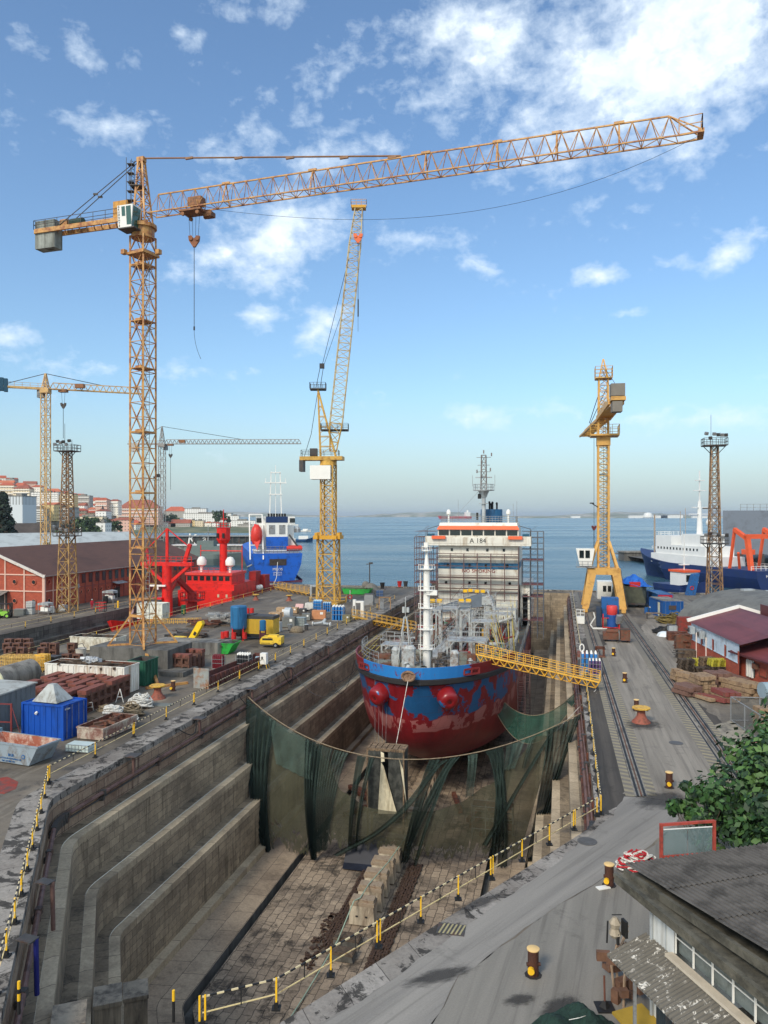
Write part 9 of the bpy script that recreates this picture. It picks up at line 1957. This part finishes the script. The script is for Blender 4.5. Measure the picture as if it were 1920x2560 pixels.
# landmark blocks
def block(px0,px1,py0,py1,Y,fi,label,balc=0,roof='flat',dep=14,ri=0,rz=0,name='apartment_block'):
    a=P(px0,py1,Y);b_=P(px1,py0,Y); w=b_.x-a.x; h=b_.z-a.z; t=house((a.x+b_.x)/2,Y,a.z,w,dep,h,rz,fi,roof,label,None,ri,name,'building')
    for k in range(balc): m=MB(); z=(k+.7)*h/balc; m.box(-w/2+.5,-dep/2-1.1,z-.9,w/2-.5,-dep/2,z+.1); m.build('balcony',whitec,t)
    return t
block(84,152,1232,1259,980,5,'long white apartment block with balcony rows left of the grey tower',5); block(156,190,1236,1262,980,2,'cream apartment block right of the long white one',5); block(83,110,1218,1232,1050,0,'white house with a red roof above the long apartment block',0,'hip'); block(0,38,1214,1240,1020,1,'large cream house with a red roof at the far left of the ridge',3,'hip',rz=R(10)); block(38,80,1222,1244,1000,1,'white mansion with small dormers beside the red roofed one',3,'hip',ri=1)
block(193,228,1240,1262,1080,4,'modern grey glazed house on the right shoulder of the hill',2); block(243,272,1250,1270,1000,3,'pink villa with a red roof on the hill shoulder',2,'hip'); block(276,300,1253,1272,1010,0,'white narrow houses at the end of the ridge',2,'hip',ri=1); block(246,272,1278,1306,900,5,'white church with a plain gable under a dark spire',0,'front',18,1,name='church')
t=thing('church_spire','dark pointed church spire rising among the red roofs','spire',tuple(P(257,1280,915))); m=MB(); m.cyl((0,0,0),(0,0,8),3.2,.2,n=4); m.build('spire',dsteel,t); m=MB(); m.box(-2.4,-2.4,-6,2.4,2.4,0); m.build('tower',FC[0],t)
block(184,262,1292,1302,880,1,'long low cream hall with a pale roof below the red roofs',0); block(158,212,1303,1312,800,5,'long low white kiosk row with a flat roof',0); block(130,150,1310,1322,700,0,'small white house beside the kiosk row',0); block(300,402,1270,1296,1060,3,'long pale pink barracks behind the orange mast',3,'hip',16,1); block(248,271,1307,1330,600,5,'white cube kiosk on the yellow wall near the river',0); block(84,124,1273,1306,620,4,'dark glazed office block with stepped floors',6,dep=20); block(126,186,1270,1306,640,4,'dark ribbed office block beside the yellow gable',4,dep=20); block(118,148,1262,1275,630,2,'pale yellow gable roofed block on the dark offices',0,'gable',20,2)
mw=facade('modern',(206,212,214),2.2,40); FC.append(mw); FN.append('modern')
block(36,74,1242,1303,560,6,'tall white modern block with a ribbed facade at the left',0,dep=22); block(-60,32,1240,1303,575,6,'second white ribbed block cut by the left picture edge',0,dep=22)
block(300,330,1300,1320,760,3,'dark red wharf house with arched doors behind the crane mast',0,'gable',12,1)
# waterfront
for k,(x0,x1,y0,y1,Y,fi,rf,ri,lb) in enumerate(((413,470,1278,1283,1350,4,'hip',0,'long low building with a wide red tiled roof on the point'),(464,518,1272,1284,1340,5,'flat',0,'white palace like building beside the long red roof'),(460,580,1284,1292,1300,5,'flat',0,'very long white quay hall behind the riverside'),(575,599,1290,1300,1250,5,'flat',0,'white arcaded pavilion at the end of the long hall'),(478,490,1301,1316,1100,2,'flat',0,'pale yellow quay building left of the cream one'),(490,511,1302,1316,1100,1,'flat',0,'cream quay building with three windows'),(430,478,1308,1316,1080,4,'gable',1,'low grey boat shed with a brown roof'),(398,412,1306,1316,1080,0,'front',1,'first white gabled boat house'),(411,424,1306,1317,1080,5,'front',1,'second white gabled boat house right of the first'),(424,442,1308,1317,1080,3,'front',0,'pink gabled boat house between white and grey ones'),(514,530,1307,1316,1100,0,'front',2,'white villa with small gables on the point'),(532,548,1307,1316,1100,5,'hip',1,'white house right of the small gabled villa'),(575,640,1302,1313,1120,5,'flat',0,'stepped white ferry terminal at the tip of the point'),(596,640,1311,1322,1060,4,'flat',0,'dark glazed restaurant pontoon at the tip of the point'),(340,398,1304,1312,1090,3,'gable',0,'row of low pink sheds left of the boat houses'),(345,392,1288,1300,1150,3,'hip',1,'pinkish terrace behind the low sheds'))):
    t=block(x0,x1,y0,y1,Y,fi,lb,0,rf,14,ri,name='quay_building')
    t.location.z=max(t.location.z,-3)
# ================================================================== OTHER VESSELS
def hullmesh(L,B,Hh,z0,bow=.35,sheerb=1.5,stern=.75,n=18,drop=0):
    m=MB(); vs=[];rows=6
    for sg in(-1,1):
        for j in range(rows+1):
            k=j/rows
            for i in range(n+1):
                y=i/n; f=1.
                if y<bow: f=math.sin(PI/2*(y/bow)**.8)*(.35+.65*k)+.0
                if y>.85: f*=1-(y-.85)/.15*(1-stern)*(1.4-k)
                zt=Hh+(sheerb*(max(0,(bow+.1-y))/(bow+.1))**1.5); rake=(1-k)*.06*L*max(0,1-y*4)
                vs.append((sg*B/2*f*(.7+.3*min(1,k*1.6)),y*L+rake,z0+(zt-z0)*k))
    w=n+1; o=(rows+1)*w; fs=[]
    for j in range(rows):
        for i in range(n): a=j*w+i; fs.append((a,a+w,a+w+1,a+1)); a+=o; fs.append((a,a+1,a+w+1,a+w))
        a=j*w+n; fs.append((a,a+w,a+o+w,a+o)); a=j*w; fs.append((a,a+o,a+o+w,a+w))
    for i in range(n): a=rows*w+i; fs.append((a,a+o,a+o+1,a+1))
    m.raw(vs,fs); return m
rsh=M('bright_ship_red',(214,34,26),.45,.08,.5,(150,30,28),.3,.8); rsd=M('deck_red_dark',(150,34,30),.6,.2,1)
sR=V((-71.6+.232*121,121,-4.6)); t=thing('red_ship','all red offshore supply ship standing in the second dock','ship',tuple(sR),RZD+R(1.6))
hullmesh(62,12,1.3,-3.4,.25,3.4,.95).build('hull',rsh,t,smooth=False)
m=MB()
for q in(-1,1): m.box(q*5.95-.1,46,1.0,q*5.95+.1,60,5.0)
m.box(-5.9,59,1,5.9,59.2,5); m.box(-5.8,46,3.0,5.8,59,3.1); m.build('aft_bulwark',rsd,t)
y0=36.; m=MB(); m.box(-5.9,y0,0,5.9,y0+12,7.2); m.box(-5.9,y0-1.2,0,5.9,y0,6.0); sp=m.build('superstructure',rsh,t); m=MB(); m.box(-5.0,y0+.8,7.2,5.0,y0+8,9.0); m.build('wheelhouse',rsh,t); m=MB(); m.box(-5.2,y0+.5,9.0,5.2,y0+8.4,9.5); m.build('wheelhouse_roof',M('ship_red_light',(226,70,60),.5),t)
for k in range(7): m=MB(); x=-4.3+k*1.4; m.box(x-.45,y0+.72,7.9,x+.45,y0+.8,8.8); m.build('bridge_window',glass_d,t)
for x in(-4.4,-2.6,-1.0,3.0,4.8): m=MB(); m.box(x-.2,y0-1.27,4.7,x+.2,y0-1.2,5.3); m.build('cabin_window',M('porthole_cream',(196,180,150),.5),t)
for x in(-3.0,-1.4,5.0): m=MB(); m.box(x-.2,y0-1.27,1.6,x+.2,y0-1.2,2.2); m.build('porthole',glass_d,t)
m=MB(); m.cyl((1.0,y0+6,9.5),(1.0,y0+6,15.5),.8,n=14); m.build('mast',rsh,t,smooth=True); m=MB(); m.lathe([(1.0,15.4),(1.5,16.2),(1.5,18.6),(1.6,18.7),(.2,18.9)],8,(1,y0+6,0)); deckrail(m,[(1+1.6*math.cos(R(k*45)),y0+6+1.6*math.sin(R(k*45)),18.7) for k in range(8)],1,.08,1,True); m.bar((1,y0+6,18.8),(1,y0+6,22.6),.15); m.bar((.4,y0+6,20.6),(1.8,y0+6,20.6),.1); cr=m.build('crows_nest',rsh,t)
for x in(.3,1.6): m=MB(); m.box(x-.25,y0+4.45,16.6,x+.25,y0+4.6,17.6); w=m.build('window',glass_d,t); w.parent=cr
for x,y in((-2.6,y0+3),(4.0,y0+2.5)): m=MB(); m.lathe([(.3,0),(.3,1.2),(.95,1.6),(1.0,2.5),(.6,3.2),(.02,3.4)],14,(x,y,9.4)); m.build('radome',whitec,t,smooth=True)
m=MB(); m.cyl((-4.2,y0+6,13.8),(5.2,y0+6,13.8),.12,n=6)
for x in(-4.2,5.2): m.bar((x,y0+6,9.4),(x,y0+6,15),.14)
deckrail(m,[(-5,y0+.6,9.5),(5,y0+.6,9.5)],1,.07,1.2); m.build('yard_and_rails',rsh,t)
for x,y,h_ in((6.2,y0+14,9),(7.2,y0+17,8)): m=MB(); m.box(x-2.0,y-1.5,5,x-.4,y+1.5,h_); m.build('funnel',rsd,t)
m=MB(); gx,gy_=.7,17.5; m.cyl((gx,gy_,0),(gx,gy_,12.3),1.0,.9,n=16); m.build('crane_column',rsh,t,smooth=True)
m=MB(); m.box(gx-5,gy_-.5,12.2,gx+5,gy_+.5,12.9); m.bar((gx-4.4,gy_,12.2),(gx-.6,gy_,9.2),.5); m.bar((gx+4.2,gy_,12.2),(gx+.6,gy_,9.2),.5); m.bar((gx,gy_,12.6),(gx,gy_,19.0),.45); m.bar((gx,gy_,19),(gx+4.4,gy_,15.6),.16); m.bar((gx,gy_,19),(gx-4.2,gy_,15),.16); m.bar((gx+3.4,gy_,12.9),(gx+4.5,gy_,16.2),.6); m.bar((gx-3.4,gy_,12.9),(gx-4.3,gy_,15.6),.5); deckrail(m,[(gx-5,gy_-.5,12.9),(gx+5,gy_-.5,12.9)],1,.07,1); m.build('crosstree',rsh,t)
m=MB(); m.cbox(gx-1.2,gy_-1.2,8.7,3,.4,.3); m.cyl((gx-1.2,gy_-1.2,8.0),(gx-1.2,gy_-1.2,8.6),.2,n=6); m.build('radar_bar',whitec,t); m=MB(); m.cbox(gx-1.2,gy_-.9,6.4,1.8,1.6,.3); m.bar((gx-1.4,gy_-1.3,5.5),(gx-1.4,gy_-1.3,8),.15); m.build('mast_step',rsh,t)
m=MB(); m.cyl((2.5,24,2.5),(2.5,24,6.8),1.0,.8,n=12); m.bar((2.5,24,6.5),(1.0,21,9.5),.8); m.bar((1.0,21,9.5),(-.5,20,6.0),.4); deckrail(m,[(.8,22.5,5.4),(4.3,22.5,5.4),(4.3,25.5,5.4),(.8,25.5,5.4)],1.4,.08,.9,True); m.box(.8,22.5,5.2,4.3,25.5,5.4); m.build('knuckle_crane',rsd,t)
m=MB(); rr=random.Random(9)
for q in range(34): x,y=rr.uniform(-5,4),rr.uniform(13,34); a=V((x,y,1.4)); m.bar(a,a+V((rr.uniform(-3,3),rr.uniform(-2,4),rr.uniform(.3,3))),rr.uniform(.15,.6))
m.build('deck_machinery',rsd,t); m=MB()
for q in range(3): m.sphere((6.1,y0+13+q*1.5,5.4),.6,8,6,1)
m.build('liferaft_canister',whitec,t)
m=MB(); rr=random.Random(19)
for q in range(7): m.bar((-.5-q*.5,6+q*1.1,2.6),(-1.8-q*.6,9+q*1.2,4.2),.3)
m.build('deck_pipes',M('pinkish_pipes',(176,150,146),.6),t)
# blue coaster moored beyond the quay, stern towards us
cbl=M('coaster_blue',(26,92,188),.45,.08,.4,(24,60,120),.3,.5); sB=P(694,1440,224); t=thing('blue_coaster','blue hulled coaster with a white bridge and red free fall lifeboat','ship',(sB.x,224,-3),R(193))
# local y: 0 bow .. L stern; stern faces the camera
hm_=hullmesh(82,15.5,8.5,-1.0,.3,1.5,.86); hm_.xf(Matrix.Translation((0,-82,0))); hm_.build('hull',cbl,t)
m=MB(); m.raw([(-6.7,-.5,-1.3),(6.7,-.5,-1.3),(7.3,-.4,.7),(0,-.2,.3),(-7.3,-.4,.7),(-6.9,-20,-1.3),(6.9,-20,-1.3),(7.55,-20,.9),(-7.55,-20,.9)],[(0,1,2,3,4),(1,6,7,2),(0,4,8,5)]); m.v=[(x*1.012,y+.75,z) for x,y,z in m.v]; m.build('boot_stripe',M('boot_maroon',(96,48,66),.6),t)
m=MB(); m.box(-2.6,.03,5.0,2.4,.12,6.9); m.build('stern_window',M('stern_opening',(60,50,44),.7,.5,1.2),t)
m=MB(); m.box(-6.6,-9,6.6,6.6,-2,9.2); m.box(-6.9,-9.5,9.2,6.9,-1.4,9.45); m.box(-5.6,-9,9.4,5.6,-3,12.8); m.box(-5.2,-9,12.8,5.2,-4,16.8); m.box(-6.8,-10,16.6,6.8,-6,17.0); m.box(-5.8,-9,17,5.8,-6,19.4); m.build('superstructure',whitec,t)
m=MB(); m.box(-3.2,-3.6,9.4,3.2,-1.6,13.4); m.build('funnel_blue_base',cbl,t); m=MB(); m.box(-3.1,-3.5,13.4,3.1,-1.7,17.6); m.build('funnel_white',whitec,t); m=MB(); m.box(-3.2,-3.6,17.6,3.2,-1.6,19.4); m.build('funnel_cap',M('coaster_navy',(24,52,96),.5),t)
for x in(-1.5,1.5): m=MB(); m.box(x-.9,-1.68,14.2,x+.9,-1.6,16.9); m.build('louvre',steel,t)
m=MB(); 
for k in range(7): m.cyl((-2.4+k*.8,-2.6,19.4),(-2.4+k*.8,-2.6,20.3),.32,n=8)
m.build('exhaust_pipe',blk,t)
for x in(-5,5): m=MB(); m.box(x-.8,-5.9,17.6,x+.8,-5.8,18.9); m.build('bridge_window',glass_d,t)
# local x is mirrored seen from astern
m=MB(); m.raw([(5.2,-4,17),(6.6,-4,17.2),(7.0,-1.2,12.5),(6.0,.6,9.5),(5.0,-.8,12.5)],[(0,1,2,4),(4,2,3),(1,0,3,2),(0,4,3)]); m.sphere((6.0,-2.2,13.8),1.75,12,8,1.9); m.build('free_fall_lifeboat',M('lifeboat_red',(206,52,40),.4),t,smooth=True)
m=MB(); 
for x in(4.2,8.0): m.bar((x,-5,20),(x,.3,6.8),.35)
m.bar((4.2,-5,20),(8,-5,20),.35); m.bar((4.2,-1.5,11),(8,-1.5,11),.3); m.build('lifeboat_davit',whitec,t)
m=MB(); m.box(-7.2,-3.5,9.6,-3.6,-2,10.8); m.cyl((-7.4,-1.5,9.9),(-2.8,-1.5,9.9),.7,n=10); m.build('rescue_boat',M('lifeboat_red',(206,52,40)),t); m=MB(); m.lathe([(1.2,0),(1.3,1),(.6,1.9)],10,(-6.2,-5,14.6)); m.build('covered_boat',ltgrey,t); m=MB(); m.bar((-3.6,-2,14),(-6.6,-1.5,9.8),.5); m.build('boat_crane',dsteel,t)
m=MB(); 
for x in(-1.8,1.8): m.bar((x,-7,19.4),(x*.75,-7,33),.3)
for z,w_ in((26,4),(29.5,6.6),(32.6,3)): m.box(-w_/2,-7.4,z,w_/2,-6.6,z+.3)
m.bar((0,-7,19.4),(0,-7,35),.15); m.bar((-3,-7,29.6),(-3,-7,31),.15); m.bar((3,-7,29.6),(3,-7,31),.15); m.build('signal_mast',whitec,t); m=MB(); deckrail(m,[(-6.9,-1.4,9.45),(6.9,-1.4,9.45)],1.1,.09,1.3); deckrail(m,[(-7,-.3,8.5),(7,-.3,8.5)],1.2,.1,1.2); m.cyl((8.8,-.6,4.6),(7.4,-1,5.2),.3,n=6); m.build('railing',steel,t)
for z,s_,tx in((1.95,1.05,'MILOS'),(.95,.6,'LIMASSOL'),(.3,.45,'IMO 9103817')): 
    if z>.2: text(tx,s_,whitec,t,(0,.2,z+1.9),(R(90),0,R(180)),ext=.03)
m=MB(); m.path([V((0,.2,6)),V((.5,2,1.5)),V((1.8,4,-1)),V((3.4,8,-.5))],.1,5); m.build('stern_rope',ropew,t)
# grey naval vessel and black barge beyond the red ship
a=P(640,1420,300); t=thing('naval_boat','low grey green naval boat left of the blue coaster','ship',(a.x,300,-3),R(80)); ng=M('naval_grey',(104,116,112),.6,.1,.5); hullmesh(42,8,4.2,-.6).build('hull',ng,t); m=MB(); m.box(-2.6,14,4,2.6,28,7.5); m.box(-1.8,17,7.5,1.8,24,9.6); m.build('deckhouse',ng,t); m=MB(); m.bar((0,20,9.5),(0,20,16),.2); m.bar((-1.5,20,13),(1.5,20,13),.12); m.build('mast',steel,t)
a=P(400,1370,400);b2=P(660,1370,400); t=thing('pontoon_bridge','black sided pier with white lettering crossing the basin behind the red ship','pier',((a.x+b2.x)/2,400,-3)); m=MB(); w=(b2.x-a.x)/2; m.box(-w,-2,P(0,1360,400).z+3,w,3,P(0,1341,400).z+3); m.build('dark_wall',M('pier_black',(36,42,44),.6,.4,.2,(84,90,88),.5,.3),t); m=MB(); m.box(-w,-3,P(0,1341,400).z+3,w,4,P(0,1338,400).z+3); m.build('white_edge',steel,t); m=MB(); m.box(-w,-5,-2,w,3,P(0,1361,400).z+3); m.build('stone_base',conc,t)
text('K',8,whitec,t,(-w*.36,-2.2,(P(0,1349,400).z+3)),(R(90),R(8),0)); text('ai',5.5,whitec,t,(-w*.1,-2.2,P(0,1347,400).z+3),(R(90),0,0))
m=MB(); 
for k in range(16): x=-w+4+k*w/8; m.box(x,-2.3,P(0,1360,400).z+3,x+.8,-2,P(0,1341,400).z+3)
m.build('wall_rib',dsteel,t)
t=thing('stone_pier','pale stone pier just behind the red ship and left of the coaster','pier',tuple(P(520,1376,330))); m=MB(); a=P(430,1380,330);b2=P(625,1380,330); m.box(a.x-b2.x+18,-2,P(0,1382,330).z-P(0,1376,330).z-5,16,10,2); m.build('wall',conc,t); m=MB(); m.box(a.x-b2.x+17.5,-2.5,2,16.5,10.5,2.4); m.build('coping',trim,t)
# research ship on the right
rb_=M('research_navy',(28,48,96),.5,.1,.4,(40,52,76),.3,.5); s0=V((86.5,256,-3)); s1=V((101,196,-3)); dv=(s1-s0).normalized(); rz_=math.atan2(-dv.x,dv.y); Lr=62
t=thing('research_ship','navy blue and white research ship with an orange stern gantry','ship',tuple(s0),rz_)
hullmesh(Lr,12,5.4,-.8,.3,3.4,.95).build('hull',rb_,t); ws_=M('research_white',(222,222,218),.5,.05,.5)
m=MB(); m.box(-5.2,14,5.2,5.2,44,8.0); m.box(-4.8,16,8.0,4.8,40,10.8); m.box(-4.8,16,10.8,4.8,24,13.6); m.box(-4,28,10.8,4,37,14.2); m.build('superstructure',ws_,t)
for k in range(13): m=MB(); y=17+k*1.6; m.box(4.8,y,9.4,4.86,y+.6,10.1); m.build('side_window',glass_d,t)
for k in range(5): m=MB(); m.box(-4+k*1.7,15.9,12,-2.8+k*1.7,16.0,13); m.build('bridge_window',glass_d,t)
# the camera sees the starboard-left flank, so repeat the row there too
for k in range(13): m=MB(); y=17+k*1.6; m.box(-4.86,y,9.4,-4.8,y+.6,10.1); m.build('side_window',glass_d,t)
m=MB(); m.cyl((0,31,14),(0,31,24),.9,.5,n=8); m.bar((0,31,24),(0,31,33),.3); 
for z,w_ in((20,7),(22,5),(27,4),(30,3)): m.box(-w_/2,30.6,z,w_/2,31.4,z+.25)
m.build('main_mast',ws_,t); m=MB(); m.sphere((1.5,38,17.6),1.3,12,8); m.cyl((1.5,38,13.8),(1.5,38,17),.4,n=8); m.build('radome',whitec,t,smooth=True)
m=MB(); m.bar((0,8,7),(0,8,20),.35); m.bar((-3,20,13.6),(-3,20,22),.12); m.bar((3,26,13.6),(3,26,21),.12); m.build('foremast',M('mast_tan',(170,150,130),.6),t)
m=MB(); deckrail(m,[(-4.8,16,13.6),(4.8,16,13.6),(4.8,24,13.6)],1.1,.1,1.5); deckrail(m,[(-5.9,16,5.4),(-5.9,60,5.4),(5.9,60,5.4)],1.1,.1,1.5); deckrail(m,[(-3,2,8.6),(-5,12,6.8)],1,.1,1.5); m.build('railing',whitec,t)
og=M('gantry_orange',(226,92,48),.5,.08,.6); m=MB()
for x in(-4.6,4.6): m.bar((x,58.5,4.8),(x,57,13.6),1.1); m.bar((x,57,13.6),(x,52,16.0),1.0); m.bar((x,50,5),(x,52,15.5),.6)
m.bar((-5.1,57,14.2),(5.1,57,14.2),1.2); m.build('stern_gantry',og,t); m=MB(); m.cyl((-3.6,48,5.2),(-3.6,48,9.5),.7,n=8); m.cbox(-3.8,47,9.6,2,3,1.4); m.bar((3,52,5.5),(5,54,9.8),.6); m.build('deck_crane',og,t)
for y,z in((16.5,11.6),(22,6.4),(34,6.2)): m=MB(); m.box(-5.3,y,z,-5.2,y+1.4,z+1.5); m.build('red_locker',red,t)
text('MARIO RUIVO',1.0,whitec,t,(0,Lr+.08,4.0),(R(90),0,R(180)),ext=.03); text('PORTUGAL',.75,whitec,t,(0,Lr+.08,2.9),(R(90),0,R(180)),ext=.03)
m=MB(); m.box(-5.7,43.8,5.2,-5.6,43.85,5.3); 
text('PIP',2.4,M('logo_grey_blue',(120,140,160),.6),t,(-5.22,30,6.6),(R(90),0,R(-90)),ext=.02); m=MB(); [m.cyl((-5.22,30+1.6*math.cos(R(a)),7.6+1.3*math.sin(R(a))),(-5.22,30+1.6*math.cos(R(a+20)),7.6+1.3*math.sin(R(a+20))),.12,n=4) for a in range(10,170,20)]; m.build('arch_logo',M('logo_grey_blue',(120,140,160)),t)
# pilot tug in front of it
a=P(1768,1486,176); t=thing('tug_boat','small tug with orange roofed wheelhouse and a white mast behind the arched shed','boat',(a.x,176,-3),R(20)); hullmesh(16,5,3,-.5).build('hull',rb_,t); m=MB(); m.box(-2,5,2.8,2,10,6.2); m.build('wheelhouse',ws_,t); m=MB(); m.box(-2.3,4.7,6.2,2.3,10.3,6.7); m.build('roof',og,t); m=MB(); m.bar((0,7.5,6.7),(0,7.5,15),.2); m.bar((-1,7.5,10),(1,7.5,10),.15); m.box(-1.2,7,7.8,1.2,8,8); m.build('mast',whitec,t)
for x in(-1,1): m=MB(); m.box(x-.6,4.9,4,x+.6,5.0,5.6); m.build('window',glass_d,t)
t=thing('hull_fender_block','slanted blue steel box with a life ring beside the tug','steel box',tuple(P(1728,1500,160))[:2]+(0,),0); t.scale=(.7,.7,.7); m=MB(); m.raw([(-1.6,-1,0),(.9,-1,0),(.9,1,0),(-1.6,1,0),(.2,-1,6.2),(2.2,-1,6.6),(2.2,1,6.6),(.2,1,6.2)],[(3,2,1,0),(4,5,6,7),(0,1,5,4),(1,2,6,5),(2,3,7,6),(3,0,4,7)]); m.build('box',bs,t); m=MB(); [m.cyl((-.2+.5*math.cos(R(k*40)),-1.1,2.2+.5*math.sin(R(k*40))),(-.2+.5*math.cos(R(k*40+40)),-1.1,2.2+.5*math.sin(R(k*40+40))),.12,n=5) for k in range(9)]; m.build('life_ring',red,t)
# small craft and far tanker
t=thing('motor_boat','small white motor cruiser far out on the river','boat',tuple(P(778,1301,900))[:2]+(-3,),R(80)); hullmesh(14,4,1.8,-.3).build('hull',whitec,t); m=MB(); m.box(-1.5,4,1.6,1.5,10,3.6); m.build('cabin',whitec,t)
t=thing('work_boat','blue and white work boat on the river left of the luffing crane','boat',tuple(P(784,1344,560))[:2]+(-3,),R(95)); hullmesh(15,5,2.2,-.3).build('hull',M('workboat_navy',(30,70,110),.5),t); m=MB(); m.box(-1.8,4,2,1.8,11,4.6); m.build('cabin',whitec,t)
t=thing('far_tanker','distant red hulled tanker with a white bridge behind the ship roof','ship',tuple(P(1094,1303,3900))[:2]+(-3,),R(-78)); hullmesh(180,30,15,-1).build('hull',M('far_red',(190,50,60),.6),t); m=MB(); m.box(-13,148,12,13,172,36); m.box(-4,156,36,4,164,46); m.build('superstructure',whitec,t)
for k,(px,py,w_,h_,lb) in enumerate(((1621,1303,260,12,'long row of white storage sheds on the far shore'),(1680,1303,150,14,'white tank farm on the far shore right of the dome'),(1750,1303,100,10,'pale jetty buildings at the right of the far shore'),(1440,1303,60,10,'small white building on the far shore left of the portal crane'))):
    a=P(px,py,5150); t=thing('far_buildings',lb,'building',(a.x,5150,-3)); m=MB(); m.box(-w_/2,0,0,w_/2,30,h_*1.6); m.build('wall',whitec,t); m=MB(); m.box(-w_/2-2,-2,h_*1.6,w_/2+2,32,h_*1.6+2); m.build('roof',ltgrey,t)
a=P(1620,1303,5140); t=thing('storage_dome','white domed tank standing highest on the far shore','dome',(a.x,5140,-3)); m=MB(); m.lathe([(30,0),(32,16),(22,34),(1,40)],20); m.build('dome',whitec,t,smooth=True); m=MB(); m.lathe([(34,0),(34,6)],16); m.build('base',ltgrey,t)
